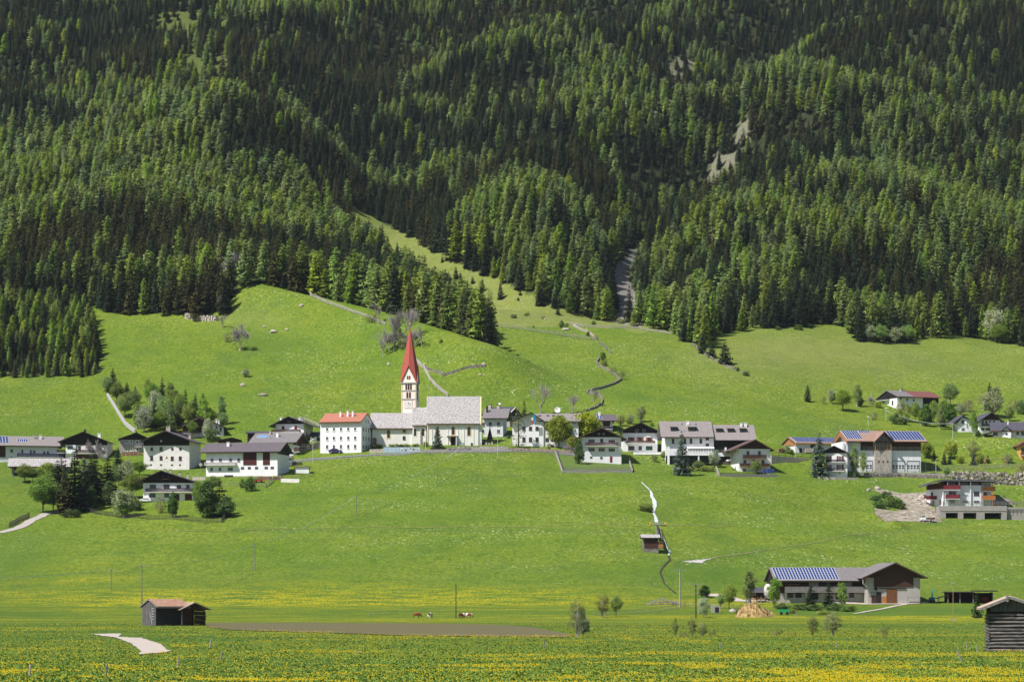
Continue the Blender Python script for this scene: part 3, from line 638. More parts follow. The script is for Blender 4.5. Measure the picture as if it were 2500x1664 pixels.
# ------------------------------------------------------------------ buildings
class House:
    """all sizes read off the photo in pixels, turned to metres at the distance where the house stands; local x right, y back, z up"""
    def __init__(s, name, label, xl, xr, yb, depth, yaw=0, cat='house', d=None, sink=2.5):
        s.pc = (xl + xr) / 2; g = G(s.pc, yb) if d is None else Vector(((s.pc - CX) / FPX * d, d, Zat(yb, d)))
        s.g = g; s.S = FPX / g.y; s.th = R(yaw); s.D = depth; s.W = (xr - xl) / s.S / math.cos(s.th); s.yb = yb; s.sink = sink
        s.o = thing(name, g, s.th, label, cat)
    def X(s, px, y=0): return ((px - s.pc) / s.S + y * math.sin(s.th)) / math.cos(s.th)
    def Z(s, py, y=0): return CAMZ + (HY - py) / FPX * (s.g.y + y) - s.g.z
    def T(s, face):
        W, D = s.W, s.D
        return {'F': lambda u, n, v: (u, -n, v), 'R': lambda u, n, v: (W / 2 + n, u, v), 'L': lambda u, n, v: (-W / 2 - n, u, v)}[face]
    def shell(s, ridge, ye, ya, wall, roofm, ax=None, exl=None, exr=None, rdx=None, ovf=1.0, ovb=.6, gcl=None, gb=None, t=.22, asym=None, sideov=.7, gface='F', parapet=None, fascia=DWOOD):
        W, D = s.W, s.D; s.ridge = ridge; b = MB(); z0 = -s.sink
        if ridge == 'y':
            ax_ = 0 if ax is None else s.X(ax); el = s.X(exl); er = s.X(exr); ze = s.Z(ye); za = s.Z(ya)
            s.rz = lambda x, y: ze + (za - ze) * ((x - el) / (ax_ - el) if x < ax_ else (er - x) / (er - ax_)); u = lambda x: s.rz(x, 0) - t - .02
            b.prism([(-W / 2, z0), (W / 2, z0), (W / 2, u(W / 2)), (ax_, u(ax_)), (-W / 2, u(-W / 2))], 0, D, 'y'); s.wall = b.build('wall', wall, s.o)
            rf = MB(); rf.prism([(el, ze), (ax_, za), (ax_, za - t), (el, ze - t)], -ovf, D + ovb); rf.prism([(er, ze), (ax_, za), (ax_, za - t), (er, ze - t)], -ovf, D + ovb)
            s.roof = rf.build('roof', roofm, s.o)
            fa = MB(); q = .09
            fa.prism([(el, ze - .02), (ax_, za - .02), (ax_, za - t - q), (el, ze - t - q)], -ovf - .06, -ovf); fa.prism([(er, ze - .02), (ax_, za - .02), (ax_, za - t - q), (er, ze - t - q)], -ovf - .06, -ovf)
            fa.build('bargeboard', fascia, s.o)
            if gcl:
                zg = s.Z(gb); u2 = lambda x: s.rz(x, 0) - t - .03
                poly = [(-W / 2 - .02, zg), (W / 2 + .02, zg), (W / 2 + .02, max(zg + .01, u2(W / 2 + .02))), (ax_, u2(ax_)), (-W / 2 - .02, max(zg + .01, u2(-W / 2 - .02)))]
                MB().prism(poly, -.10, -.003).build('gable_cladding', gcl, s.o)
        else:
            xl, xr = s.X(exl), s.X(exr); ze = s.Z(ye, -ovf); yr = D / 2; za = s.Z(ya, yr * math.cos(s.th)); ov = ovf
            f = lambda y: ze + (za - ze) * ((y + ov) / (yr + ov) if y < yr else (D + ov - y) / (D + ov - yr)); s.rz = lambda x, y: f(y); s.ov = ov
            u = lambda y: f(y) - t - .02
            b.prism([(0, z0), (D, z0), (D, u(D)), (yr, u(yr)), (0, u(0))], -W / 2, W / 2, 'x'); s.wall = b.build('wall', wall, s.o)
            rf = MB(); rf.prism([(-ov, ze), (yr, za), (yr, za - t), (-ov, ze - t)], xl, xr, 'x'); rf.prism([(D + ov, ze), (yr, za), (yr, za - t), (D + ov, ze - t)], xl, xr, 'x')
            s.roof = rf.build('roof', roofm, s.o); s.xl, s.xr = xl, xr
            fa = MB(); fa.prism([(-ov - .07, ze - .02), (-ov, ze - .02), (-ov, ze - t - .1), (-ov - .07, ze - t - .1)], xl, xr, 'x')
            fa.build('fascia', fascia, s.o)
            if gcl:
                sd = 1 if gface == 'R' else -1; zg = s.Z(gb)
                poly = [(-.02, zg), (D + .02, zg), (D + .02, max(zg + .01, u(D))), (yr, u(yr) - .01), (-.02, max(zg + .01, u(0)))]
                MB().prism(poly, sd * (W / 2 + .003), sd * (W / 2 + .1), 'x').build('gable_cladding', gcl, s.o)
        return s
    def win(s, spec, face='F', frame=FRAMEW, glass=GLASS, shutter=None, bar=True, fr=.075, n=0, arch=False, sill=True, reveal=None):
        """spec: (centre px, centre py, width px, height px) on the front, or (along m, z m, w m, h m) on a side"""
        T = s.T(face)
        for q in spec:
            if face == 'F': u, v, w_, h_ = s.X(q[0]), s.Z(q[1]), q[2] / s.S, q[3] / s.S
            else: u, v, w_, h_ = q
            o = MB(); a, b, c, d = u - w_ / 2, u + w_ / 2, v - h_ / 2, v + h_ / 2
            F = lambda x0, x1, z0, z1, n0, n1, mb: mb.box(x0, x1, n0, n1, z0, z1, M=T)
            top = d if not arch else d - w_ / 2
            if not arch: F(a, b, d - fr, d, n + .003, n + .075, o)
            F(a, b, c, c + fr, n + .003, n + .075, o); F(a, a + fr, c + fr, top - (0 if arch else fr), n + .003, n + .075, o); F(b - fr, b, c + fr, top - (0 if arch else fr), n + .003, n + .075, o)
            if bar and w_ > .8: F(u - fr * .4, u + fr * .4, c + fr, top - fr, n + .003, n + .07, o)
            if bar and h_ > 1.3 and not arch: F(a + fr, b - fr, c + h_ * .55, c + h_ * .55 + fr * .7, n + .003, n + .066, o)
            p = MB(); F(a + fr * .6, b - fr * .6, c + fr * .6, top - (0 if arch else fr * .6), n + .002, n + .045, p)
            if arch:
                k = 8; r1 = w_ / 2; r0 = r1 - fr
                for i in range(k):
                    t0, t1 = math.pi * i / k, math.pi * (i + 1) / k
                    pts = [(u + r1 * math.cos(t0), top + r1 * math.sin(t0)), (u + r1 * math.cos(t1), top + r1 * math.sin(t1)), (u + r0 * math.cos(t1), top + r0 * math.sin(t1)), (u + r0 * math.cos(t0), top + r0 * math.sin(t0))]
                    vs = [T(x, n + .075, z) for x, z in pts] + [T(x, n + .003, z) for x, z in pts]
                    o.add(vs, [(0, 1, 2, 3), (7, 6, 5, 4)] + [(j, j + 4, (j + 1) % 4 + 4, (j + 1) % 4) for j in range(4)])
                pts = [(u + r0 * 1.02 * math.cos(math.pi * i / k), top + r0 * 1.02 * math.sin(math.pi * i / k)) for i in range(k + 1)]
                vs = [T(x, n + .044, z) for x, z in pts]; p.add(vs, [tuple(range(k + 1))])
            wo = o.build('window', frame, s.o); p.build('pane', glass, wo)
            if sill and not arch and h_ > .9: sm = MB(); F(a - .08, b + .08, c - .09, c - .004, n + .003, n + .16, sm); sm.build('sill', frame, wo)
            if shutter:
                for sg in (-1, 1):
                    sh = MB(); x0, x1 = (a - .55 * w_, a - .03) if sg < 0 else (b + .03, b + .55 * w_); F(x0, x1, c, d, n + .003, n + .07, sh); sh.build('shutter', shutter, wo)
        return s
    def panel(s, name, x0, x1, y0, y1, m, n=.05, face='F', n0=.003, box=None):
        T = s.T(face)
        if box is None: box = (s.X(x0), s.X(x1), s.Z(y1), s.Z(y0))
        return MB().box(box[0], box[1], n0, n, box[2], box[3], M=T).build(name, m, s.o)
    def balcony(s, x0, x1, y0, y1, m=BWOOD, out=1.1, slab=WHITE, solid=False, face='F', box=None, post=None):
        T = s.T(face)
        a, b, c, d = box if box else (s.X(x0), s.X(x1), s.Z(y1), s.Z(y0))
        sl = MB().box(a, b, .003, out, c - .11, c, M=T).build('balcony', slab, s.o)
        r = MB(); r.box(a, b, out - .06, out, d - .14, d, M=T); r.box(a, b, out - .06, out, c + .08, c + .16, M=T)
        for e in (a, b): r.box(e - .03, e + .03, .003, out - .06, d - .1, d, M=T); r.box(e - .03, e + .03, .003, out - .06, c + .08, c + .16, M=T)
        n = max(2, int((b - a) / (.24 if not solid else .30)))
        for i in range(n + 1):
            x = a + (b - a) * i / n; w_ = .095 if not solid else .145; r.box(max(a, x - w_), min(b, x + w_), out - .045, out - .015, c + .02, d - .04, M=T)
        for e in (a, b):
            k = max(1, int(out / .25))
            for i in range(k): r.box(e - .02, e + .02, .05 + out * i / k, .05 + out * i / k + (.13 if not solid else .22), c + .02, d - .04, M=T)
        r.build('railing', m, sl); return sl
    def chimney(s, px, ytop, ybot, wpx, m=WHITE, y=None, cap=True):
        y = s.D * .35 if y is None else y; x = s.X(px, y); w_ = wpx / s.S / 2; zt = s.Z(ytop, y)
        try: zb = s.rz(x, y) - .6
        except Exception: zb = s.Z(ybot)
        zb = min(zb, zt - .5)
        b = MB().box(x - w_, x + w_, y - w_, y + w_, zb, zt - .28)
        c = b.build('chimney', m, s.o)
        k = MB().box(x - w_ - .08, x + w_ + .08, y - w_ - .08, y + w_ + .08, zt - .10, zt)
        for sx in (-1, 1):
            for sy in (-1, 1): k.box(x + sx * w_ * .7 - .05, x + sx * w_ * .7 + .05, y + sy * w_ * .7 - .05, y + sy * w_ * .7 + .05, zt - .28, zt - .10)
        k.build('chimney_cap', DWOOD if cap == 2 else m, c); return s
    def rp(s, x, t, n):
        """a point over the front slope of an x-ridge roof: t 0 at the eave, 1 at the ridge, n metres off the surface"""
        y = -s.ov + t * (s.D / 2 + s.ov); sl = (s.rz(0, s.D / 2) - s.rz(0, -s.ov)) / (s.D / 2 + s.ov); k = math.sqrt(1 + sl * sl)
        return (x, y - n * sl / k, s.rz(0, y) + n / k)
    def solar(s, x0, x1, t0, t1, nx, ny, gap=.2, m=SOLAR, skip=None, frame=True):
        """x0, x1 in metres, panels as single parts on the front roof slope"""
        dx = (x1 - x0) / nx; dt = (t1 - t0) / ny; L_ = abs(s.D / 2 + s.ov); gt = gap / L_
        if frame:
            MB().box(x0 - .05, x1 + .05, t0 - gt * .5, t1 + gt * .5, .02, .07, M=lambda a, b, c: s.rp(a, b, c)).build('panel_rack', ALU, s.o)
        for j in range(ny):
            for i in range(nx):
                if skip and skip(i, j): continue
                MB().box(x0 + i * dx + gap / 2, x0 + (i + 1) * dx - gap / 2, t0 + j * dt + gt / 2, t0 + (j + 1) * dt - gt / 2, .08, .13, M=lambda a, b, c: s.rp(a, b, c)).build('solar_panel', m, s.o)
        return s
    def skylight(s, px, t, w_, h_, m=BGLASS):
        x = s.X(px, (s.D / 2 + s.ov) * t * .9); k = h_ / (s.D / 2 + s.ov)
        f = MB().box(x - w_ / 2 - .08, x + w_ / 2 + .08, t - k / 2 - .02, t + k / 2 + .02, .01, .10, M=lambda a, b, c: s.rp(a, b, c)).build('skylight', FRAMEG, s.o)
        MB().box(x - w_ / 2, x + w_ / 2, t - k / 2, t + k / 2, .10, .12, M=lambda a, b, c: s.rp(a, b, c)).build('pane', m, f); return s
    def dormer(s, px, t0, w_, h_, dep, m=TILEL):
        """shed dormer standing out of the front slope"""
        x = s.X(px, (s.D / 2 + s.ov) * t0); p = s.rp(x, t0, 0); y0, z0 = p[1], p[2]; yb = y0 + dep; zb = s.rz(0, min(yb, s.D / 2)) + .05
        b = MB().prism([(y0, z0 - .3), (y0, z0 + h_), (yb, zb), (yb, z0 - .3)], x - w_ / 2, x + w_ / 2, 'x').build('dormer', DWOOD, s.o)
        MB().prism([(y0 - .45, z0 + h_ - .02), (yb, zb + .05), (yb, zb + .2), (y0 - .45, z0 + h_ + .12)], x - w_ / 2 - .25, x + w_ / 2 + .25, 'x').build('dormer_roof', m, b)
        k = MB()
        for q in (-.25, .25): k.box(x + q * w_ - w_ * .17, x + q * w_ + w_ * .17, y0 - .06, y0 - .003, z0 + .25, z0 + h_ - .2)
        k.build('dormer_window', TGLASS, b); return s
    def dish(s, px, py, r, y=0, m=FRAMEW, n=.6):
        x, z = s.X(px, y), s.Z(py, y); b = MB(); k = 14; c = Vector((x, y - n, z)); rr = r / s.S
        ax = Vector((.35, -1, .35)).normalized(); a = ax.orthogonal().normalized(); e = ax.cross(a); vs = [c - ax * rr * .28]
        for ring, q, dd in ((0, .55, -.19), (1, 1, 0)):
            for i in range(k): t = 6.2832 * i / k; vs.append(c + (a * math.cos(t) + e * math.sin(t)) * rr * q + ax * rr * dd)
        fs = [(0, 1 + i, 1 + (i + 1) % k) for i in range(k)] + [(1 + i, 1 + k + i, 1 + k + (i + 1) % k, 1 + (i + 1) % k) for i in range(k)]
        b.add(vs, fs); b.tube(c - ax * rr * .28, (x, y, z - rr * 1.2), .05); b.tube(c - ax * .1, c + ax * rr * .9 - Vector((0, 0, rr * .2)), .025)
        b.build('satellite_dish', m, s.o); return s
def wires(name, pts, r=.035, m=STEEL, sag=1.2, label=None, cat='cable'):
    b = MB()
    for p, q in zip(pts[:-1], pts[1:]):
        p, q = Vector(p), Vector(q); n = 10; prev = p
        for i in range(1, n + 1):
            t = i / n; c = p.lerp(q, t) - Vector((0, 0, sag * 4 * t * (1 - t))); b.tube(prev, c, r, n=3); prev = c
    return tag(b.build(name, m), label, cat)
def pole(px, py, hpx, label, m=GWOOD, r=.14, arm=1.6, name='utility_pole', base=False, d=None):
    g = G(px, py) if d is None else Vector(((px - CX) / FPX * d, d, float(Hpd(px, d)))); S = FPX / g.y; h = hpx / S
    o = thing(name, g, 0, label, 'pole'); MB().tube((0, 0, -.5), (0, 0, h), r, r * .7, 8).build('mast', m, o)
    if arm:
        MB().box(-arm / 2, arm / 2, -.18, -.08, h - .35, h - .22).build('crossarm', STEEL, o); k = MB()
        for x in (-arm / 2 + .1, 0, arm / 2 - .1): k.tube((x, -.13, h - .22), (x, -.13, h + .02), .05, .03)
        k.build('insulator', FRAMEG, o)
    if base: MB().box(-.5, .5, -.5, .5, -.3, .18).build('footing', CONC, o)
    return g + Vector((0, -.13, h))
def walk(pts, step):
    """3-D points along a photo polyline, every step metres"""
    P = [G(*p) for p in pts]; out = []
    for a, b in zip(P[:-1], P[1:]):
        n = max(1, int((b - a).length / step))
        for i in range(n):
            c = a.lerp(b, i / n); out.append(Vector((c.x, c.y, float(Hxy(c.x, c.y)))))
    c = P[-1]; out.append(Vector((c.x, c.y, float(Hxy(c.x, c.y))))); return out
def rail_fence(pts, label, step=2.2, h=1.1, rails=3, m=GWOOD, r=.07, lean=.0, each=True, name='wooden_fence'):
    P = walk(pts, step); o = thing(name, P[0], 0, label, 'fence'); b = MB()
    few = len(P) <= 60
    allp = MB()
    for i, p in enumerate(P):
        q = p - P[0]; k = MB() if few else allp; k.tube(q + Vector((0, 0, -.3)), q + Vector((random.uniform(-lean, lean), 0, h * random.uniform(.9, 1.15))), r * 1.1, r, 5)
        if few: k.build('post', m, o)
    if not few: allp.build('post', m, o)
    for j in range(rails):
        for a, c in zip(P[:-1], P[1:]):
            z = h * (.25 + .7 * j / max(1, rails - 1)); w_ = lambda: Vector((random.uniform(-.05, .05), random.uniform(-.05, .05), z + random.uniform(-.07, .07)))
            b.tube(a - P[0] + w_(), c - P[0] + w_(), r * .9, n=4)
    b.build('rail', m, o); return o
def picket_fence(pts, label, h=1.2, m=GWOOD, step=.32, name='picket_fence'):
    P = walk(pts, step); o = thing(name, P[0], 0, label, 'fence'); b = MB(); c = MB()
    for p in P: q = p - P[0]; hh = h * random.uniform(.93, 1.05); b.tube(q + Vector((0, 0, -.1)), q + Vector((0, 0, hh)), .09, .06, 4)
    for a, e in zip(P[:-1], P[1:]):
        for z in (.35, .8): c.tube(a - P[0] + Vector((0, .08, h * z)), e - P[0] + Vector((0, .08, h * z)), .05, n=4)
    b.build('picket', m, o); c.build('rail', m, o); return o
def block_wall(pts, label, h=1.0, t=.6, m=STONE, rough=.22, size=.8, name='stone_wall', cat='wall', rag=1.0):
    """rough stones piled in courses along a line"""
    P = walk(pts, size); o = P[0]; b = MB(); rows = max(1, int(round(h / .5)))
    for p, q in zip(P[:-1], P[1:]):
        d = (q - p); L_ = d.length; d.normalize(); nn = Vector((-d.y, d.x, 0)).normalized()
        for j in range(rows):
            hh = h / rows; off = random.uniform(-.25, .25) * size
            if j == rows - 1 and random.random() < .12 * rag: continue
            c = p.lerp(q, .5) - o + d * off; a = L_ * .5 * random.uniform(1.0, 1.25); e = t / 2 * random.uniform(.75, 1.15); z0 = hh * j - (.5 if j == 0 else .03); z1 = hh * (j + 1) * random.uniform(.92, 1.10)
            k = [1 - random.uniform(.05, rough) for _ in range(8)]; vs = []; i = 0
            for z in (z0, z1):
                for sy in (-1, 1):
                    for sx in (-1, 1): vs.append(c + d * (sx * a * k[i]) + nn * (sy * e * k[i]) + Vector((0, 0, z))); i += 1
            b.add(vs, [(0, 2, 3, 1), (4, 5, 7, 6), (0, 1, 5, 4), (2, 6, 7, 3), (0, 4, 6, 2), (1, 3, 7, 5)])
    ob = b.build(name, m); ob.location = o; return tag(ob, label, cat)
def solid_wall(pts, label, h=1.2, t=.3, m=CONC, name='retaining_wall', cat='wall', down=1.0, tops=None):
    """masonry wall with a level or sloping top; tops gives the photo row of the top at each point"""
    P = [G(*p) for p in pts]; o = P[0]; b = MB()
    for i in range(len(P) - 1):
        p, q = P[i], P[i + 1]; d = (q - p).normalized(); nn = Vector((-d.y, d.x, 0)).normalized() * t / 2
        za = Zat(tops[i], p.y) if tops else p.z + h; zb = Zat(tops[i + 1], q.y) if tops else q.z + h
        vs = []
        for s_ in (-1, 1):
            for (pt, zt) in ((p, za), (q, zb)): vs += [pt + nn * s_ - o + Vector((0, 0, -down)), Vector((pt.x, pt.y, zt)) + Vector((nn.x, nn.y, 0)) * s_ - o]
        b.add(vs, [(0, 1, 3, 2), (4, 6, 7, 5), (1, 5, 7, 3), (0, 4, 5, 1), (2, 3, 7, 6)])
    ob = b.build(name, m); ob.location = o; return tag(ob, label, cat)
def boulder(px, py, wpx, hpx, label, m=STONEL, name='boulder'):
    import bmesh
    g = G(px, py); S = FPX / g.y; bm = bmesh.new(); bmesh.ops.create_icosphere(bm, subdivisions=2, radius=1)
    sd = random.randrange(999)
    for v in bm.verts: v.co *= 1 + .45 * float(fbm(np.array(v.co.x * 1.3 + 9), np.array(v.co.y * 1.3 + v.co.z * 1.7), 3, sd))
    for v in bm.verts: v.co = Vector((v.co.x * wpx / S / 2, v.co.y * wpx / S / 2.6, v.co.z * hpx / S * .75))
    me = bpy.data.meshes.new(name); bm.to_mesh(me); bm.free(); me.materials.append(m); o = link(name, me); o.location = g + Vector((0, 0, hpx / S * .25)); return tag(o, label, 'rock')
def car(px, py, lenpx, label, paint, yaw=0, kind='hatch', d=None, gz=None, name='parked_car'):
    g = G(px, py) if d is None else Vector(((px - CX) / FPX * d, d, Zat(py, d))); S = FPX / g.y; k = (lenpx / S) / 4.2
    o = thing(name, g, R(yaw), label, 'car' if kind != 'truck' else 'truck'); o.scale = (k,) * 3
    if kind == 'truck':
        pr = [(-2.1, .45), (-2.15, 1.0), (-1.95, 1.2), (-1.55, 1.95), (-.55, 1.95), (-.5, .45)]; MB().prism(pr, -.85, .85).build('cab', paint, o)
        gl = MB(); gl.prism([(-1.78, 1.3), (-1.50, 1.82), (-1.15, 1.82), (-1.15, 1.3)], -.87, .87); gl.prism([(-1.05, 1.3), (-1.05, 1.82), (-.68, 1.82), (-.68, 1.3)], -.87, .87); gl.build('side_window', GLASS, o)
        MB().prism([(-1.98, 1.22), (-1.62, 1.87), (-1.585, 1.87), (-1.94, 1.2)], -.75, .75).build('windscreen', GLASS, o)
        MB().box(-.45, 2.1, -.85, .85, .75, .85).box(-.45, 2.1, -.85, -.8, .85, 1.15).box(-.45, 2.1, .8, .85, .85, 1.15).box(2.05, 2.1, -.8, .8, .85, 1.15).build('load_bed', BWOOD, o)
    else:
        body = [(-2.05, .35), (-2.1, .72), (-1.95, .88), (-1.1, .98), (-.45, 1.42), (.95, 1.46), (1.75, 1.05), (2.05, .98), (2.1, .4), (1.9, .28), (-1.9, .28)]
        if kind == 'saloon': body = [(-2.05, .35), (-2.1, .72), (-1.95, .86), (-1.05, .95), (-.45, 1.38), (.75, 1.38), (1.3, .98), (2.05, .92), (2.1, .4), (1.9, .28), (-1.9, .28)]
        bo = MB().prism(body, -.82, .82).build('body', paint, o); mo = bo.modifiers.new('round', 'BEVEL'); mo.width = .07; mo.segments = 2
        e = .95 if kind == 'hatch' else .72
        gl = MB(); gl.prism([(-.92, .98), (-.42, 1.33), (.12, 1.35), (.12, .98)], -.835, .835); gl.prism([(.2, .98), (.2, 1.35), (e, 1.35), (e + .42, 1.02)], -.835, .835); gl.build('side_window', GLASS, o)
        MB().prism([(-1.08, 1.0), (-.47, 1.41), (-.49, 1.44), (-1.12, 1.02)], -.68, .68).build('windscreen', GLASS, o)
    for x in (-1.3, 1.3):
        for y in (-.82, .82):
            wl = MB().tube((x, y - .11, .32), (x, y + .11, .32), .32, n=16).build('wheel', RUBBER, o); MB().tube((x, y - .125, .32), (x, y + .125, .32), .19, n=10).build('rim', ALU, wl)
    for y in (-.6, .6): MB().box(-2.13, -2.04, y - .16, y + .16, .62, .76).build('headlight', FRAMEW, o)
    return o
# ------------------------------------------------------------------ roads, field, stream
drape('road', [(700, 1128), (780, 1119), (880, 1112), (1000, 1106), (1100, 1102), (1240, 1099), (1360, 1103), (1420, 1112)], 3.6, ASPH)
drape('path', [(0, 1300, 2.0), (45, 1288, 3), (75, 1271, 3), (118, 1252, 2.5), (160, 1247, 1.6), (215, 1237, 1.2)], 2.6, mat('path_gravel', (.42, .38, .37), c2=(.30, .27, .26), scale=1.5, detail=8))
patch('path', [(222, 1546), (290, 1545), (296, 1548), (288, 1553), (345, 1556), (392, 1571), (408, 1585), (420, 1587), (388, 1593), (338, 1596), (345, 1588), (316, 1568), (280, 1554), (240, 1550)], GRAVEL, step=(1.5, 1.2), jit=3)
patch('path', [(1664, 1370), (1738, 1363), (1722, 1367), (1714, 1375), (1700, 1374)], mat('white_gravel', (.48, .46, .46), c2=(.34, .32, .31), scale=2), step=(1.5, .8), jit=2)
drape('path', [(1738, 1455), (1760, 1449), (1800, 1466), (1900, 1467), (2000, 1468), (2110, 1474), (2200, 1474), (2260, 1470)], 3.2, GRAVEL)
drape('path', [(2085, 1498, .8), (2130, 1490), (2180, 1480), (2210, 1475)], 1.2, GRAVEL)
drape('path', [(340, 1294.5), (520, 1295), (700, 1291), (1000, 1288), (1300, 1285), (1560, 1283), (1612, 1282), (1800, 1281)], .4, mat('track_earth', (.30, .27, .13), c2=(.14, .17, .03), scale=.5, detail=8), jit=.7)
drape('path', [(1738, 1362), (1850, 1345), (2000, 1322), (2130, 1302), (2300, 1291), (2480, 1288)], .35, bpy.data.materials['track_earth'], jit=.7)
patch('ploughed_field', [(505, 1519), (700, 1519), (1000, 1520), (1200, 1523), (1300, 1530), (1400, 1549), (1380, 1554), (1000, 1550), (560, 1536), (500, 1528)],
      mat('tilled_earth', (.15, .115, .065), c2=(.085, .09, .032), scale=.35, detail=9, stretch=(.3, 2.2, 1), contrast=(.3, .72), bump=.5), step=(4, 1.0), jit=2)
patch('ploughed_field', [(1305, 1094), (1320, 1094), (1360, 1120), (1380, 1148), (1540, 1148), (1535, 1130), (1500, 1128), (1420, 1120)], mat('garden_soil', (.10, .16, .025), c2=(.075, .115, .02), scale=.8), step=(2, .8), jit=2)
GR2 = mat('rubble_earth', (.34, .30, .24), c2=(.11, .095, .065), scale=.4, detail=9, contrast=(.34, .62), bump=.8)
patch('gravel_slope', [(2128, 1196), (2150, 1193), (2200, 1203), (2270, 1202), (2272, 1230), (2295, 1260), (2296, 1274), (2160, 1273), (2140, 1258), (2130, 1240), (2180, 1247), (2208, 1240), (2195, 1215), (2160, 1207)], GR2, step=(1.5, .7), jit=7)
patch('gravel_slope', [(2428, 1212), (2460, 1218), (2478, 1232), (2430, 1232)], GR2, step=(1.5, .7), jit=3)
FOAM = mat('stream_foam', (.60, .62, .64), c2=(.22, .26, .27), rough=.35, scale=2.2, contrast=(.32, .5), detail=8, stretch=(1, .4, 1))
def stream(): 
    drape('stream', [(1566, 1176, .25), (1572, 1183, .35), (1582, 1192, .4), (1588, 1198, .5), (1591, 1206, 1.0), (1592, 1214, .8), (1597, 1222, 1.1), (1599, 1232, 1.2), (1596, 1242, .8), (1596, 1252, .6), (1601, 1266, .9), (1604, 1277, .9)], 1.5, FOAM, off=.12, jit=.3)
    drape('stream', [(1616, 1310, .25), (1626, 1325, .3), (1630, 1339, .35), (1635, 1346, .5), (1632, 1356, .4)], .8, FOAM, off=.14)
    BED = mat('dark_channel', (.05, .045, .03), var=.5)
    drape('stream', [(1632, 1356, .6), (1636, 1366, .5), (1618, 1385, .5), (1612, 1398, .5), (1622, 1424, .4), (1650, 1448, .4)], .5, BED, off=.1)
stream()

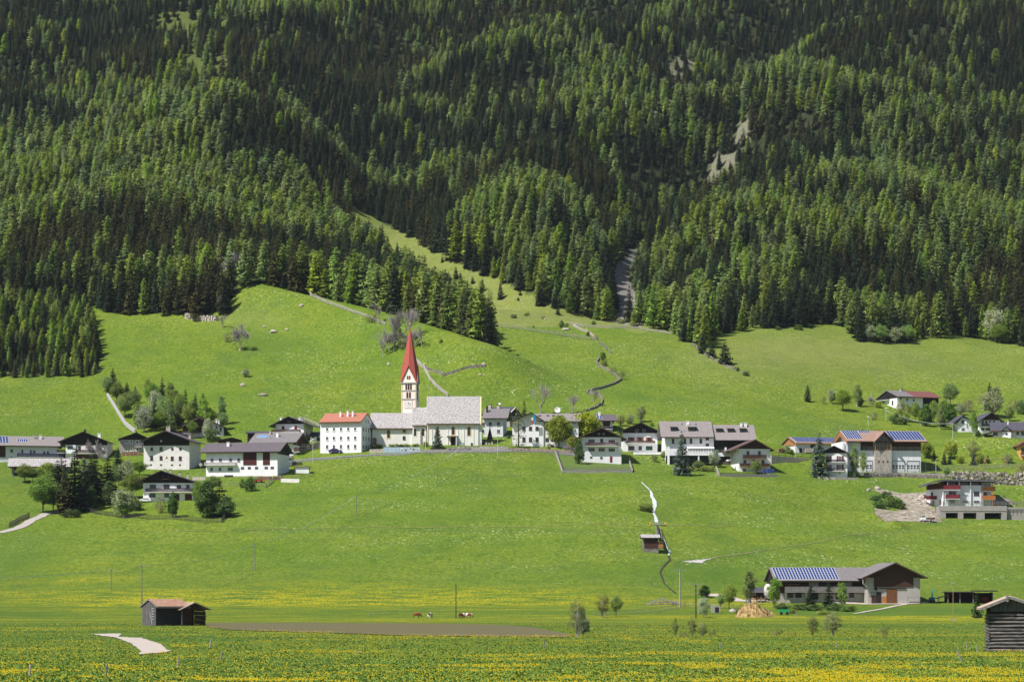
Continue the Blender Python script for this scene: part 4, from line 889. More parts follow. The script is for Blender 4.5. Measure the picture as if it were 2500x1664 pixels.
# ------------------------------------------------------------------ church
def church():
    h = House('church', 'white and cream village church with red spired clock tower and grey shingle roofs', 910, 1176, 1085, 12, 0, 'church', sink=3)
    o = h.o
    def block(x0, x1, yb, ye, yr, exl, exr, D, y0, wallm=CREAM, trim=True, gableR=False):
        """one stretch of nave: walls, roof, fascia at local depth y0"""
        a, b = h.X(x0), h.X(x1); ze = h.Z(ye, y0 - .6); za = h.Z(yr, y0 + D / 2); ov = .6
        f = lambda y: ze + (za - ze) * ((y - y0 + ov) / (D / 2 + ov) if y < y0 + D / 2 else (D + ov - y + y0) / (D / 2 + ov))
        t = .25; u = lambda y: f(y) - t
        MB().prism([(y0, -3), (y0 + D, -3), (y0 + D, u(y0 + D)), (y0 + D / 2, u(y0 + D / 2)), (y0, u(y0))], a, b, 'x').build('wall', wallm, o)
        c, d = h.X(exl), h.X(exr); ym = y0 + D / 2; r = MB()
        r.prism([(y0 - ov, ze), (ym, za), (ym, za - t + .02), (y0 - ov, ze - t + .02)], c, d, 'x'); r.prism([(y0 + D + ov, ze), (ym, za), (ym, za - t + .02), (y0 + D + ov, ze - t + .02)], c, d, 'x')
        r.build('roof', SHING, o); MB().box(c, d, y0 - ov - .1, y0 - ov - .005, ze - .34, ze - .05).build('gutter', FRAMEB, o)
        return a, b, u(y0)
    W = lambda *k: None
    a, b, zu = block(909, 1006.5, 1085, 1044.5, 1007.5, 903, 1008, 9, 0)
    MB().box(a, b - .01, -.07, -.003, zu - .55, zu - .05).build('cornice', OCHRE, o)
    a, b, zu = block(1007, 1041, 1085, 1037, 994, 1006, 1044, 9.5, -.6)
    MB().box(a, b - .01, -.72, -.603, zu - .5, zu - .05).build('cornice', CREAM, o)
    a, b, zu = block(1043, 1168, 1082, 1033, 967, 1041, 1172, 13, -1.4)
    MB().box(a, b - .01, -1.5, -1.403, zu - .45, zu - .05).build('cornice', OCHRE, o)
    # right gable of the nave with its yellow verge and buttress
    xr = h.X(1172); MB().prism([(-2.0, h.Z(1033, -2)), (5.1, h.Z(967, 5.1)), (5.1, h.Z(970, 5.1)), (-2.0, h.Z(1037, -2))], xr + .01, xr + .35, 'x').build('verge', OCHRE, o)
    for x0, x1 in ((1043.5, 1046), (1054, 1056), (1093, 1095), (1118, 1119.5), (1132, 1134), (1156, 1157)):
        MB().box(h.X(x0), h.X(x1), -1.52, -1.405, -1, zu - .5).build('pilaster', LBLUE if x0 > 1050 else OCHRE, o)
    MB().box(h.X(1167), h.X(1176), -1.1, 9, -1, zu - .3).build('buttress', LBLUE, o)
    def arch(px, y0, y1, wpx, n, surround=OCHRE):
        x = h.X(px, n and -n or 0); zt, zb = h.Z(y0, -n), h.Z(y1, -n); w_ = wpx / h.S; r = w_ / 2
        def shape(q, m, k0, k1, nm, par):
            pts = [(x - r - q, zb - q), (x + r + q, zb - q)] + [(x + (r + q) * math.cos(math.pi * i / 10), zt - r + (r + q) * math.sin(math.pi * i / 10)) for i in range(11)]
            return MB().prism(pts, -n - k1, -n - k0).build(nm, m, par)
        f = shape(.30, surround, .003, .05, 'window', o); shape(.05, FRAMEB, .052, .075, 'frame', f); shape(-.07, GLASS, .077, .095, 'pane', f)
    arch(948.5, 1050, 1068, 6, 0); arch(987, 1048.5, 1054.5, 6, 0); arch(1013.5, 1046, 1063, 5.6, .6, CREAM); arch(1033, 1046, 1063, 5.6, .6, CREAM)
    arch(1067.5, 1042, 1062, 6.5, 1.4); arch(1106.5, 1042, 1060, 6.5, 1.4); arch(1145, 1042, 1062, 6.5, 1.4)
    arch(914.5, 1069, 1084, 7, 0, PINKT)
    h.win([(986.5, 1068, 6.5, 8)], frame=FRAMEB, bar=False); MB().box(h.X(1025.5), h.X(1028.5), -1.0, -.603, -1, h.Z(1049)).build('buttress', STONEL, o)
    # porch
    x0, x1 = h.X(1095), h.X(1113.5); p = MB().box(x0 - .5, x1 + .5, -2.6, -1.41, h.Z(1065.5), h.Z(1063.5)).build('porch_roof', STONEL, o)
    MB().box(x0 + .8, x1 - .2, -1.56, -1.41, -.5, h.Z(1067)).build('door_surround', RWOOD, o)
    d = MB().box(x0 + 1.0, x1 - .45, -1.60, -1.57, -.4, h.Z(1069)).build('door', DWOOD, o); MB().box(x0 + .75, x0 + .85, -2.3, -1.6, -.4, h.Z(1069)).build('door_leaf', REDSH, d)
    MB().box(x1, x1 + .25, -2.5, -1.41, -.6, h.Z(1065.5)).build('porch_wall', LBLUE, o)
    # tower behind the nave
    ty = 9.5; sc = FPX / (h.g.y + ty); X = lambda px: (px - h.pc) * (h.g.y + ty) / FPX; Z = lambda py: h.Z(py, ty)
    cx = X(998.3); hw = X(1016.8) - X(979.8); hw /= 2; th = R(-9)
    t = lambda x, y, z: (cx + x * math.cos(th) - y * math.sin(th), ty + hw + x * math.sin(th) + y * math.cos(th), z)
    z1, z2, z3, ztip, zg = Z(934), Z(953), Z(973.5), Z(795), Z(893)
    tw = MB().box(-hw, hw, -hw, hw, -2, z1, M=t).build('tower', CREAM, o)
    for s_ in (-1, 1): MB().box(s_ * hw - .24 - s_ * .22, s_ * hw + .24 - s_ * .22, -hw - .045, -hw - .003, 6, z1 - .3, M=t).build('quoin', OCHRE, tw)
    for z in (z1, z2, z3):
        e = .28 if z == z1 else .13; MB().box(-hw - e, hw + e, -hw - e, hw + e, z - .16, z + .14, M=t).build('string_course', GREYW if z != z1 else STONEL, tw)
    def op(u, z0, z1_, w_, face=0):
        r = w_ / 2; q = lambda pts, k0, k1, nm, m: None
        def tt(x, y, z):
            return t(x, y, z) if face == 0 else t(-y, x, z)
        for e, m, k0, k1, nm in ((.13, PINKT, .003, .03, 'belfry_opening'), (0, DWOOD, .032, .05, 'louvre')):
            pts = [(u - r - e, z0 - e), (u + r + e, z0 - e)] + [(u + (r + e) * math.cos(math.pi * i / 8), z1_ - r + (r + e) * math.sin(math.pi * i / 8)) for i in range(9)]
            b = MB().prism(pts, -hw - k1, -hw - k0); b.v = [tuple(tt(*p)) for p in b.v]; b.build(nm, m, tw)
    for u in (-.75, 0, .75): op(u, Z(951), Z(937), .46); op(u, Z(951), Z(937), .46, 1)
    for u in (-.42, .42): op(u, Z(971), Z(957), .5); op(u, Z(971), Z(957), .5, 1)
    ck = MB().box(-1.25, 1.25, -hw - .06, -hw - .003, Z(996.5), Z(976.5), M=t).build('clock_panel', PINKT, tw)
    MB().box(-1.05, 1.05, -hw - .075, -hw - .062, Z(996.5) + .2, Z(976.5) - .2, M=t).build('clock_field', CREAM, tw)
    zc = (Z(996.5) + Z(976.5)) / 2; f = MB(); f.tube(t(0, -hw - .10, zc), t(0, -hw - .078, zc), .82, n=24); face = f.build('clock_face', FRAMEW, tw)
    hd = MB(); hd.box(-.07, .07, -hw - .13, -hw - .11, zc - .05, zc + .7, M=t); hd.box(-.05, .5, -hw - .13, -hw - .11, zc - .08, zc + .05, M=t)
    for i in range(12): a = i * math.pi / 6; x, z = .66 * math.sin(a), zc + .66 * math.cos(a); MB().box(x - .06, x + .06, -hw - .12, -hw - .102, z - .09, z + .09, M=t).build('hour_mark', BLACKM, face)
    hd.build('clock_hand', BLACKM, face)
    # spire: four gables, eight steep faces
    e = .12; q = hw + e; B = [(-q, -q), (0, -q), (q, -q), (q, 0), (q, q), (0, q), (-q, q), (-q, 0)]; zz = [z1 + .15, zg, z1 + .15, zg, z1 + .15, zg, z1 + .15, zg]
    vs = [t(x, y, z) for (x, y), z in zip(B, zz)] + [t(0, 0, ztip)]; MB().add(vs, [(i, (i + 1) % 8, 8) for i in range(8)]).build('spire', SPIRE, tw)
    g2 = MB()
    for k in range(4):
        rt = lambda x, y: ((x, y), (-y, x), (-x, -y), (y, -x))[k]
        pts = [(-hw, -hw + .02, z1 + .14), (hw, -hw + .02, z1 + .14), (0, -hw + .02, zg - .5)]; a = [t(*rt(p[0], p[1]), p[2]) for p in pts]; pts = [(-hw, -hw + .3, z1 + .14), (hw, -hw + .3, z1 + .14), (0, -hw + .3, zg - .5)]; a += [t(*rt(p[0], p[1]), p[2]) for p in pts]
        g2.add(a, [(0, 1, 2), (5, 4, 3), (0, 3, 4, 1), (1, 4, 5, 2), (2, 5, 3, 0)])
    g2.build('spire_gable', CREAM, tw)
    for k in range(4):
        rt = lambda x, y: ((x, y), (-y, x), (-x, -y), (y, -x))[k]; v = MB()
        for s_ in (-1, 1):
            p0 = (s_ * (hw + .1), -hw - .18, z1 + .1); p1 = (0, -hw - .18, zg + .15); v.tube(t(*rt(p0[0], p0[1]), p0[2]), t(*rt(p1[0], p1[1]), p1[2]), .13, n=4)
        v.build('verge', SPIRE, tw)
    for u in (-.32, .32): op(u, Z(925), Z(917), .34)
    m = MB(); m.tube(t(0, 0, ztip - .6), t(0, 0, ztip + .9), .06); m.build('finial_rod', STEEL, tw)
    import bmesh
    bm = bmesh.new(); bmesh.ops.create_uvsphere(bm, u_segments=12, v_segments=8, radius=.3); me = bpy.data.meshes.new('finial_ball'); bm.to_mesh(me); bm.free()
    me.materials.append(mat('gilding', (.75, .45, .18), rough=.3, metal=.8)); fb = link('finial_ball', me, tw); fb.location = t(0, 0, ztip + .75)
church()

# ------------------------------------------------------------------ houses
def houses():
    # presbytery
    h = House('house', 'tall white three storey house with red tiled roof left of the church', 781, 883, 1105, 11.5, -15); h.shell('x', 1029, 1008, WHITE, TILER, exl=779, exr=884, ovf=.75, t=.25, fascia=FRAMEB)
    h.win([(x, y, 6, hh) for y, hh in ((1047, 8), (1069, 8.5), (1090, 10)) for x in (798, 815, 832.5, 850.5, 867.5)])
    h.win([(u, z, .75, 1.15) for z in (1.9, 4.6, 7.3) for u in (2, 4.6, 7.2, 9.8)] + [(4.6, 10, .6, 1), (6.9, 10, .6, 1)], 'R', frame=FRAMEG)
    for px, yt in ((830, 1004), (848, 1002), (860.5, 1003)): h.chimney(px, yt, 1015, 4.2, y=3.2)
    MB().box(h.xr + .003, h.xr + .12, -.8, h.D / 2, 0, .01, M=lambda a, b, c: (a, b, h.rz(0, b) - .3 + c * 20)).build('bargeboard', FRAMEB, h.o)
    # far left long house
    h = House('house', 'long pale farmhouse at the left border with tan roof, solar panels and dark blue balcony', -50, 139, 1126, 11, 14); h.shell('x', 1087, 1064, LBLUE, TILEL, exl=-60, exr=155, ovf=1.1)
    h.panel('barn_door', -50, 15, 1090, 1116, BWOOD); h.win([(29, 1100, 7, 8), (28, 1119, 7, 8), (54, 1101, 5, 9), (74, 1103, 5, 11), (82, 1102, 6, 7), (105.5, 1104, 5, 8), (114, 1104, 5, 8)], frame=FRAMEG)
    h.balcony(42, 150, 1106, 1115, mat('dark_blue_wood', (.03, .035, .07), var=.3)); h.chimney(77, 1058, 1070, 5, GREYW); h.chimney(92, 1060, 1072, 5)
    h.solar(h.X(-40), h.X(23), .25, .92, 9, 4); h.solar(h.X(43), h.X(68), .40, .68, 5, 1)
    # A2
    h = House('house', 'dark gabled chalet with white bay behind the shingled barn at far left', 160, 262, 1120, 12, 0); h.shell('y', 1078, 1053, OLDWHITE, TILEP, ax=205, exl=142, exr=268, gcl=DWOOD, gb=1086, ovf=1.4)
    h.panel('bay', 161, 185, 1086, 1107, WHITE, n=.5); h.panel('bay_window', 165, 179, 1088, 1096, GLASS, n=.56, n0=.503); h.win([(194, 1093, 6, 8), (245, 1094, 4, 8)], frame=FRAMEB)
    h.balcony(186, 245, 1098, 1106, DWOOD); h.balcony(140, 159, 1097, 1105, DWOOD); h.chimney(238, 1057, 1067, 7, y=4); h.chimney(205, 1047, 1054, 5, DWOOD, y=2); h.panel('ground_floor', 186, 240, 1109, 1119, RWOOD)
    # old shingled barn
    h = House('barn', 'old open barn under a weathered silver shingle roof at far left', 30, 165, 1160, 9, 6, 'barn'); h.shell('x', 1138, 1118, GWOOD, SHING, exl=20, exr=172, ovf=1.0)
    h.panel('doorway', 36, 76, 1141, 1160, DWOOD); h.panel('doorway', 95, 150, 1142, 1160, DWOOD); h.panel('post', 77.5, 80.5, 1139, 1162, TWOOD, n=.3)
    # B1 / B2 / B3
    h = House('house', 'small grey rendered house with white framed windows left of the tall old farmhouse', 293, 358, 1104, 9, 8); h.shell('y', 1071, 1055, GREYW, TILEG, ax=333, exl=289, exr=366, gcl=DWOOD, gb=1073, ovf=1.3)
    h.win([(310, 1078, 6.5, 8), (321, 1078, 6.5, 8), (335, 1079, 7.5, 9), (309.5, 1097, 6, 7.5), (320.5, 1097, 6, 7.5), (335, 1096, 7, 8)], fr=.16, bar=False); h.balcony(328, 346, 1084, 1090, GWOOD)
    h = House('farmhouse', 'tall old white farmhouse with wide black timber gable and painted triangle between windows', 350, 463, 1146, 15, -7); h.shell('y', 1077, 1051, OLDWHITE, TILEP, ax=407, exl=344, exr=474, gcl=DWOOD, gb=1087, ovf=2.3)
    h.win([(370, 1095, 6.5, 8), (393, 1095, 7.5, 9.5), (421, 1095.5, 5.5, 7), (441, 1095.5, 5.5, 7), (369.5, 1117, 7, 10), (393, 1117, 7, 9), (420.5, 1118, 7, 9), (440.5, 1118, 7, 9), (368, 1134, 4.5, 3.5), (393, 1134, 4.5, 3.5), (420, 1134.5, 4.5, 3.5), (439.5, 1134.5, 4.5, 3.5)], frame=RWOOD, fr=.07)
    tr = MB(); x, z0, z1 = h.X(407), h.Z(1119), h.Z(1111); tr.prism([(x - .55, z0), (x + .55, z0), (x, z1)], -.04, -.003); tri = tr.build('painted_emblem', PINKT, h.o); MB().prism([(x - .3, z0 + .15), (x + .3, z0 + .15), (x, z1 - .35)], -.055, -.042).build('emblem_centre', DWOOD, tri)
    h.chimney(405, 1041, 1052, 4, STONEL, y=3); h.chimney(410.5, 1040, 1052, 5, STONEL, y=3); h.chimney(458, 1061, 1068, 6, STONEL, y=7); h.dish(394, 1076, 2.4, n=.35)
    h = House('house', 'dark roofed outbuilding directly behind the tall old farmhouse', 400, 462, 1092, 10, 0, d=905); h.shell('y', 1067, 1044, DWOOD, TILEG, ax=418, exl=385, exr=466, ovf=.6)
    h = House('house', 'white house with reddish brown gable half hidden among the grove trees', 447, 546, 1066, 11, 8); h.shell('y', 1044, 1015, WHITE, TILEM, ax=485, exl=433, exr=554, ovf=1.4)
    MB().prism([(h.X(447), h.Z(1052)), (h.X(500), h.Z(1052)), (h.X(498), h.Z(1024)), (h.X(485), h.Z(1021)), (h.X(447), h.Z(1042))], -.1, -.003).build('gable_cladding', BWOOD, h.o)
    h.win([(512, 1046, 4, 10), (528, 1043, 4, 6), (538, 1047, 4, 10)], frame=FRAMEB); h.chimney(524.5, 1022, 1030, 3.2, y=4); h.chimney(530.5, 1023, 1031, 3.2, y=4); h.balcony(445, 498, 1052, 1058, BWOOD)
    h = House('shed', 'low brown timber shed behind the long purple roofed farmhouse', 540, 582, 1080, 6, 10, 'shed'); h.shell('y', 1074, 1067, OWOOD, TILEB, ax=566, exl=532, exr=590, ovf=.8, gcl=BWOOD, gb=1080)
    # C1 C2 C3
    h = House('farmhouse', 'long white farmhouse with purplish tiled roof, lattice balcony and tall brown barn shutters', 501, 679, 1163, 12, -12); h.shell('x', 1102, 1080, WHITE, TILEP, exl=487, exr=688, ovf=1.2, gcl=DWOOD, gb=1108, gface='R')
    h.win([(x, 1122, 7, 8) for x in (516, 537, 562.5, 582.5)] + [(515, 1144, 6.5, 8), (536, 1144, 6.5, 8), (562, 1144, 13, 8)], frame=FRAMEG); h.win([(592, 1142, 8, 6), (609, 1142, 8, 6), (627, 1142, 8, 6), (651, 1142, 8, 6), (666, 1142, 8, 6)], frame=REDSH, glass=BGLASS, bar=False, fr=.08)
    h.panel('barn_shutter', 594, 627, 1103, 1135, RWOOD, n=.09); h.panel('barn_shutter', 643, 660, 1103, 1135, RWOOD, n=.09); h.balcony(499, 577, 1127.5, 1134, mat('lattice_wood', (.40, .36, .34), var=.3), out=1.2); h.chimney(554, 1078, 1088, 7, y=3.5)
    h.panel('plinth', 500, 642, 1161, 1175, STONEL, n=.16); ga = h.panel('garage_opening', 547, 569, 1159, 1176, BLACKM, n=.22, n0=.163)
    h = House('house', 'white house with grey roof and small blue collector row behind the long farmhouse', 622, 717, 1112, 12, -14); h.shell('x', 1079.5, 1056, WHITE, TILEG, exl=607, exr=727, ovf=1.2, gcl=BWOOD, gb=1086, gface='R')
    h.solar(h.X(619), h.X(645), .52, .74, 4, 1, m=mat('blue_collector', (.10, .28, .62), rough=.3)); h.chimney(656, 1051, 1060, 5, STONEL, y=5); h.chimney(676, 1056, 1068, 5.5, y=3); h.skylight(660, .5, .5, .5); h.skylight(690, .5, .5, .5)
    h.balcony(722, 735, 1092, 1103, BWOOD); h.win([(3, 4.5, .9, 1.3), (7, 4.5, .9, 1.3)], 'R')
    h = House('shed', 'narrow lean-to roof peeping out left behind the blue collector house', 604, 652, 1080, 6, 0, 'shed', d=900); h.shell('x', 1056, 1052, DWOOD, TILEB, exl=600, exr=655, ovf=.4)
    h = House('house', 'white gabled house with red shutters standing highest above the farmhouses left of the church', 673, 742, 1078, 13, -9); h.shell('y', 1040, 1016, WHITE, TILEP, ax=706, exl=658, exr=768, gcl=DWOOD, gb=1034.5, ovf=1.5)
    h.win([(691, 1043, 6.5, 7.5), (722, 1043, 6.5, 7.5)], frame=REDSH, glass=REDSH, bar=False); h.win([(706, 1028, 10, 5)], frame=DWOOD, n=.1, sill=False); h.balcony(664, 733, 1047.5, 1055, BWOOD); h.win([(4, 6.2, 1.2, 1.2), (4, 2.4, 1.2, 2)], 'R', frame=TWOOD)
    h.chimney(683, 1018, 1025, 5, y=5); h.chimney(729, 1020, 1028, 6, y=5); h.chimney(735, 1017, 1028, 4, GREYW, y=5)
    h = House('garage', 'small flat dark roofed garage between the red shuttered house and red roofed house', 757, 782, 1076, 6, -6, 'garage'); h.shell('x', 1063, 1054, WHITE, TILEB, exl=755, exr=779, ovf=.4); h.win([(764.5, 1067, 6, 5)]); h.panel('garage_door', 773, 781, 1067, 1077, BLACKM)
    h = House('annex', 'small white annex with dark deck at right end of the long farmhouse', 683, 712, 1160, 7, 0, 'annex', d=858); h.shell('x', 1117, 1112, WHITE, TILEG, exl=681, exr=713, ovf=.3); h.win([(687, 1128, 5, 5), (686, 1144, 6, 9), (700, 1143, 6, 7)], frame=FRAMEB); h.balcony(680, 738, 1128, 1137, BLACKM, out=2.0, slab=DWOOD); h.balcony(683, 714, 1152, 1158, FRAMEW, out=1)
    # D
    h = House('house', 'dark roofed chalet with long balcony standing lowest in the village at left, white car beside', 349, 471, 1223, 12, -3); h.shell('y', 1176, 1148, WHITE, TILEP, ax=395, exl=334, exr=480, gcl=DWOOD, gb=1178, ovf=1.7)
    h.win([(382, 1163, 4.5, 4.5), (397, 1163, 4.5, 4.5), (412, 1163, 4.5, 4.5)], frame=DWOOD, glass=TGLASS, n=.1, bar=False, sill=False); h.panel('gable_ledge', 366, 422, 1168.5, 1170, BWOOD, n=.9)
    h.win([(373, 1187, 15, 10), (406.5, 1187, 15, 10), (437, 1187.5, 11, 8), (459, 1188, 8, 10)], frame=RWOOD, sill=False); h.balcony(357, 472, 1191.5, 1200.5, DWOOD, slab=CREAM, out=1.3); h.win([(372, 1208, 15, 9), (407, 1208, 12, 9)], frame=FRAMEB, glass=BGLASS)
    h.panel('garage_door', 452, 469, 1205, 1223, RWOOD, n=.08); h.panel('garage_door', 427, 438, 1205, 1222, RWOOD, n=.08)
    for px, y_ in ((373, 1150), (397, 1144), (410, 1145), (433, 1151), (453, 1155)): h.chimney(px, y_, 1160, 4.5, STONEL, y=6, cap=2)
    # F1 F2
    h = House('house', 'dark blue roofed house peeping out behind the grey roofed house right of the church', 1177, 1245, 1060, 13, -18, d=925); h.shell('x', 1011, 993, GREYW, TILEB, exl=1177, exr=1240, ovf=1.2, gcl=DWOOD, gb=1014, gface='R')
    h.chimney(1196, 986, 996, 7, STONEL, cap=2, y=4); h.chimney(1217, 988, 996, 7, STONEL, cap=2, y=4); h.dish(1219, 985, 2.8, y=4, n=0)
    h = House('house', 'white two storey house with light grey roof directly right of the church nave', 1180, 1228, 1066, 11, -6); h.shell('x', 1020, 997, LBLUE, TILEG, exl=1178, exr=1241, ovf=1.1); h.win([(1180.5, 1035, 7, 9), (1197, 1034.5, 7.5, 9), (1217, 1034.5, 7.5, 9), (1179, 1052, 6, 8), (1217, 1052, 7, 8)], frame=FRAMEG); h.chimney(1189, 990, 1001, 4, DWOOD, y=3)
    # G inn
    h = House('inn', 'white village inn with broad gable, flags and large shingle grey side roof', 1251, 1327, 1088, 14, -2, 'inn'); h.shell('y', 1031, 1006, WHITE, TILEL, ax=1298, exl=1245, exr=1334, ovf=1.3)
    h.win([(x, 1045, 7.5, 8.5) for x in (1279, 1295, 1311)] + [(x, 1072, 7.5, 10) for x in (1279, 1295, 1311)], frame=FRAMEB); h.win([(2, 2, .8, 1.2), (6, 2, .8, 1.2), (2, 5.2, .8, 1.2), (6, 5.2, .8, 1.2)], 'L')
    a, b = h.X(1327) + .02, h.X(1412); D = 11; y0 = .5; f = MB(); za = h.Z(1009, y0 + D / 2); ze = h.Z(1027, -.5)
    f.prism([(y0, -2), (y0 + D, -2), (y0 + D, ze - .1), (y0 + D / 2, za - .28), (y0, ze - .1)], a, b, 'x').build('wing_wall', WHITE, h.o)
    MB().prism([(y0 - 1, ze), (y0 + D / 2, za), (y0 + D + 1, ze), (y0 + D + 1, ze - .2), (y0 + D / 2, za - .2), (y0 - 1, ze - .2)], a - 3.3, b + .8, 'x').build('wing_roof', TILEL, h.o)
    h.pc_save = h.o
    for q in ((1336, 1045, 8, 9), (1336, 1073, 8, 10), (1395, 1048, 8, 9), (1350, 1073, 8, 9)):
        x, z, w_, hh = h.X(q[0]), h.Z(q[1]), q[2] / h.S, q[3] / h.S; wo = MB().box(x - w_ / 2, x + w_ / 2, y0 - .08, y0 - .003, z - hh / 2, z + hh / 2).build('window', FRAMEB, h.o); MB().box(x - w_ / 2 + .12, x - .05, y0 - .1, y0 - .082, z - hh / 2 + .1, z + hh / 2 - .1).box(x + .05, x + w_ / 2 - .12, y0 - .1, y0 - .082, z - hh / 2 + .1, z + hh / 2 - .1).build('pane', GLASS, wo)
    for px in (1318, 1338, 1352): x = h.X(px, 4); MB().box(x - .45, x + .45, 3.6, 4.4, h.Z(1016, 4), h.Z(1013, 4)).build('skylight', BLACKM, h.o)
    x = h.X(1361.5, 4); dm = MB(); k = 20; c = Vector((x, 2.6, h.Z(1000, 3))); ax = Vector((.1, -1, .25)).normalized(); a_ = ax.orthogonal().normalized(); e = ax.cross(a_); vs = [c - ax * .3]
    for i in range(k): t = 6.2832 * i / k; vs.append(c + (a_ * math.cos(t) + e * math.sin(t)) * .93)
    dm.add(vs, [(0, 1 + i, 1 + (i + 1) % k) for i in range(k)]).tube(c - ax * .3, (x, 3.2, h.Z(1014, 3)), .08); dm.build('satellite_dish', FRAMEW, h.o)
    h = House('house', 'house with mauve roof and brown panel behind the chestnut trees right of the inn', 1462, 1496, 1052, 9, 4); h.shell('x', 1026, 1011, LBLUE, TILEP, exl=1450, exr=1507, ovf=1.1); h.panel('wood_panel', 1472, 1489, 1028, 1040, BWOOD, n=.1); h.balcony(1462, 1494, 1041, 1047, DWOOD); h.chimney(1464, 1004, 1012, 5, y=3)
    h.solar(h.X(1452), h.X(1471), .3, .8, 3, 1)
    # H1 H2
    h = House('house', 'white gabled house with red shutters and brown balcony above the walled garden', 1421, 1517, 1130, 12, 3); h.shell('y', 1071, 1044, WHITE, TILEN, ax=1469, exl=1402, exr=1529, gcl=DWOOD, gb=1066.5, ovf=1.6, fascia=BWOOD)
    h.win([(1462, 1059, 5, 5), (1474, 1059, 5, 5)], frame=FRAMEG, glass=TGLASS, n=.1, bar=False, sill=False); h.win([(1444, 1076, 7, 7), (1493.5, 1077, 7, 7), (1444, 1097, 7, 8), (1469, 1097, 7, 8), (1493.5, 1097.5, 7, 8)], frame=FRAMEG, shutter=REDSH); h.win([(1469, 1075, 7, 9)], frame=FRAMEB)
    h.balcony(1430, 1508, 1080, 1088, BWOOD, slab=CREAM, out=1.3); h.win([(1443, 1116, 6, 5), (1468, 1117, 6, 6)], frame=FRAMEG); h.panel('door', 1489, 1495, 1113.5, 1128, REDSH)
    h = House('house', 'white gabled house with orange shutters over a low terrace and wooden garage', 1521, 1605, 1103, 12, 3); h.shell('y', 1053, 1031, WHITE, TILEP, ax=1564, exl=1510, exr=1611, gcl=DWOOD, gb=1056.5, ovf=1.5)
    h.win([(1555, 1051, 7, 7), (1572, 1051, 7, 7)], frame=FRAMEG, n=.1, bar=False, sill=False); h.win([(1541, 1071.5, 7.5, 9), (1563, 1072, 7.5, 10), (1585, 1072, 7.5, 10)], frame=FRAMEB, shutter=ORSH, sill=False); h.balcony(1529, 1598, 1075, 1082, BWOOD, out=1.2, slab=CREAM)
    h.win([(1541, 1093, 15, 9)], frame=RWOOD); h.win([(1563, 1093.5, 8, 10)], frame=RWOOD, glass=TGLASS, sill=False); h.win([(1585, 1093, 16, 9)], frame=RWOOD, glass=mat('green_glass', (.02, .10, .05), rough=.2))
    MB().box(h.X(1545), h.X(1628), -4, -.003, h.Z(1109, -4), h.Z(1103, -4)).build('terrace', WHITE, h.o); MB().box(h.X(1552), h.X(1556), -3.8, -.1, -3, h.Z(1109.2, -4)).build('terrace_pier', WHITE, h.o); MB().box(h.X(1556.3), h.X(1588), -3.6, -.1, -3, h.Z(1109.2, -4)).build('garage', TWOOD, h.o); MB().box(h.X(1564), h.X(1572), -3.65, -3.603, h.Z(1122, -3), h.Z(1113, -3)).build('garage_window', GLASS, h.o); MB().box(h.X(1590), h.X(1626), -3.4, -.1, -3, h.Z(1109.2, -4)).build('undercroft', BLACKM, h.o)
    # I J
    h = House('guest_house', 'large pale guest house with light roof, two dormers and white conservatory behind the blue spruce', 1625, 1743, 1130, 14, 2, 'guest house'); h.shell('x', 1066, 1028, WHITE, TILEL, exl=1613, exr=1742, ovf=1.3)
    h.win([(1643, 1076, 6, 11), (1672, 1076, 6, 11), (1687, 1076, 6, 11), (1711, 1076, 6, 11), (1727, 1071, 8, 6), (1727, 1086, 8, 8)], frame=RWOOD, bar=False); h.panel('ledge', 1632, 1701, 1083, 1084.5, CREAM, n=.3)
    h.dormer(h.pc + (1645 - h.pc), .36, 1.7, 1.3, 3.2, TILEL); h.dormer(1690, .36, 2.2, 1.3, 3.2, TILEL); h.skylight(1667, .82, .6, .7); h.skylight(1701, .80, .6, .7); h.skylight(1659, .40, .4, .5); h.skylight(1671, .40, .4, .5); h.chimney(1681, 1027, 1036, 6, y=4.6); h.dish(1680, 1031, 3, y=3, n=.2)
    MB().box(h.X(1676), h.X(1741), -3, -.003, h.Z(1104, -3), h.Z(1103, -3)).build('conservatory_floor', WHITE, h.o); cn = MB()
    for i in range(11): x = h.X(1676) + (h.X(1741) - h.X(1676)) * i / 10; cn.box(x - .06, x + .06, -2.9, -2.8, h.Z(1103, -3), h.Z(1092, -3))
    cn.prism([(-3.1, h.Z(1093, -3)), (-.01, h.Z(1089, 0)), (-.01, h.Z(1090, 0)), (-3.1, h.Z(1094, -3))], h.X(1675), h.X(1742), 'x'); cn.build('conservatory', FRAMEW, h.o); MB().box(h.X(1678), h.X(1739), -2.78, -2.74, h.Z(1103, -3), h.Z(1094.5, -3)).build('conservatory_glass', mat('curtained_glass', (.45, .45, .42), var=.5, scale=1, rough=.3), h.o)
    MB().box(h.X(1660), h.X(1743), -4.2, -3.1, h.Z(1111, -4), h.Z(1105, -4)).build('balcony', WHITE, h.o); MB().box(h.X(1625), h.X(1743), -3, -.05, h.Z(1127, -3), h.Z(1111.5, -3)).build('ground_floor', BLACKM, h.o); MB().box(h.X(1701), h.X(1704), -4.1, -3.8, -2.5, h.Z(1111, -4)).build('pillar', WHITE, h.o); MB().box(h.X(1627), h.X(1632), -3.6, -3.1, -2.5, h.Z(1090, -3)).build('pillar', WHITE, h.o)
    h = House('guest_house', 'dark timber clad house with three roof dormers joined right of the large guest house', 1745, 1840, 1132, 13, 1, 'guest house'); h.shell('x', 1073.5, 1036.5, DWOOD, TILEL, exl=1743, exr=1846, ovf=1.1)
    for px in (1757, 1785, 1815): h.dormer(px, .50, 1.7, 1.15, 2.4, TILEL)
    h.chimney(1813, 1031, 1038, 5, y=5.5); h.chimney(1824, 1031, 1038, 6, y=5.5); h.panel('window_band', 1748, 1792, 1096, 1104, TGLASS, n=.08)
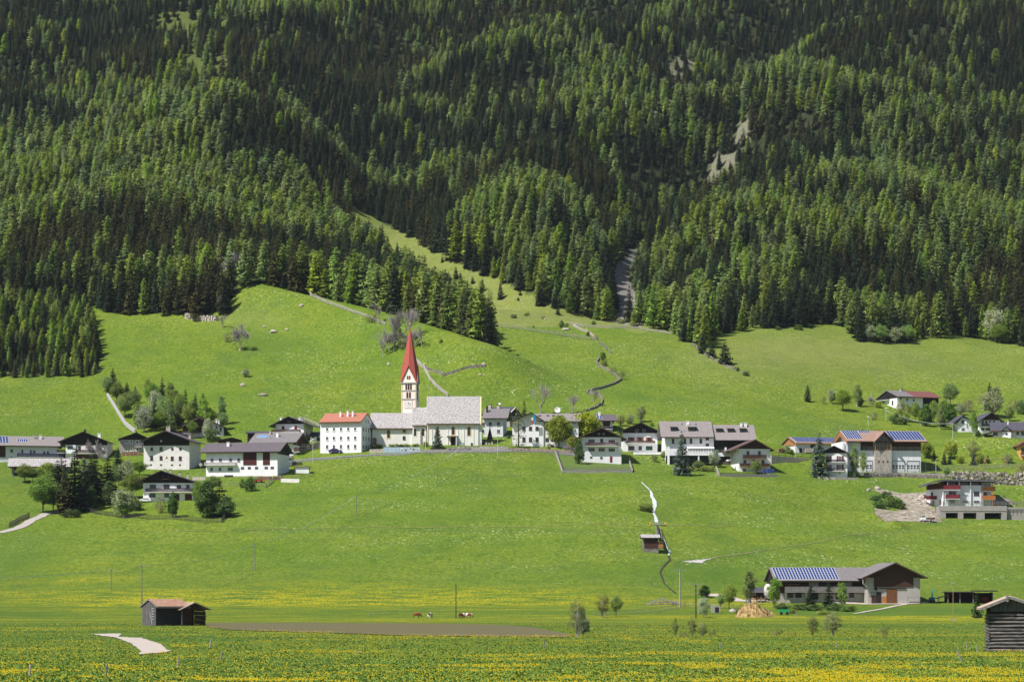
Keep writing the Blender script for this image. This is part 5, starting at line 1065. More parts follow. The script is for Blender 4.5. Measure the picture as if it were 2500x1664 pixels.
    for px in (1748, 1759, 1770, 1781, 1791): h.panel('mullion', px, px + 1.6, 1095, 1104.5, FRAMEB, n=.14, n0=.082)
    h.panel('white_band', 1744, 1800, 1105, 1114, WHITE, n=1.4); h.panel('pillar', 1769, 1773, 1092, 1105, WHITE, n=1.3); h.panel('car_port', 1744, 1800, 1114.5, 1126, BLACKM, n=.3); h.panel('lower_wall', 1744, 1800, 1127, 1146, mat('brown_masonry', (.13, .10, .09), var=.5), n=1.6, n0=.2)
    # K
    h = House('house', 'white gabled house with two dark brown balconies and brown boarded gable', 1803, 1881, 1151, 11, 9); h.shell('y', 1098.5, 1072, WHITE, TILEN, ax=1842, exl=1783, exr=1889, gcl=BWOOD, gb=1095, ovf=1.5, fascia=FRAMEB)
    h.win([(1826, 1105, 6.5, 9), (1854, 1105, 6.5, 9), (1818, 1126.5, 7, 8), (1841, 1126, 7, 8), (1863, 1126.5, 7, 8), (1817, 1147, 8, 5)], frame=FRAMEB); h.balcony(1814, 1869, 1110, 1119, BWOOD, solid=True, slab=TWOOD); h.balcony(1806, 1877, 1131, 1138.5, BWOOD, solid=True, slab=TWOOD); h.win([(4, 6.5, 1, 1.3)], 'L')
    # L
    h = House('barn', 'low farm building whose long roof is covered with slanting solar panels', 1941, 2060, 1106, 11, 16, 'barn'); h.shell('x', 1081, 1067, LBLUE, TILET, exl=1937, exr=2060, ovf=1.0, fascia=OWOOD, gcl=OWOOD, gb=1088, gface='L')
    h.solar(h.X(1943), h.X(2052), .12, .95, 17, 3); h.panel('doorway', 1950, 1957, 1094, 1105, BLACKM); h.panel('shed_wall', 1962, 1983, 1094, 1105, STONEL, n=1.2); h.panel('doorway', 1978, 1990, 1085, 1094, BLACKM, n=.1)
    # M
    h = House('house', 'narrow white house with black gable, red shutters and balconies beside the tall spruce', 2016, 2068, 1164, 11, -8); h.shell('y', 1104, 1087, WHITE, TILEB, ax=2036, exl=2006, exr=2070, gcl=DWOOD, gb=1105.5, ovf=1.0)
    h.win([(2024, 1119, 6, 13), (2051, 1119, 8, 13), (2024, 1140, 6, 12), (2051, 1140, 8, 13)], frame=FRAMEW, shutter=REDSH, sill=False); h.balcony(2018, 2062, 1121, 1128, BLACKM, out=1); h.balcony(2016, 2062, 1142, 1149, BLACKM, out=1); h.win([(2018, 1155, 6, 5), (2050, 1155, 7, 4)])
    # N
    h = House('fire_station', 'large white hall with stone bay, glazed timber gable and blue solar panels', 2080, 2250, 1153, 16, 8, 'fire station'); h.shell('x', 1076.5, 1051, WHITE, TILET, exl=2063, exr=2263, ovf=1.5, fascia=BWOOD)
    h.solar(h.X(2067), h.X(2106), .20, .97, 7, 4); h.solar(h.X(2109), h.X(2137), .78, .97, 5, 1); h.solar(h.X(2178), h.X(2260), .12, .94, 11, 4)
    h.panel('timber_band', 2100, 2131, 1078, 1099, BWOOD, n=.12); h.panel('timber_band', 2176, 2250, 1078, 1099, BWOOD, n=.12)
    h.win([(x, 1094, 8, 9) for x in (2109, 2119, 2128, 2179, 2187, 2198, 2207, 2217, 2226, 2236, 2245)], frame=OWOOD, glass=TGLASS, n=.12, bar=False, sill=False)
    xb0, xb1, xc = h.X(2133), h.X(2174), h.X(2154); zt = h.Z(1054, -1); ze = h.Z(1078, -1.5); u = 1.3
    MB().prism([(xb0, -2), (xb1, -2), (xb1, h.Z(1099.5, -1)), (xb0, h.Z(1099.5, -1))], -u, .05).build('stone_bay', STONEL, h.o)
    gz = MB(); gz.prism([(xb0 + .1, h.Z(1099, -1)), (xb1 - .1, h.Z(1099, -1)), (xb1 - .1, h.Z(1076, -1)), (xc, zt - .4), (xb0 + .1, h.Z(1076, -1))], -u + .15, .6); gz.build('glazed_gable', TGLASS, h.o)
    fm = MB(); rows = [h.Z(1099, -1), h.Z(1088, -1), h.Z(1077, -1)]
    for i in range(5):
        x = xb0 + .12 + (xb1 - xb0 - .24) * i / 4; top = min(zt - .5, h.Z(1077, -1) + (1 - abs(x - xc) / (xb1 - xc)) * (zt - h.Z(1077, -1)) - .3); fm.box(x - .11, x + .11, -u - .02, -u + .148, rows[0], top)
    for z in rows: fm.box(xb0 + .12, xb1 - .12, -u - .0, -u + .146, z, z + .16)
    fm.build('glazing_frame', OWOOD, h.o)
    rr = MB(); xl, xr2 = h.X(2129), h.X(2180)
    for s_, xe in ((-1, xl), (1, xr2)): rr.prism([(xe, ze), (xc, zt + .1), (xc, zt - .12), (xe, ze - .22)], -u - 1.2, 6)
    rr.build('gable_roof', TILET, h.o); bb = MB()
    for xe in (xl, xr2): bb.prism([(xe, ze + .03), (xc, zt + .13), (xc, zt - .25), (xe, ze - .35)], -u - 1.3, -u - 1.21)
    bb.build('bargeboard', BWOOD, h.o); h.win([(2142, 1126.5, 3.5, 4), (2153, 1126.5, 3.5, 4), (2164, 1126.5, 3.5, 4)], frame=FRAMEB, n=u, bar=False, sill=False)
    for x0, x1, n_ in ((2113, 2129, 2), (2178, 2209, 4), (2215, 2246, 4)):
        gd = h.panel('garage_door', x0, x1, 1123, 1150, LBLUE, n=.06); px_ = MB()
        for i in range(n_):
            c = x0 + (x1 - x0) * (i + .5) / n_
            for ya, yb in ((1134.5, 1138.5), (1140.5, 1143.5)): px_.box(h.X(c - 2.6), h.X(c + 2.6), -.085, -.063, h.Z(yb), h.Z(ya))
        px_.build('door_light', GLASS, gd); tr = MB()
        for e in (x0, x1): tr.box(h.X(e) - .05, h.X(e) + .05, -.16, -.062, h.Z(1150), h.Z(1123))
        tr.box(h.X(x0), h.X(x1), -.16, -.062, h.Z(1124.2), h.Z(1123)); tr.build('door_rail', STEEL, gd)
    al = MB()
    for px in (2058, 2066): al.box(h.X(px) - .3, h.X(px) + .3, .1, .7, -1, h.Z(1080))
    al.build('arcade_pillar', WHITE, h.o); MB().prism([(-1.2, h.Z(1080)), (8, h.rz(0, 8) - .5), (17, h.rz(0, 17) - .5), (17, h.rz(0, 17) - .8), (8, h.rz(0, 8) - 1.6), (-1.2, h.Z(1083))], h.xl + .1, h.xl + .3, 'x').build('gable_truss', OWOOD, h.o); MB().box(h.X(2056), h.X(2082), .8, 14, -1, h.Z(1078)).build('porch_wall', WHITE, h.o)
    # O
    h = House('apartment_house', 'modern white apartment house with red and orange balconies over concrete garages', 2303, 2400, 1233, 13, 0, 'apartment house', d=832, sink=1.0); S = h.S
    W0, W1 = h.X(2303), h.X(2425); top = h.Z(1173)
    b = MB(); b.box(W0, h.X(2400), 0, 12, -.5, h.Z(1184)); b.box(h.X(2400), W1 - .2, 2.2, 12, -.5, top - .3); b.build('wall', LBLUE, h.o)
    lw = MB(); lw.add([(h.X(2272), 7, -.5), (W0 - .01, -.3, -.5), (W0 - .01, 11, -.5), (h.X(2274), 11, -.5), (h.X(2272), 7, h.Z(1193)), (W0 - .01, -.3, h.Z(1193)), (W0 - .01, 11, h.Z(1193)), (h.X(2274), 11, h.Z(1193))], [(0, 3, 2, 1), (4, 5, 6, 7), (0, 1, 5, 4), (1, 2, 6, 5), (2, 3, 7, 6), (3, 0, 4, 7)]).build('side_wall', WHITE, h.o)
    uw = MB(); uw.add([(h.X(2273), 7, h.Z(1193) + .01), (W0 - .02, -.2, h.Z(1193) + .01), (W0 - .02, 11, h.Z(1193) + .01), (h.X(2275), 11, h.Z(1193) + .01), (h.X(2273), 7, h.Z(1180)), (W0 - .02, -.2, h.Z(1176)), (W0 - .02, 11, h.Z(1176)), (h.X(2275), 11, h.Z(1180))], [(0, 3, 2, 1), (4, 5, 6, 7), (0, 1, 5, 4), (1, 2, 6, 5), (2, 3, 7, 6), (3, 0, 4, 7)]).build('timber_storey', RWOOD, h.o)
    MB().box(h.X(2305), h.X(2398), 1.5, 12, h.Z(1184) + .01, top - .3).build('upper_storey', RWOOD, h.o)
    rf = MB(); cv = [(2257, 1184), (2264, 1180), (2275, 1175.5), (2290, 1171.5), (2305, 1170), (2440, 1172)]
    pts = [(h.X(a), h.Z(b_)) for a, b_ in cv]; pts += [(x, z - .28) for x, z in pts[::-1]]
    for i in range(len(cv) - 1): rf.prism([pts[i], pts[i + 1], (pts[i + 1][0], pts[i + 1][1] - .28), (pts[i][0], pts[i][1] - .28)], -1.6, 12.5)
    rf.build('roof', TILEB, h.o); fr = MB()
    for i in range(len(cv) - 1): fr.prism([(pts[i][0], pts[i][1] - .28), (pts[i + 1][0], pts[i + 1][1] - .28), (pts[i + 1][0], pts[i + 1][1] - .40), (pts[i][0], pts[i][1] - .40)], -1.5, -1.2)
    fr.build('rafter', FRAMEW, h.o)
    for px in (2313, 2341, 2369): MB().box(h.X(px) - .14, h.X(px) + .14, -.5, -.2, -.4, top - .4).build('pillar', FRAMEW, h.o)
    for px, a, b_ in ((2324, 1176, 1184), (2354, 1176, 1184), (2380, 1176, 1186)): MB().box(h.X(px - 11), h.X(px + 11), 1.42, 1.49, h.Z(b_), h.Z(a)).build('window', GLASS, h.o)
    REDB = mat('red_balcony', (.17, .016, .022), rough=.6, var=.15); ORB = mat('orange_balcony', (.42, .15, .035), rough=.6, var=.2)
    for x0, x1, y0, y1, m in ((2303, 2343, 1184, 1195, REDB), (2308, 2342, 1207, 1217, REDB)): h.balcony(x0, x1, y0, y1, m, solid=True, out=1.5)
    lb = MB().box(h.X(2264), h.X(2290), 2.2, 5.2, h.Z(1219), h.Z(1217.5)).build('balcony', WHITE, h.o); MB().box(h.X(2264), h.X(2290), 2.2, 2.28, h.Z(1218), h.Z(1209)).build('railing', REDB, lb)
    for y0, y1 in ((1187, 1198), (1209, 1219)): q = MB().box(h.X(2400), W1 + .6, -.2, 2.19, h.Z(y1) - .15, h.Z(y1)).build('balcony', WHITE, h.o); MB().box(h.X(2399), W1 + .6, -.28, -.2, h.Z(y1), h.Z(y0)).box(W1 + .52, W1 + .6, -.19, 2.19, h.Z(y1), h.Z(y0)).build('railing', ORB, q)
    for px in (2396.5, 2423): MB().box(h.X(px) - .1, h.X(px) + .1, -.15, .05, -.4, top - .4).build('post', OWOOD, h.o)
    h.win([(2356.5, 1203.5, 13, 8)], frame=FRAMEG, glass=LBLUE); h.win([(2384, 1204, 13, 9)], frame=BWOOD); h.win([(2325, 1203, 18, 9), (2357, 1224, 13, 6), (2384, 1224, 13, 6), (2325, 1224, 14, 8)], frame=FRAMEG); MB().box(h.X(2400), h.X(2412), 2.12, 2.19, h.Z(1209), h.Z(1201)).build('window', GLASS, h.o)
    for px, py in ((2281, 1204), (2283, 1225), (2297, 1224)): x = h.X(px); y = max(.1, 7 * (2303 - px) / 31) - .3; MB().box(x - .35, x + .35, y - .4, y + .3, h.Z(py + 5), h.Z(py - 4)).build('window', GLASS, h.o)
    MB().box(h.X(2343), h.X(2351), 4, 5, top, h.Z(1164)).build('roof_hatch', BGLASS, h.o)
    # concrete garage terrace in front
    g = House('garage', 'grey concrete garage block with three open bays below the modern apartment house', 2297, 2452, 1274, 9, 0, 'garage', d=817, sink=.6); zt = g.Z(1234)
    b = MB(); b.box(g.X(2297), g.X(2458), 0, 9, g.Z(1251), zt)
    for x0, x1 in ((2297, 2309), (2339, 2352), (2384, 2404), (2445, 2458)): b.box(g.X(x0), g.X(x1), 0, 9, -.6, g.Z(1251) - .002)
    b.box(g.X(2309), g.X(2445), 8.2, 8.9, -.6, g.Z(1251) - .003); b.build('wall', CONC, g.o)
    MB().box(g.X(2295), g.X(2460), -.12, -.003, g.Z(1246.5), g.Z(1245)).build('ledge', CONC, g.o)
    MB().box(g.X(2455.5), g.X(2600), 1.2, 9, -1.5, g.Z(1237)).build('side_wall', CONC, g.o)
    car(2366, 1272, 24, 'dark car inside the middle concrete garage bay', mat('black_paint', (.02, .025, .03), rough=.3), yaw=78, d=822)
    rail_fence([(2275, 1231), (2300, 1231)], 'timber railing along the left end of the concrete terrace', step=1.6, h=1.2) if 0 else None
    rb = thing('railing', (g.g.x, g.g.y, zt + g.g.z), 0, 'long wooden railing on the edge of the concrete garage terrace', 'railing'); k = MB(); x0, x1 = g.X(2276), g.X(2500)
    for z in (.45, .85, 1.2): k.box(x0, x1, .15, .2, z - .06, z + .06)
    k.build('rail', GWOOD, rb)
    for i in range(26): x = x0 + (x1 - x0) * i / 25; MB().box(x - .06, x + .06, .05, .15, -.2 if x > g.X(2297) else -1.5, 1.3).build('post', GWOOD, rb)
    # P Q R S
    h = House('farmhouse', 'long white farmhouse on the right hillside, roof half grey half maroon', 2187, 2295, 998, 13, 24); h.shell('x', 968.5, 954, WHITE, TILEG, exl=2184, exr=2229, ovf=1.0, gcl=DWOOD, gb=972, gface='L')
    sl = MB(); f = h.rz; a, b = h.xr + .003, h.X(2299); ym = h.D / 2
    sl.prism([(-h.ov, f(0, -h.ov)), (ym, f(0, ym)), (ym, f(0, ym) - .22), (-h.ov, f(0, -h.ov) - .22)], a, b, 'x'); sl.prism([(h.D + h.ov, f(0, h.D + h.ov)), (ym, f(0, ym)), (ym, f(0, ym) - .22), (h.D + h.ov, f(0, h.D + h.ov) - .22)], a, b, 'x'); sl.build('roof', TILEM, h.o)
    h.win([(2196, 975, 5, 6), (2213, 976, 4, 6), (2230, 977, 4, 6), (2199, 989, 5, 5), (2213, 989, 4, 5)], frame=BWOOD, bar=False); h.panel('barn_wall', 2254, 2294.5, 969, 992, DWOOD, n=.1); h.chimney(2205, 949, 958, 7, STONEL, y=6)
    h.win([(3, 2.2, .9, 1.4), (9, 2.2, .9, 1.4), (3, 4.9, .9, 1.4), (9, 4.9, .9, 1.4)], 'L', frame=BWOOD); h.balcony(0, 0, 0, 0, BLACKM, face='L', box=(5, 12, 3.4, 4.5))
    h = House('house', 'white and dark timber chalet with grey slate roof among trees at the right', 2390, 2443, 1057, 13, 6); h.shell('y', 1030, 1006, WHITE, TILEB, ax=2419, exl=2384, exr=2451, gcl=RWOOD, gb=1025, ovf=1.4)
    h.win([(x, 1030, 5, 7) for x in (2399, 2408, 2417, 2427)], frame=FRAMEB, n=.02, sill=False); h.balcony(2397, 2437, 1034, 1041.5, DWOOD); h.win([(2399, 1047, 8, 6), (2413, 1047, 14, 6)], frame=FRAMEB)
    a, b = h.X(2340), h.X(2384); w2 = MB(); w2.prism([(a, -2), (b + 1, -2), (b + 1, h.Z(1030)), ((a + h.X(2362)) / 2, h.Z(1018)), (a, h.Z(1031))], 1.5, 9); w2.build('wing_wall', WHITE, h.o)
    xm = h.X(2352); r2 = MB(); r2.prism([(h.X(2326), h.Z(1032)), (xm, h.Z(1013)), (xm, h.Z(1015)), (h.X(2326), h.Z(1034))], .6, 10); r2.prism([(h.X(2385), h.Z(1030)), (xm, h.Z(1013)), (xm, h.Z(1015)), (h.X(2385), h.Z(1032))], .6, 10); r2.build('wing_roof', TILEB, h.o)
    for px, py, w_, hh in ((2352, 1029, 5, 8), (2353, 1047, 7, 6)): x, z = h.X(px), h.Z(py); MB().box(x - w_ / h.S / 2, x + w_ / h.S / 2, 1.42, 1.497, z - hh / h.S / 2, z + hh / h.S / 2).build('window', GLASS, h.o)
    h.dish(2358, 1030, 3.6, n=-1)
    h = House('house', 'low white bungalow with wide grey roof and small cross gable at right border', 2425, 2505, 1067, 12, -8); h.shell('x', 1050, 1030, WHITE, TILEB, exl=2418, exr=2512, ovf=1.3, fascia=FRAMEB)
    xm = h.X(2457); cg = MB(); cg.prism([(h.X(2447), -1), (h.X(2468), -1), (h.X(2468), h.Z(1052)), (xm, h.Z(1043)), (h.X(2447), h.Z(1052))], -1.2, 0.05); cg.build('cross_gable', WHITE, h.o); rg = MB()
    for px in (2443, 2473): rg.prism([(h.X(px), h.Z(1052.5)), (xm, h.Z(1040)), (xm, h.Z(1041.5)), (h.X(px), h.Z(1054))], -1.9, 2)
    rg.build('gable_roof', TILEB, h.o); h.win([(2457, 1059, 5, 5)], frame=BWOOD, n=1.2); h.win([(2430, 1058, 12, 7), (2484, 1057, 6, 7), (2496, 1056, 6, 12)], frame=FRAMEB); h.chimney(2466, 1028, 1036, 3, y=4); MB().prism([(h.X(2402), h.Z(1058)), (h.X(2424), h.Z(1052)), (h.X(2424), h.Z(1054)), (h.X(2402), h.Z(1060))], -1, 6).build('porch_roof', TILEB, h.o); MB().box(h.X(2405), h.X(2424), 0, 5, -2, h.Z(1060)).build('porch', BLACKM, h.o)
    h = House('house', 'orange rendered house corner cut by the right border', 2492, 2560, 1123, 10, 0); h.shell('y', 1086, 1062, mat('orange_render', (.62, .36, .12), var=.15), TILEM, ax=2530, exl=2486, exr=2570, ovf=1.2); h.win([(2497, 1096, 6, 8)], frame=FRAMEB); h.balcony(2492, 2540, 1104, 1111, BWOOD)
houses()
# ------------------------------------------------------------------ farm and huts
def log_course(h, face, u0, u1, z0, z1, st=.30, gap=.0, name='log_wall', m=LOGS, ext=.35):
    b = MB(); T = h.T(face); z = z0
    while z < z1:
        r = st * .42 * random.uniform(.85, 1.1); e0 = u0 - random.uniform(.1, ext); e1 = u1 + random.uniform(.1, ext); dz = random.uniform(-.03, .03)
        b.tube(T(e0, .06, z + dz), T(e1, .06, z - dz), r, n=7); z += st + gap * random.random()
    b.build(name, m, h.o)
def farm():
    h = House('farm_barn', 'long farm barn with solar panel grid and timber gallery, lower right', 1893, 2116, 1470, 11, 5, 'barn'); h.shell('x', 1416.5, 1384, BWOOD, TILEG, exl=1887, exr=2132, ovf=1.6, gcl=DWOOD, gb=1432, gface='L')
    h.solar(h.X(1893), h.X(2047), .08, .95, 21, 5); h.panel('lower_wall', 1893, 2116, 1447, 1471, GREYW, n=.06)
    for x0, x1, y0, y1 in ((1922, 1936, 1446, 1458), (1941, 1957, 1446, 1458), (2074, 2086, 1447, 1458), (1985, 1998, 1446, 1462), (2040, 2056, 1446, 1462)): h.panel('opening', x0, x1, y0, y1, GLASS, n=.1, n0=.063)
    h.panel('pale_infill', 1975, 1998, 1420, 1431, GREYW, n=.05); h.panel('pale_infill', 2062, 2080, 1420, 1431, GREYW, n=.05); h.panel('opening', 2003, 2016, 1420, 1431, BLACKM, n=.05); h.panel('opening', 2081, 2093, 1420, 1431, BLACKM, n=.05); h.panel('hanging_ladder', 1921, 1950, 1425, 1426.5, OWOOD, n=.5)
    h.balcony(1914, 2115, 1431, 1444, GWOOD, solid=True, slab=CONC, out=1.5)
    for px in (1915, 1966, 2016, 2066, 2113): MB().box(h.X(px) - .1, h.X(px) + .1, -1.45, -1.25, 0, h.Z(1444) - .2).build('gallery_post', GWOOD, h.o)
    u = House('farm_barn', 'big gabled hay barn with dark timber front and brown double door, lower right', 2118, 2247, 1473, 18, 4, 'barn'); u.shell('y', 1409, 1372, GREYW, TILEG, ax=2183, exl=2101, exr=2262, ovf=1.7, gcl=None, fascia=BWOOD)
    ax = u.X(2183); zb = u.Z(1431.5); a, b = u.X(2133), u.X(2230); rz = lambda x: u.rz(x, 0) - .26
    MB().prism([(a, zb), (b, zb), (b, u.Z(1409)), (u.W / 2 + .01, u.Z(1409)), (u.W / 2 + .01, rz(u.W / 2)), (ax, rz(ax)), (-u.W / 2 - .01, rz(-u.W / 2)), (-u.W / 2 - .01, u.Z(1409)), (a, u.Z(1409))], -.16, -.003).build('gable_cladding', BWOOD, u.o)
    u.panel('sliding_door', 2164, 2189, 1436, 1472.5, mat('door_planks', (.20, .08, .03), c2=(.08, .03, .015), scale=2, stretch=(7, 1, .4)), n=.14); u.panel('door_rail', 2145, 2212, 1434.5, 1436, DWOOD, n=.22); u.panel('opening', 2139.5, 2151, 1444, 1471, BLACKM, n=.06)
    d = u.panel('stable_door', 2127, 2139, 1444, 1471, BWOOD, n=.08); u.panel('stable_door', 2152, 2164, 1455, 1472, OWOOD, n=.08); u.win([(2133, 1448.5, 9, 6)], frame=FRAMEW, n=.08)
    f = MB(); f.tube((u.X(2138), -.1, u.Z(1436)), (u.X(2138), -.02, u.Z(1436)), .42, n=16); f.build('fan', BLACKM, u.o)
    fr = MB()
    for x0, x1, y0, y1 in ((2214, 2245, 1456.5, 1457.5), (2214, 2215, 1457, 1473), (2244, 2245, 1457, 1473)): fr.box(u.X(x0), u.X(x1), -.5, -.4, u.Z(y1), u.Z(y0))
    fr.build('gate_frame', STEEL, u.o); gt = MB(); gt.tube((u.X(2103), -1.5, u.Z(1413)), (u.X(2104), -1.2, u.Z(1424)), .08); gt.tube((u.X(2104), -1.2, u.Z(1424)), (u.X(2117), -.1, u.Z(1432)), .08); gt.build('downpipe', FRAMEW, u.o)
    s = House('shed', 'small brown timber shed with grey roof left of the white silo', 1833, 1868, 1465, 6, 3, 'shed'); s.shell('x', 1442, 1432.5, BWOOD, TILEB, exl=1832, exr=1869, ovf=.7, fascia=STEEL); s.win([(1841, 1448.5, 7, 6)]); s.panel('door', 1853, 1857, 1445, 1463, BLACKM); s.panel('plinth', 1830, 1868, 1458, 1466, TWOOD, n=.12)
    g = G(1875, 1467); S = FPX / g.y; o = thing('silo', g, 0, 'white domed fibreglass silo standing beside the long farm barn', 'silo'); r = 10.5 / S; k = MB(); H_ = 38 / S
    prof = [(r * .35, .6), (r, 1.6), (r, H_ - 1)] + [(r * math.cos(t), H_ - 1 + 1.5 * math.sin(t)) for t in (.3, .6, .9, 1.2, 1.5)]
    vs = [(rr * math.cos(6.2832 * i / 20), rr * math.sin(6.2832 * i / 20), z) for rr, z in prof for i in range(20)]
    k.add(vs, [(j * 20 + i, j * 20 + (i + 1) % 20, (j + 1) * 20 + (i + 1) % 20, (j + 1) * 20 + i) for j in range(len(prof) - 1) for i in range(20)]); k.build('tank', mat('stained_white', (.66, .64, .62), c2=(.40, .36, .34), scale=1.2, stretch=(2, 2, .4)), o, True)
    for a in (.8, 2.4, 3.9, 5.5): MB().tube((r * .9 * math.cos(a), r * .9 * math.sin(a), -.4), (r * .8 * math.cos(a), r * .8 * math.sin(a), 1.8), .09).build('leg', STEEL, o)
    # straw heap
    g = G(1850, 1506); S = FPX / g.y; n = 46; V = []; F = []
    for j in range(n):
        for i in range(n):
            x, y = -1 + 2 * i / (n - 1), -1 + 2 * j / (n - 1); rr = math.hypot(x, y); zz = max(0, 1 - (math.hypot(x + .12, y)) ** 1.7) * 3.2 * (.75 + .8 * float(fbm(np.array(x * 3 + 5), np.array(y * 3), 4, 3))) + .35 * float(fbm(np.array(x * 14), np.array(y * 14), 3, 5)) * (rr < .95) - .35 * (rr > .9)
            V.append((x * 4.3, y * 3.2 + 3.2, zz))
    F = [(j * n + i, j * n + i + 1, (j + 1) * n + i + 1, (j + 1) * n + i) for j in range(n - 1) for i in range(n - 1)]
    b = MB(); b.add(V, F)
    for _ in range(2600):
        x, y = random.uniform(-1, 1), random.uniform(-1, 1); rr = math.hypot(x, y)
        if rr > .95: continue
        i, j = int((x + 1) / 2 * (n - 1)), int((y + 1) / 2 * (n - 1)); p = Vector(V[j * n + i]); d = Vector((random.gauss(0, 1), random.gauss(0, 1), random.gauss(0, .4))) * .22; e = Vector((random.gauss(0, 1), random.gauss(0, 1), random.gauss(.3, .4))) * .12
        b.add([p, p + d, p + e], [(0, 1, 2)])
    ob = b.build('straw_heap', mat('straw', (.46, .33, .15), c2=(.20, .12, .05), scale=1.4, detail=8, contrast=(.35, .6)), None); ob.location = g; tag(ob, 'large golden heap of straw and manure below the farm barn', 'heap')
    for px, py, hh in ((1804, 1500, 12), (1812, 1499, 12), (1822, 1476, 16), (1828, 1474, 15), (1832, 1470, 14), (1848, 1468, 14), (1858, 1470, 15), (1867, 1494, 12), (1881, 1500, 10)):
        q = G(px, py); k = MB().box(-.12, .12, -.1, .1, -.3, hh / (FPX / q.y)).build('retaining_post', GWOOD); k.location = q; tag(k, 'grey timber post at the edge of the straw heap', 'post', 'posts round the straw heap')
    # trailer, plough, vehicles by the barn
    g = G(1914, 1500); o = thing('farm_trailer', g, 0, 'small trailer with bright green body right of the straw heap', 'trailer'); MB().prism([(-1.1, .6), (1.0, .6), (1.1, 1.15), (-1.1, 1.15)], -.6, .6).build('body', mat('green_paint', (.02, .35, .12), rough=.4), o)
    for x in (-.6, .6): MB().tube((x, -.7, .35), (x, -.5, .35), .33, n=12).build('wheel', RUBBER, o)
    g = G(1929, 1466); o = thing('hay_tedder', g, 0, 'grey and orange hay machine parked before the long barn', 'farm machine'); k = MB(); k.tube((-1.6, -2, 1.1), (1.4, -2, .2), .12).tube((-1.6, -1.5, .9), (1.4, -1.5, .2), .12).tube((-1.6, -2, 1.1), (-1.6, -1.5, .9), .1)
    for i in range(6): k.tube((-1.6 + i * .5, -2, 1.1 - i * .15), (-1.6 + i * .5, -1.5, .9 - i * .12), .05)
    k.build('frame', ALU, o); MB().box(-1.2, .2, -1.9, -1.5, .15, .45).build('guard', mat('orange_paint', (.6, .12, .03), rough=.5), o)
    g = G(2028, 1466); o = thing('tractor', g, 0, 'small red tractor behind the garden spruces before the barn', 'tractor'); RP = mat('red_paint', (.45, .04, .02), rough=.4); MB().prism([(-1.3, .6), (-1.35, 1.15), (-.2, 1.25), (-.1, .9), (1.0, .9), (1.0, .6)], -2.4, -1.8).build('hood', RP, o); MB().box(-.1, .9, -2.5, -1.7, .9, 1.9).build('cab', BGLASS, o)
    for x, r in ((-1.0, .4), (.6, .65)):
        for y in (-2.7, -1.6): MB().tube((x, y, r), (x, y + .22, r), r, n=14).build('wheel', RUBBER, o)
    g = G(2277, 1470); o = thing('crane_trailer', g, 0, 'blue farm loader with bright raised arm in the shade right of the gabled barn', 'farm machine'); BP = mat('blue_paint', (.02, .12, .32), rough=.4); MB().prism([(-.8, .3), (.4, .3), (.4, 1.1), (-.1, 1.3), (-.8, 1.1)], -.6, .6).build('body', BP, o); MB().prism([(-.28, 1.2), (.0, 1.2), (.02, 2.9), (-.2, 2.9)], -.15, .15).build('arm', mat('cyan_paint', (.02, .42, .62), rough=.4), o)
    for x in (-.5, .2): MB().tube((x, -.75, .3), (x, -.58, .3), .3, n=12).build('wheel', RUBBER, o)
    v = House('open_shed', 'dark low open fronted timber shed right of the hay barn', 2312, 2424, 1472, 6, -3, 'shed'); W = v.W; z = v.Z; X = v.X
    b = MB().box(-W / 2, W / 2, 5.7, 5.9, -2, z(1446)); b.box(-W / 2, -W / 2 + .15, .2, 5.69, -2, z(1448)); b.box(W / 2 - .15, W / 2, .2, 5.69, -2, z(1445)); b.build('wall', BWOOD, v.o)
    MB().prism([(-.7, z(1444.5)), (6.4, z(1443)), (6.4, z(1444.5)), (-.7, z(1446))], X(2307), X(2379), 'x').build('roof', DWOOD, v.o); MB().prism([(-1, z(1441)), (6.4, z(1440)), (6.4, z(1442)), (-1, z(1443))], X(2377), X(2434), 'x').build('roof', DWOOD, v.o); MB().prism([(X(2288), z(1459)), (X(2314), z(1452)), (X(2314), z(1453.5)), (X(2288), z(1460.5))], -.3, 5).build('lean_to_roof', DWOOD, v.o)
    for px in (2292, 2315, 2344, 2376, 2423): MB().box(X(px) - .1, X(px) + .1, 0, .18, -1, z(1445 if px > 2300 else 1459)).build('post', GWOOD, v.o)
    rk = MB()
    for _ in range(14): x = X(2408) + random.uniform(-.7, .7); rk.tube((x, .6, .3 + random.random()), (x + random.uniform(-.6, .6), .9, .4 + random.random() * 1.2), .05, n=4)
    g = v.g; q = rk.build('rake_machine', RP, None); q.location = g; tag(q, 'red metal hay rake stored in the open shed', 'farm machine')
    car(2341, 1473, 20, 'white covered trailer before the open shed', FRAMEW, kind='hatch') if 0 else None
    # left pair of hay huts
    h = House('hay_hut', 'weathered plank hay hut with rusty tiled roof, left one of the near pair', 384, 452, 1526, 5.2, 33, 'hut', sink=1); h.shell('x', 1479, 1461, LOGS, RUST, exl=382, exr=457, ovf=.7, sideov=.5, fascia=GWOOD); h.wall.data.materials[0] = mat('shaded_boards', (.035, .03, .03), c2=(.012, .01, .01), scale=2, stretch=(6, 6, .5))  # near-black colour puts the long wall's shade into its boards
    fm = MB(); T = h.T('L')
    for i in range(22): y = .05 + i * 5.1 / 21; zt = h.rz(0, y) - .35; fm.box(y, y + .19, .003, .05 + random.uniform(0, .04), -.3, zt, M=T)
    fm.build('plank_front', mat('silver_planks', (.20, .185, .19), c2=(.05, .045, .045), scale=2.5, stretch=(4, 4, .6), contrast=(.35, .65)), h.o); pt = MB(); pt.prism([(1.2, .2), (1.35, .2), (2.2, 2.2), (2.05, 2.2)], -h.W / 2 - .16, -h.W / 2 - .1, 'x'); [pt.box(.6, 1.4, .1, .16, 1.0 + k * .45, 1.15 + k * .45, M=T) for k in range(5)]; pt.build('brace', FRAMEG, h.o)
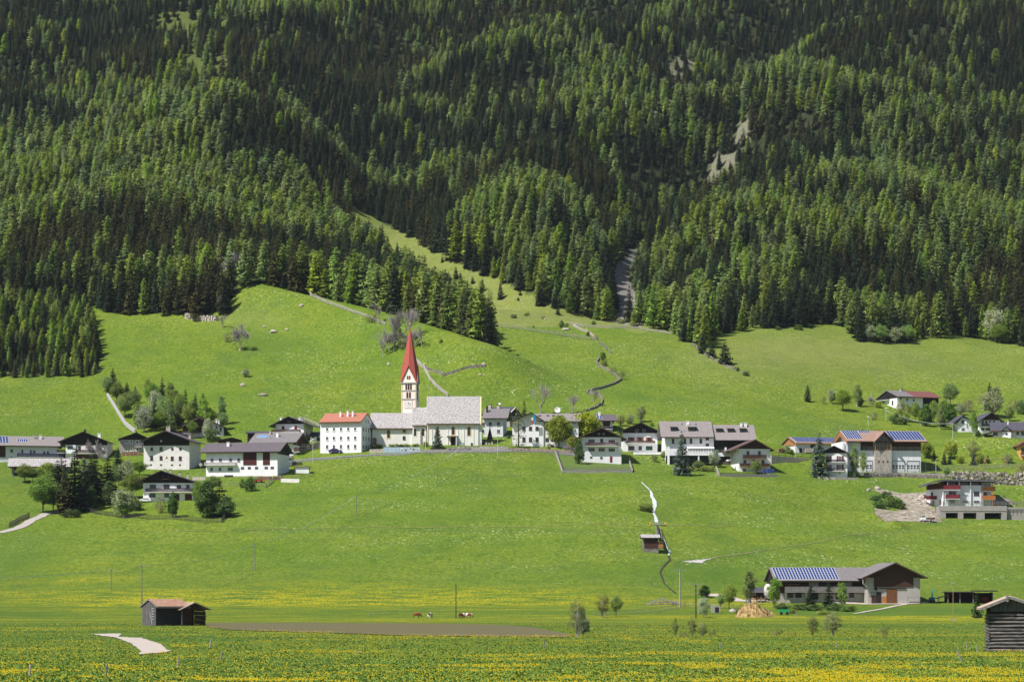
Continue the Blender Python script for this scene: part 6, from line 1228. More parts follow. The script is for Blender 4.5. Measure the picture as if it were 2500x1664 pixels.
    vg = MB(); ym = h.D / 2; e = h.xl - .06; vg.prism([(-.7, h.rz(0, -.7) + .04), (ym, h.rz(0, ym) + .04), (ym, h.rz(0, ym) - .2), (-.7, h.rz(0, -.7) - .2)], e - .04, e, 'x'); vg.prism([(h.D + .7, h.rz(0, h.D + .7) + .04), (ym, h.rz(0, ym) + .04), (ym, h.rz(0, ym) - .2), (h.D + .7, h.rz(0, h.D + .7) - .2)], e - .04, e, 'x'); vg.build('bargeboard', GWOOD, h.o)
    k = House('hay_hut', 'smaller open log hay hut with shingle gable roof, right one of the near pair', 446, 497, 1526, 4.2, 30, 'hut', sink=1); W, D = k.W, k.D; el, er = k.X(438), k.X(510); za, ze = k.Z(1469), k.Z(1487)
    rf = MB(); rf.prism([(el - .1, ze), (0, za), (0, za - .1), (el - .1, ze - .1)], -.9, D + .6); rf.prism([(er, ze), (0, za), (0, za - .1), (er, ze - .1)], -.9, D + .6); rf.build('roof', mat('old_shingle', (.42, .32, .26), c2=(.22, .16, .13), scale=2, detail=8), k.o)
    log_course(k, 'L', 0, D, .1, ze - .15, st=.22, m=LOGS); log_course(k, 'R', 0, D, .1, ze - .15, st=.22); inner = MB(); inner.box(-W / 2 + .2, W / 2 - .2, D - .2, D - .05, -.3, ze); inner.box(-W / 2 + .1, 0, .5, .6, -.3, ze); inner.build('back_wall', BWOOD, k.o)
    for x in (-W / 2 + .05, W / 2 - .05): MB().box(x - .1, x + .1, -.05, .15, -.5, ze).build('corner_post', LOGS, k.o)
    gb = MB(); gb.prism([(-W / 2, ze - .1), (W / 2, ze - .1), (0, za - .35)], .2, .3); gb.build('gable_boards', BWOOD, k.o); log_course(k, 'F', W * .1, W / 2, .1, ze * .9, st=.3, m=BWOOD)
    # right log hut
    h = House('log_hut', 'tall weathered log hut with clay tile roof cut by the right border', 2416, 2530, 1589, 4.6, -6, 'hut', sink=1); W, D = h.W, h.D
    h.shell('y', 1484, 1455, DWOOD, mat('clay_tile_roof', (.46, .38, .32), c2=(.28, .20, .16), scale=3, detail=8), ax=2466, exl=2393, exr=2552, ovf=.8, t=.16, fascia=GWOOD)
    log_course(h, 'F', -W / 2, W / 2, .12, h.Z(1493), st=.31, gap=.07); log_course(h, 'L', 0, D, .12, h.Z(1496), st=.29, gap=.05)
    pl = MB(); z0 = h.Z(1492)
    for i in range(20): x = -W / 2 + .1 + i * W / 20; zt = h.rz(x, 0) - .3; (pl.box(x, x + W / 20 - .03, -.12, -.05, z0, zt) if zt > z0 + .1 else None)
    pl.build('gable_plank', mat('blue_grey_planks', (.16, .17, .18), c2=(.03, .03, .03), scale=2, stretch=(5, 1, .6)), h.o); MB().box(h.X(2458) - .12, h.X(2458) + .12, -.95, -.86, h.Z(1468), h.Z(1453)).build('gable_post', GWOOD, h.o)
    tl = MB()
    for i in range(16):
        for s_ in (-1, 1): y = -.8 + i * (D + 1.4) / 16; xe = h.X(2552) if s_ > 0 else h.X(2393); za, ze2 = h.rz(h.X(2466), 0), h.rz(xe, 0); tl.tube((h.X(2466), y, za + .02), (xe, y, h.Z(1484) + .02), .06, n=5)
    tl.build('ridge_tiles', _mc['clay_tile_roof'], h.roof)
    # mill hut on the brook
    h = House('mill_hut', 'tiny old timber water mill on stone base beside the brook', 1571, 1607, 1347, 3.2, 3, 'hut', sink=.8); h.shell('x', 1311.5, 1303.5, GWOOD, SHING, exl=1565, exr=1612, ovf=.5, fascia=DWOOD)
    h.panel('plank_wall', 1573, 1605, 1312, 1338, BWOOD, n=.08); h.panel('stone_base', 1569, 1608, 1338.5, 1350, STONE, n=.4); h.panel('lean_to', 1608, 1619, 1321, 1337, OWOOD, n=-1); MB().box(h.X(1607), h.X(1620), .1, 2, h.Z(1338), h.Z(1336.5)).build('platform', GWOOD, h.o); MB().prism([(h.X(1606), h.Z(1316)), (h.X(1621), h.Z(1322)), (h.X(1621), h.Z(1323)), (h.X(1606), h.Z(1317))], 0, 2.2).build('lean_to_roof', GWOOD, h.o)
    g1, g0 = G(1605, 1291), h.g + Vector(((1612 - 1589) / h.S, 1, h.Z(1318))); ch = thing('mill_chute', g1, 0, 'grey wooden water chute leading down to the mill hut', 'chute'); k = MB()
    for x in (-.55, .55): k.tube((x, 0, .9), g0 - g1 + Vector((x, 0, .3)), .09, n=4).tube((x, 0, .9), (x, 0, -.6), .09, n=4)
    k.build('trestle', GWOOD, ch); k = MB().tube((0, 0, .8), g0 - g1 + Vector((0, 0, .1)), .3, n=5); k.build('trough', mat('dark_trough', (.05, .045, .05), var=.4), ch)
    g = G(1606, 1281); br = thing('footbridge', g + Vector((0, 0, .3)), 0, 'little plank bridge with yellow tipped rail across the brook', 'bridge'); MB().box(-2, 2, -.4, .4, -.15, 0).build('deck', FRAMEG, br); MB().tube((-1.9, -.4, .45), (1.9, -.4, .45), .07).build('handrail', STEEL, br)
    for x in (-2.0, 2.0): MB().box(x - .25, x + .25, -.5, -.35, -.1, .5).build('marker', mat('yellow_marker', (.75, .42, .02), rough=.5), br)
farm()

# ------------------------------------------------------------------ people of the meadow: cattle
def cow(px, py, label, yaw, patchc, var, d=None):
    g = G(px, py); g.z = float(Hxy(g.x, g.y)); gr = -1.02
    pts = [('hip', (-.72, 0, 1.18), .30, .36), ('mid', (-.2, 0, 1.08), .36, .42), ('chest', (.42, 0, 1.12), .31, .42), ('neck', (.82, 0, 1.05), .19, .26), ('poll', (1.12, 0, .72), .15, .18), ('nose', (1.34, 0, .32), .09, .10)]
    V = [p[1] for p in pts]; Rr = [p[2:] for p in pts]; E = [(0, 1), (1, 2), (2, 3), (3, 4), (4, 5)]
    def ch(a, ps):
        for p, r in ps: V.append(p); Rr.append((r, r)); E.append((a, len(V) - 1)); a = len(V) - 1
    for s_ in (-1, 1):
        ch(0, [((-.74, .2 * s_, .85), .17), ((-.92, .2 * s_, .5), .08), ((-.84, .2 * s_, .12), .055), ((-.80, .2 * s_, 0), .075)])
        ch(2, [((.48, .19 * s_, .78), .12), ((.50, .19 * s_, .45), .075), ((.47, .19 * s_, .12), .055), ((.50, .19 * s_, 0), .07)])
        ch(4, [((1.05, .24 * s_, .80), .05)])
    ch(0, [((-1.0, 0, 1.2), .05), ((-1.05, 0, .75), .03), ((-1.04, 0, .5), .05)])
    me = bpy.data.meshes.new('cow'); me.from_pydata(V, E, []); m = mat('cow_coat_%d' % var, patchc[0], c2=patchc[1], scale=1.1, detail=1, contrast=(.49, .52)); me.materials.append(m)
    o = link('cow', me); o.location = g; o.rotation_euler = (0, 0, R(yaw)); sk = o.modifiers.new('skin', 'SKIN'); sk.use_smooth_shade = True
    for i, r in enumerate(Rr): me.skin_vertices[0].data[i].radius = r
    me.skin_vertices[0].data[0].use_root = True
    sb = o.modifiers.new('sub', 'SUBSURF'); sb.levels = 1; sb.render_levels = 1; o.scale = (.8,) * 3
    return tag(o, label, 'cow', 'cows grazing on the valley floor')
RB, WH, DB = (.22, .055, .025), (.72, .68, .64), (.09, .025, .02)
cow(1018, 1508, 'reddish brown cow grazing alone, farthest left of the herd', 15, (RB, RB), 1)
cow(1050, 1508, 'dark brown and white cow grazing second from the left', 65, (DB, WH), 2)
cow(1124, 1508, 'small dark brown cow facing the camera just right of the thin pole', 105, (DB, DB), 3)
cow(1133, 1508, 'brown and white cow standing between the small dark cow and the white cow', 80, (WH, DB), 4)
cow(1145, 1508.5, 'mostly white cow with brown patches at the right end of the herd', 25, (WH, (.35, .10, .05)), 5)

# ------------------------------------------------------------------ poles, cables, small built things
tops = []
a = pole(346, 1478, 101, 'tall grey timber power pole with crossarm behind the near hay huts', r=.16, arm=2.0)
b = pole(272, 1440, 52, 'thin brown pole left of the tall power pole', r=.13, arm=.6); c = pole(622, 1391, 64, 'thin grey pole in the middle of the left meadow', r=.13, arm=0)
d = pole(870, 1257, 48, 'thin grey pole on the slope below the red roofed house', r=.13, arm=0); e = pole(1068, 1172, 46, 'thin pole on the slope below the church', r=.13, arm=0)
wires('power_line', [a, b, (-130, b.y - 30, b.z - 1.5)], sag=1.2, r=.035, m=STEEL, label='thin cable running from the tall power pole out to the left border'); wires('power_line', [a, c, d, e, G(1140, 1112) + Vector((0, 0, 6))], sag=1.6, r=.06, m=ALU, label='thin cable climbing the meadow from the tall power pole towards the church')
pole(1113, 1508, 84, 'slim brown pole standing behind the grazing cows', r=.12, arm=0, m=BARK)
pole(1660, 1482, 94, 'pale grey power pole with crossarm near the brook mouth', m=CONC, r=.2, arm=2.6); p = pole(1699, 1508, 86, 'brown timber telegraph pole with several crossarms left of the straw heap', m=BWOOD, r=.14, arm=2.2)
k = MB(); [k.box(p.x - .8, p.x + .8, p.y - .1, p.y + .03, p.z - q, p.z - q + .12) for q in (1.2, 2.2)]; tag(k.build('crossarm', STEEL), 'pair of lower crossarms fixed on the brown telegraph pole', 'crossarm')
bpy.data.objects['crossarm'].name = 'crossarm'
pole(2327, 1513, 92, 'thin yellowish pole with footing below the open shed', m=TWOOD, r=.07, arm=.8, base=True)
def lamp(px, py, hpx, label, head=True, d=None):
    g = G(px, py) if d is None else Vector(((px - CX) / FPX * d, d, float(Hpd(px, d)))); h = hpx / (FPX / g.y); o = thing('street_lamp', g, 0, label, 'lamp'); MB().tube((0, 0, -.4), (0, 0, h), .09, .06, 8).build('post', ALU, o)
    if head: MB().tube((0, 0, h), (0, 0, h + .12), .45, .3, 12).tube((0, 0, h - .3), (0, 0, h - .01), .16, .22, 8).build('lamp_head', FRAMEW, o)
lamp(1215, 1110, 46, 'white street lamp on the road right of the church'); lamp(764, 1130, 58, 'grey street lamp left of the red roofed house'); lamp(1039, 1103, 40, 'thin lamp post before the noticeboards', False); lamp(1942, 1117, 38, 'grey pole beside the solar roofed low barn', False)
lamp(2120, 1064, 22, 'street lamp with white shade showing above the fire station roof', d=960); lamp(2163, 1026, 30, 'street lamp on the hillside below the grey and maroon roofed farmhouse'); lamp(2326, 1070, 38, 'dark pole left of the slate roofed chalet', False); lamp(2285, 1157, 35, 'grey post behind the railing right of the fire station', False); lamp(2260, 1148, 28, 'short grey post at the right corner of the fire station', False)
wires('cable', [G(2163, 1026) + Vector((0, 0, 3.5)), G(2326, 1070) + Vector((0, 0, 5)), G(2420, 1072) + Vector((0, 0, 2.5))], r=.06, m=FRAMEG, sag=1.5, label='overhead cable hanging across the hillside trees at right')
# church surroundings
solid_wall([(902, 1105), (937, 1104)], 'pale masonry wall between the red roofed house and the noticeboards', h=1.1, m=STONEL); solid_wall([(1026, 1104), (1090, 1103)], 'low stone wall right of the noticeboards under the blue spruce', h=.9, m=STONEL)
block_wall([(1091, 1100), (1150, 1098), (1240, 1097)], 'rough stone churchyard wall along the road', h=1.0, m=STONEL, size=.6, rag=0); block_wall([(1245, 1100), (1400, 1106)], 'low pink grey stone wall along the road below the inn', h=.8, m=mat('pinkish_stone', (.46, .36, .32), c2=(.2, .16, .14), scale=2.2, contrast=(.36, .6)), size=.6, rag=0)
g = G(981, 1105); S = FPX / g.y; nb = thing('noticeboard', g, 0, 'long row of pale blue noticeboards with posters before the church', 'noticeboard'); x0 = (936 - 981) / S; wd = (1026 - 936) / S / 9
for i in range(9):
    pn = MB().box(x0 + i * wd + .03, x0 + (i + 1) * wd - .03, -.06, 0, .1, 1.75).build('board', mat('board_blue', (.42, .55, .64), var=.25, scale=.8), nb)
    if i > 3:
        for _ in range(4): x = x0 + i * wd + random.uniform(.15, wd - .55); z = random.uniform(.3, 1.2); MB().box(x, x + .4, -.08, -.063, z, z + .45).build('poster', random.choice([FRAMEW, mat('poster_violet', (.25, .22, .42)), mat('poster_cream', (.75, .68, .55)), FRAMEW]), pn)
rail_fence([(690, 1133), (780, 1124), (880, 1117), (1000, 1110)], 'grey steel guard railing along the road left of the church', step=2.0, h=.9, rails=2, m=ALU, r=.045, name='railing'); rail_fence([(1030, 1109), (1130, 1105), (1240, 1102)], 'grey steel guard railing along the road before the churchyard', step=2.0, h=.8, rails=2, m=ALU, r=.045, name='railing')
rail_fence([(1250, 1108), (1350, 1110), (1420, 1118)], 'timber railing on the road edge below the inn', step=1.8, h=1.0, rails=2, r=.06)
for i, px in enumerate((1118, 1124, 1131, 1137, 1146, 1152, 1158, 1166, 1172, 1180, 1187, 1194, 1201)):
    g = G(px, 1085 + (i % 3)); o = MB().prism([(-.3, 0), (.3, 0), (.3, .7), (.15, .9), (-.15, .9), (-.3, .7)], -.08, .08).build('gravestone', [STONEL, BLACKM, FRAMEG, CONC][i % 4]); o.location = g; tag(o, 'small upright gravestone in the churchyard before the nave', 'gravestone', 'gravestones in the churchyard')
g = G(1196, 1076); o = thing('parasol', g, 0, 'large closed dark maroon parasol standing right of the nave', 'parasol'); MB().tube((0, 0, .5), (0, 0, 4.2), .95, .1, 8).build('canopy', mat('maroon_canvas', (.055, .015, .022), var=.3, scale=4), o); MB().tube((0, 0, -.2), (0, 0, 4.6), .06).build('pole', DWOOD, o)
g = G(1299, 1050); S = FPX / g.y; HG = [o_ for o_ in bpy.data.objects if o_.name.startswith('inn')][0].location
for i, (px, cs, la) in enumerate(((1299, [(.02, .22, .06), (.75, .75, .75), (.6, .03, .03)], 'green white red flag hanging from the gable of the inn'), (1304, [(.03, .22, .45)] * 2 + [(.04, .28, .50)], 'blue flag hanging beside the tricolour on the inn gable'))):
    o = thing('flag', (HG.x + (px - 1289) / S, HG.y - 1.9, HG.z + (1088 - 1036) / S), 0, la, 'flag'); MB().tube((0, 0, 3), (0, 1.8, 2.4), .04).build('pole', STEEL, o)
    for j, c_ in enumerate(cs): MB().prism([(-.3 + .04 * j, 2.6 - .85 * j), (.25 + .03 * j, 2.75 - .85 * j), (.22 + .05 * j, 1.9 - .85 * j), (-.28 + .06 * j, 1.75 - .85 * j)], -.02, .02).build('stripe', mat('flag_cloth_%d_%d' % (i, j), c_, rough=.8, var=.1), o)
car(819, 1106, 33, 'dark purple car parked before the red roofed house', mat('purple_paint', (.05, .035, .12), rough=.25, var=.05), 178); car(355, 1225, 30, 'white hatchback parked at the lowest left chalet', mat('car_white', (.75, .75, .78), rough=.3, var=.03), 0)
car(1241, 1068, 16, 'small dark blue car parked in the alley left of the inn', mat('navy_paint', (.02, .04, .09), rough=.3), 70); car(1780, 1127, 20, 'white car under the canopy of the timber clad guest house', FRAMEW, 60, d=858); car(2264, 1273, 36, 'small white pickup truck parked on the gravel beside the concrete garages', mat('truck_white', (.78, .78, .80), rough=.3, var=.03), 0, kind='truck')
car(1348, 1090, 17, 'dark van parked under the chestnut before the inn', mat('van_dark', (.03, .028, .028), rough=.3), 80)
# walls and gardens
solid_wall([(1357, 1106), (1373, 1153), (1544, 1153), (1536, 1126)], 'low grey plinth wall round the garden enclosure below the inn', h=.7, m=CONC); picket_fence([(1357, 1104), (1373, 1151), (1544, 1151), (1536, 1124)], 'grey picket fence round the garden enclosure below the inn', h=1.4, step=.4)
solid_wall([(1748, 1143), (1756, 1162), (1896, 1163)], 'grey plinth wall in front of the house with two brown balconies', h=.7, m=CONC); picket_fence([(1756, 1161), (1800, 1161), (1848, 1161)], 'dark fence on the wall before the house with two brown balconies', h=1.0, m=DWOOD, step=.4)
for i, px in enumerate((1868, 1877.5, 1886.5)):
    g = G(px, 1161); o = thing('solar_collector', g, 0, 'blue tilted solar collector in the garden, %s of three' % ('left one', 'middle one', 'right one')[i], 'solar panel', 'tilted collectors in the garden'); MB().prism([(0, .9), (1.0, 2.2), (1.05, 2.1), (.05, .8)], -.5, .5, 'x').build('collector', mat('deep_blue_panel', (.02, .03, .12), rough=.25), o); MB().box(-.45, -.38, .9, 1.0, -.2, 2.0).box(.38, .45, .9, 1.0, -.2, 2.0).build('stand', ALU, o)
solid_wall([(1882, 1132), (1930, 1128), (1980, 1121)], 'curved grey retaining wall between the brown balcony house and the tall spruce', tops=[1112, 1115, 1119], m=STONEL, t=.6); rail_fence([(1885, 1113), (1935, 1114), (1980, 1117)], 'dark timber fence above the curved retaining wall', h=1.1, m=DWOOD, rails=2)
solid_wall([(1996, 1167), (2040, 1170), (2092, 1171)], 'low stone wall in front of the narrow red shuttered house', h=.7, m=STONEL)
solid_wall([(2092, 1158), (2200, 1159), (2330, 1162), (2400, 1160)], 'pale concrete terrace edge before the fire station', tops=[1153, 1154, 1156, 1155], m=CONC, t=.4); rail_fence([(2100, 1155), (2200, 1156), (2330, 1159), (2400, 1157)], 'thin dark railing on the terrace edge before the fire station', step=2.0, h=1.2, rails=3, m=STEEL, r=.035, name='railing')
block_wall([(2110, 1162), (2200, 1163), (2320, 1168)], 'row of rough stones under the fire station terrace', h=1.0, size=.9, t=1.0, rough=.4); block_wall([(2322, 1177), (2400, 1180), (2520, 1183)], 'high boulder retaining wall behind the modern apartment house', h=3.6, size=1.0, t=1.6, rough=.45, m=mat('boulder_stone', (.46, .40, .35), c2=(.09, .08, .07), scale=1.1, detail=6, contrast=(.42, .6), bump=.8), rag=.3)
picket_fence([(2262, 1146), (2330, 1146), (2500, 1142)], 'long grey wooden fence above the boulder wall at right', h=1.5, step=.5)
g = G(2405, 1136); sw = thing('swing_frame', g, 0, 'pale wooden A-frame swing behind the fence at the right border', 'swing'); k = MB()
for x in (0, 6.5): k.tube((x - .6, 0, -.3), (x, 0, 2.2), .11).tube((x + .6, 0, -.3), (x, 0, 2.2), .11)
k.tube((0, 0, 2.2), (6.5, 0, 2.2), .1); k.build('frame', TWOOD, sw)
for px, y0, y1 in ((2449, 1209, 1232),): 
    g = G(2478, 1233); o = thing('ramp', Vector(((px - CX) / FPX * 838, 838, Zat(1209, 838))), 0, 'grey sloping plank ramp right of the modern apartment house', 'ramp'); MB().tube((0, 0, 0), (4.2, -2, -2.9), .13, n=4).tube((0, .5, 0), (4.2, -1.5, -2.9), .13, n=4).build('beam', GWOOD, o)
block_wall([(628, 1172), (660, 1171), (690, 1170)], 'stacked firewood pile below the long farmhouse', h=1.1, t=.9, size=.5, m=mat('cut_firewood', (.30, .19, .12), c2=(.10, .06, .045), scale=3, contrast=(.35, .6)), name='wood_pile', cat='wood pile'); block_wall([(296, 1112), (345, 1111)], 'firewood stack below the small grey house', h=1.2, t=.8, size=.5, m=_mc['cut_firewood'], name='wood_pile', cat='wood pile'); block_wall([(1900, 1104), (1915, 1104)], 'brown log pile left of the solar roofed barn', h=1.2, t=.8, size=.5, m=_mc['cut_firewood'], name='wood_pile', cat='wood pile')
solid_wall([(470, 1171), (502, 1171)], 'low stone wall left of the long farmhouse plinth', h=.9, m=STONEL); solid_wall([(686, 1176), (731, 1177)], 'small white walled planter below the wood pile', h=1.0, m=OLDWHITE); rail_fence([(648, 1190), (668, 1174), (735, 1168), (765, 1163)], 'timber fence curving below the wood pile', h=1.1); rail_fence([(455, 1187), (560, 1186), (650, 1188)], 'grey fence below the long farmhouse', h=1.0, rails=2)
g = G(632, 1177); o = thing('farm_trailer', g, 0, 'small red trailer with green cover below the long farmhouse', 'trailer'); MB().prism([(-1.2, .4), (1.1, .4), (1.3, .9), (-1.3, .9)], -.6, .6).build('body', mat('red_paint', (.45, .04, .02), rough=.4), o); MB().prism([(-1.4, .92), (1.0, .92), (.8, 1.15), (-1.3, 1.2)], -.62, .62).build('cover', mat('green_cover', (.03, .20, .10)), o); [MB().tube((x, -.7, .3), (x, -.5, .3), .3, n=12).build('wheel', RUBBER, o) for x in (-.7, .7)]
g = G(738, 1156); o = thing('tent_shelter', g, 0, 'white tarpaulin shelter with sagging hem at the end of the farm annex', 'shelter'); MB().prism([(-2.2, .2), (2.2, .1), (1.7, 2.1), (-2.0, 2.1)], -.1, 2).build('tarpaulin', WHITE, o); MB().box(-2.6, 2.3, -.5, 2.4, 2.12, 2.25).build('roof', TWOOD, o); [MB().box(x - .07, x + .07, -.4, -.25, -.6, 2.11).build('post', DWOOD, o) for x in (-2.3, 2.1)]
block_wall([(735, 1100), (757, 1098), (779, 1094)], 'dark stone retaining wall left of the red roofed house', h=2.0, m=STONE, t=.8, size=.7, rag=0)
g = G(490, 1150); o = thing('parasol', g + Vector((0, 0, 0)), 0, 'round white umbrella disc beside the tall old farmhouse', 'parasol'); MB().tube((0, 0, -.3), (0, 0, 2.6), .05).build('pole', STEEL, o); MB().tube((0, -.15, 2.0), (0, 0, 2.05), .52, .45, 16).build('disc', FRAMEW, o)
# fences and walls of the hillside
rail_fence([(735, 702), (760, 723), (800, 742), (832, 752), (862, 764), (905, 779), (940, 793)], 'long silvery fence climbing along the grassy crest at the wood edge', h=1.2, m=mat('silver_wood', (.50, .46, .45), c2=(.25, .22, .22), scale=2), r=.11); rail_fence([(1015, 882), (1035, 902), (1050, 930), (1070, 950), (1093, 968)], 'silvery fence descending the slope right of the church spire', h=1.4, m=_mc['silver_wood'], r=.13, rails=4)
block_wall([(1028, 893), (1050, 905), (1085, 917), (1112, 908), (1140, 899), (1183, 895)], 'dark dry stone wall below the terraced slope right of the spire', h=.8, t=.5, m=WALLST, size=.8)
rail_fence([(1193, 796), (1240, 801), (1290, 807), (1340, 815), (1390, 822), (1458, 832)], 'grey timber fence crossing below the rough pasture', h=1.3, r=.085, rails=3); rail_fence([(1388, 790), (1425, 798), (1500, 801), (1560, 803), (1640, 816)], 'dark low timber fence below the scree gully', h=.9, m=BARKG, r=.1)
block_wall([(1400, 795), (1420, 806), (1440, 815), (1456, 828)], 'pale dry stone wall beside the fence corner on the pasture', h=.8, m=STONEL); block_wall([(1462, 836), (1478, 848), (1492, 862)], 'short broken stone wall below the fence corner', h=.6, rag=3)
block_wall([(1463, 874), (1457, 886), (1462, 894), (1485, 905), (1500, 915), (1516, 928), (1500, 938), (1470, 948), (1437, 956), (1432, 960)], 'winding dry stone wall in the bright middle meadow', h=.8, t=.5, m=WALLST, size=.8); block_wall([(1440, 958), (1462, 966), (1471, 978), (1468, 988), (1450, 998), (1420, 1008), (1385, 1015), (1340, 1018)], 'lower bend of dry stone wall above the inn', h=.8, t=.5, m=WALLST, size=.8)
block_wall([(1690, 842), (1712, 858), (1740, 878), (1775, 895), (1800, 904), (1822, 913)], 'overgrown stone wall dividing the middle and right meadows', h=.8, size=1.1, rag=4); block_wall([(455, 775), (480, 780), (530, 782)], 'pile of cleared field stones below the spruces', h=1.7, t=2.2, size=.8, m=STONEL, rough=.4, name='stone_pile', cat='stone pile')
solid_wall([(262, 966), (285, 1003), (305, 1035), (330, 1055)], 'thin grey wall running down beside the hillside grove', h=1.0, m=mat('wall_blue_grey', (.42, .40, .44), var=.2), t=.5)
picket_fence([(143, 1256), (175, 1250), (215, 1248), (245, 1256), (300, 1264), (360, 1267), (450, 1270), (541, 1275), (551, 1262)], 'dark picket fence round the garden of the lowest left chalet', h=1.3, m=mat('dark_pickets', (.07, .06, .06), var=.5, scale=4), step=.42); picket_fence([(22, 1287), (45, 1275), (72, 1263)], 'short dark fence beside the lane at lower left', h=1.5, m=_mc['dark_pickets'], step=.42)
rail_fence([(700, 1046), (742, 1028), (780, 1042)], 'pale rail fence beside the highest left gabled house', h=1.0, m=_mc['silver_wood']) if 0 else rail_fence([(742, 1024), (760, 1032), (779, 1042)], 'pale rail fence right of the highest left gabled house', h=1.0, m=_mc['silver_wood'])
rail_fence([(900, 1503), (925, 1502), (970, 1500)], 'low dark pasture fence left of the grazing cows', h=.8, rails=2, m=BARKG, r=.04); rail_fence([(1450, 1503), (1540, 1499), (1610, 1492), (1680, 1480), (1790, 1485)], 'wire pasture fence left of the straw heap', h=.9, rails=2, m=BARKG, r=.045, step=3)
for px, py, hp, ln in ((70, 1650, 30, -.18), (257, 1648, 30, -.14), (432, 1628, 24, -.16), (537, 1610, 20, -.3), (510, 1580, 22, -.3), (875, 1595, 10, 0), (1329, 1580, 20, .03), (1758, 1582, 14, 0), (2350, 1613, 30, .45), (2360, 1584, 17, 0), (2386, 1592, 19, 0), (2042, 1580, 12, 0), (1944, 1506, 16, 0)):
    g = G(px, py); h_ = hp / (FPX / g.y); o = MB().tube((0, 0, -.3), (ln * -h_, 0, h_), .075, .06, 7).build('fence_post', GWOOD if px % 2 else BARKG); o.location = g
    side = 'upright' if abs(ln) < .1 else ('leaning left' if ln < 0 else 'steeply leaning')
    tag(o, {70: 'leaning weathered post nearest the lower left corner', 257: 'dark leaning post below the pale gravel path', 432: 'leaning post right of and below the gravel path', 537: 'short dark post leaning left, lower of the close pair right of the path', 510: 'grey post leaning left, upper of the close pair right of the path', 875: 'tiny post in the left middle of the flower meadow', 1329: 'upright post standing alone in the middle of the flower meadow', 1758: 'short upright post in the flower meadow below the straw heap',
        2350: 'steeply slanted post in the flowers left of the log hut', 2360: 'slim upright post farther left of the log hut', 2386: 'slim upright post nearest to the log hut', 2042: 'tiny upright post below the near shrubs at right', 1944: 'dark thick post below the farm barn trees'}[px], 'post', 'posts in the valley meadow')
for px, py, w_, h_, la in ((950, 892, 9, 7, 'pale boulder on the slope left of the spire'), (592, 942, 14, 8, 'white rock below the small bush on the left slope'), (586, 855, 7, 6, 'stone at the foot of the lone small tree on the left slope'), (736, 747, 12, 6, 'pale rock near the crest of the left meadow'), (645, 799, 8, 5, 'small rock above the rock heap on the left slope'), (668, 811, 18, 7, 'broad low rock of the heap on the left slope'), (700, 806, 9, 5, 'rock right of the rock heap on the left slope'), (642, 965, 26, 5, 'long flat slab on the left slope above the houses'), (1181, 893, 9, 9, 'white boulder at the end of the dark stone wall'), (1021, 908, 8, 5, 'small pale rock right of the spire'), (1172, 916, 9, 4, 'dark rock below the stone wall right of the spire'), (1331, 780, 5, 4, 'little rock on the rough pasture'), (1380, 805, 20, 5, 'flat stones below the bush at the fence corner'), (1790, 1493, 20, 8, 'grey rock between straw heap and post') , (2142, 1194, 14, 8, 'white rock at the top of the bare earth'), (2120, 1197, 10, 6, 'smaller white rock left at the top of the bare earth'), (2250, 1216, 16, 10, 'large pale rock left of the apartment house')):
    boulder(px, py, w_, h_, la)
g = G(1620, 1476); k = MB()
for i in range(160): x = random.uniform(-3.6, 3.6); y = random.uniform(0, 2); z = (1 - (x / 3.8) ** 2) * 1.5 * random.random(); k.tube((x, y, z + .05), (x + random.uniform(-1.3, 1.3), y + random.uniform(-.5, .5), max(0, z + random.uniform(-.35, .45))), .06, .03, 4)
o = k.build('brush_pile', BARKG); o.location = g; tag(o, 'heap of grey cut branches beside the pale power pole', 'brush pile')
g = G(1748, 1495); o = thing('small_hut', g, 0, 'tiny grey stone hut with dark doorway left of the straw heap', 'hut'); MB().prism([(-.9, -.3), (.9, -.3), (.9, 1.4), (-.9, 1.6)], 0, 1.6).build('wall', CONC, o); MB().box(-.2, .6, -.05, -.003, .1, 1.2).build('doorway', BLACKM, o)
# ------------------------------------------------------------------ trees and shrubs one can tell apart
ORD = ['first', 'second', 'third', 'fourth', 'fifth', 'sixth', 'seventh', 'eighth', 'ninth', 'tenth', 'eleventh', 'twelfth', 'thirteenth', 'fourteenth', 'fifteenth', 'sixteenth']
DESC = {'spruce': 'dark green spruce', 'olive': 'olive green spruce', 'larch': 'bright green larch', 'larchb': 'pale green larch', 'broad': 'leafy green tree', 'yellow': 'yellow green leafy tree', 'dark': 'dense dark evergreen', 'silver': 'silvery leaved tree',
 'birch': 'fresh green birch', 'budding': 'thinly leaved brownish tree', 'bush': 'dark green bush', 'lightbush': 'yellow green bush', 'paleshrub': 'pale twiggy shrub', 'bare': 'bare grey tree', 'bareshrub': 'bare grey shrub', 'deadtree': 'bleached dead tree', 'youngspruce': 'little dark spruce', 'thinlarch': 'thin feathery larch', 'bluespruce': 'blue green spruce'}
def cluster(items, place, group):
    cnt = {}
    for k in sorted(items, key=lambda q: q[1]): cnt.setdefault(k[0], []).append(k)
    for kd, L_ in cnt.items():
        for i, (k, px, py, h, w_) in enumerate(L_):
            la = '%s %s' % (DESC[k], place) if len(L_) == 1 else '%s %s, %s such from left' % (DESC[k], place, ORD[min(i, 15)])
            plantpx(k, px, py, h, w_, la, group)
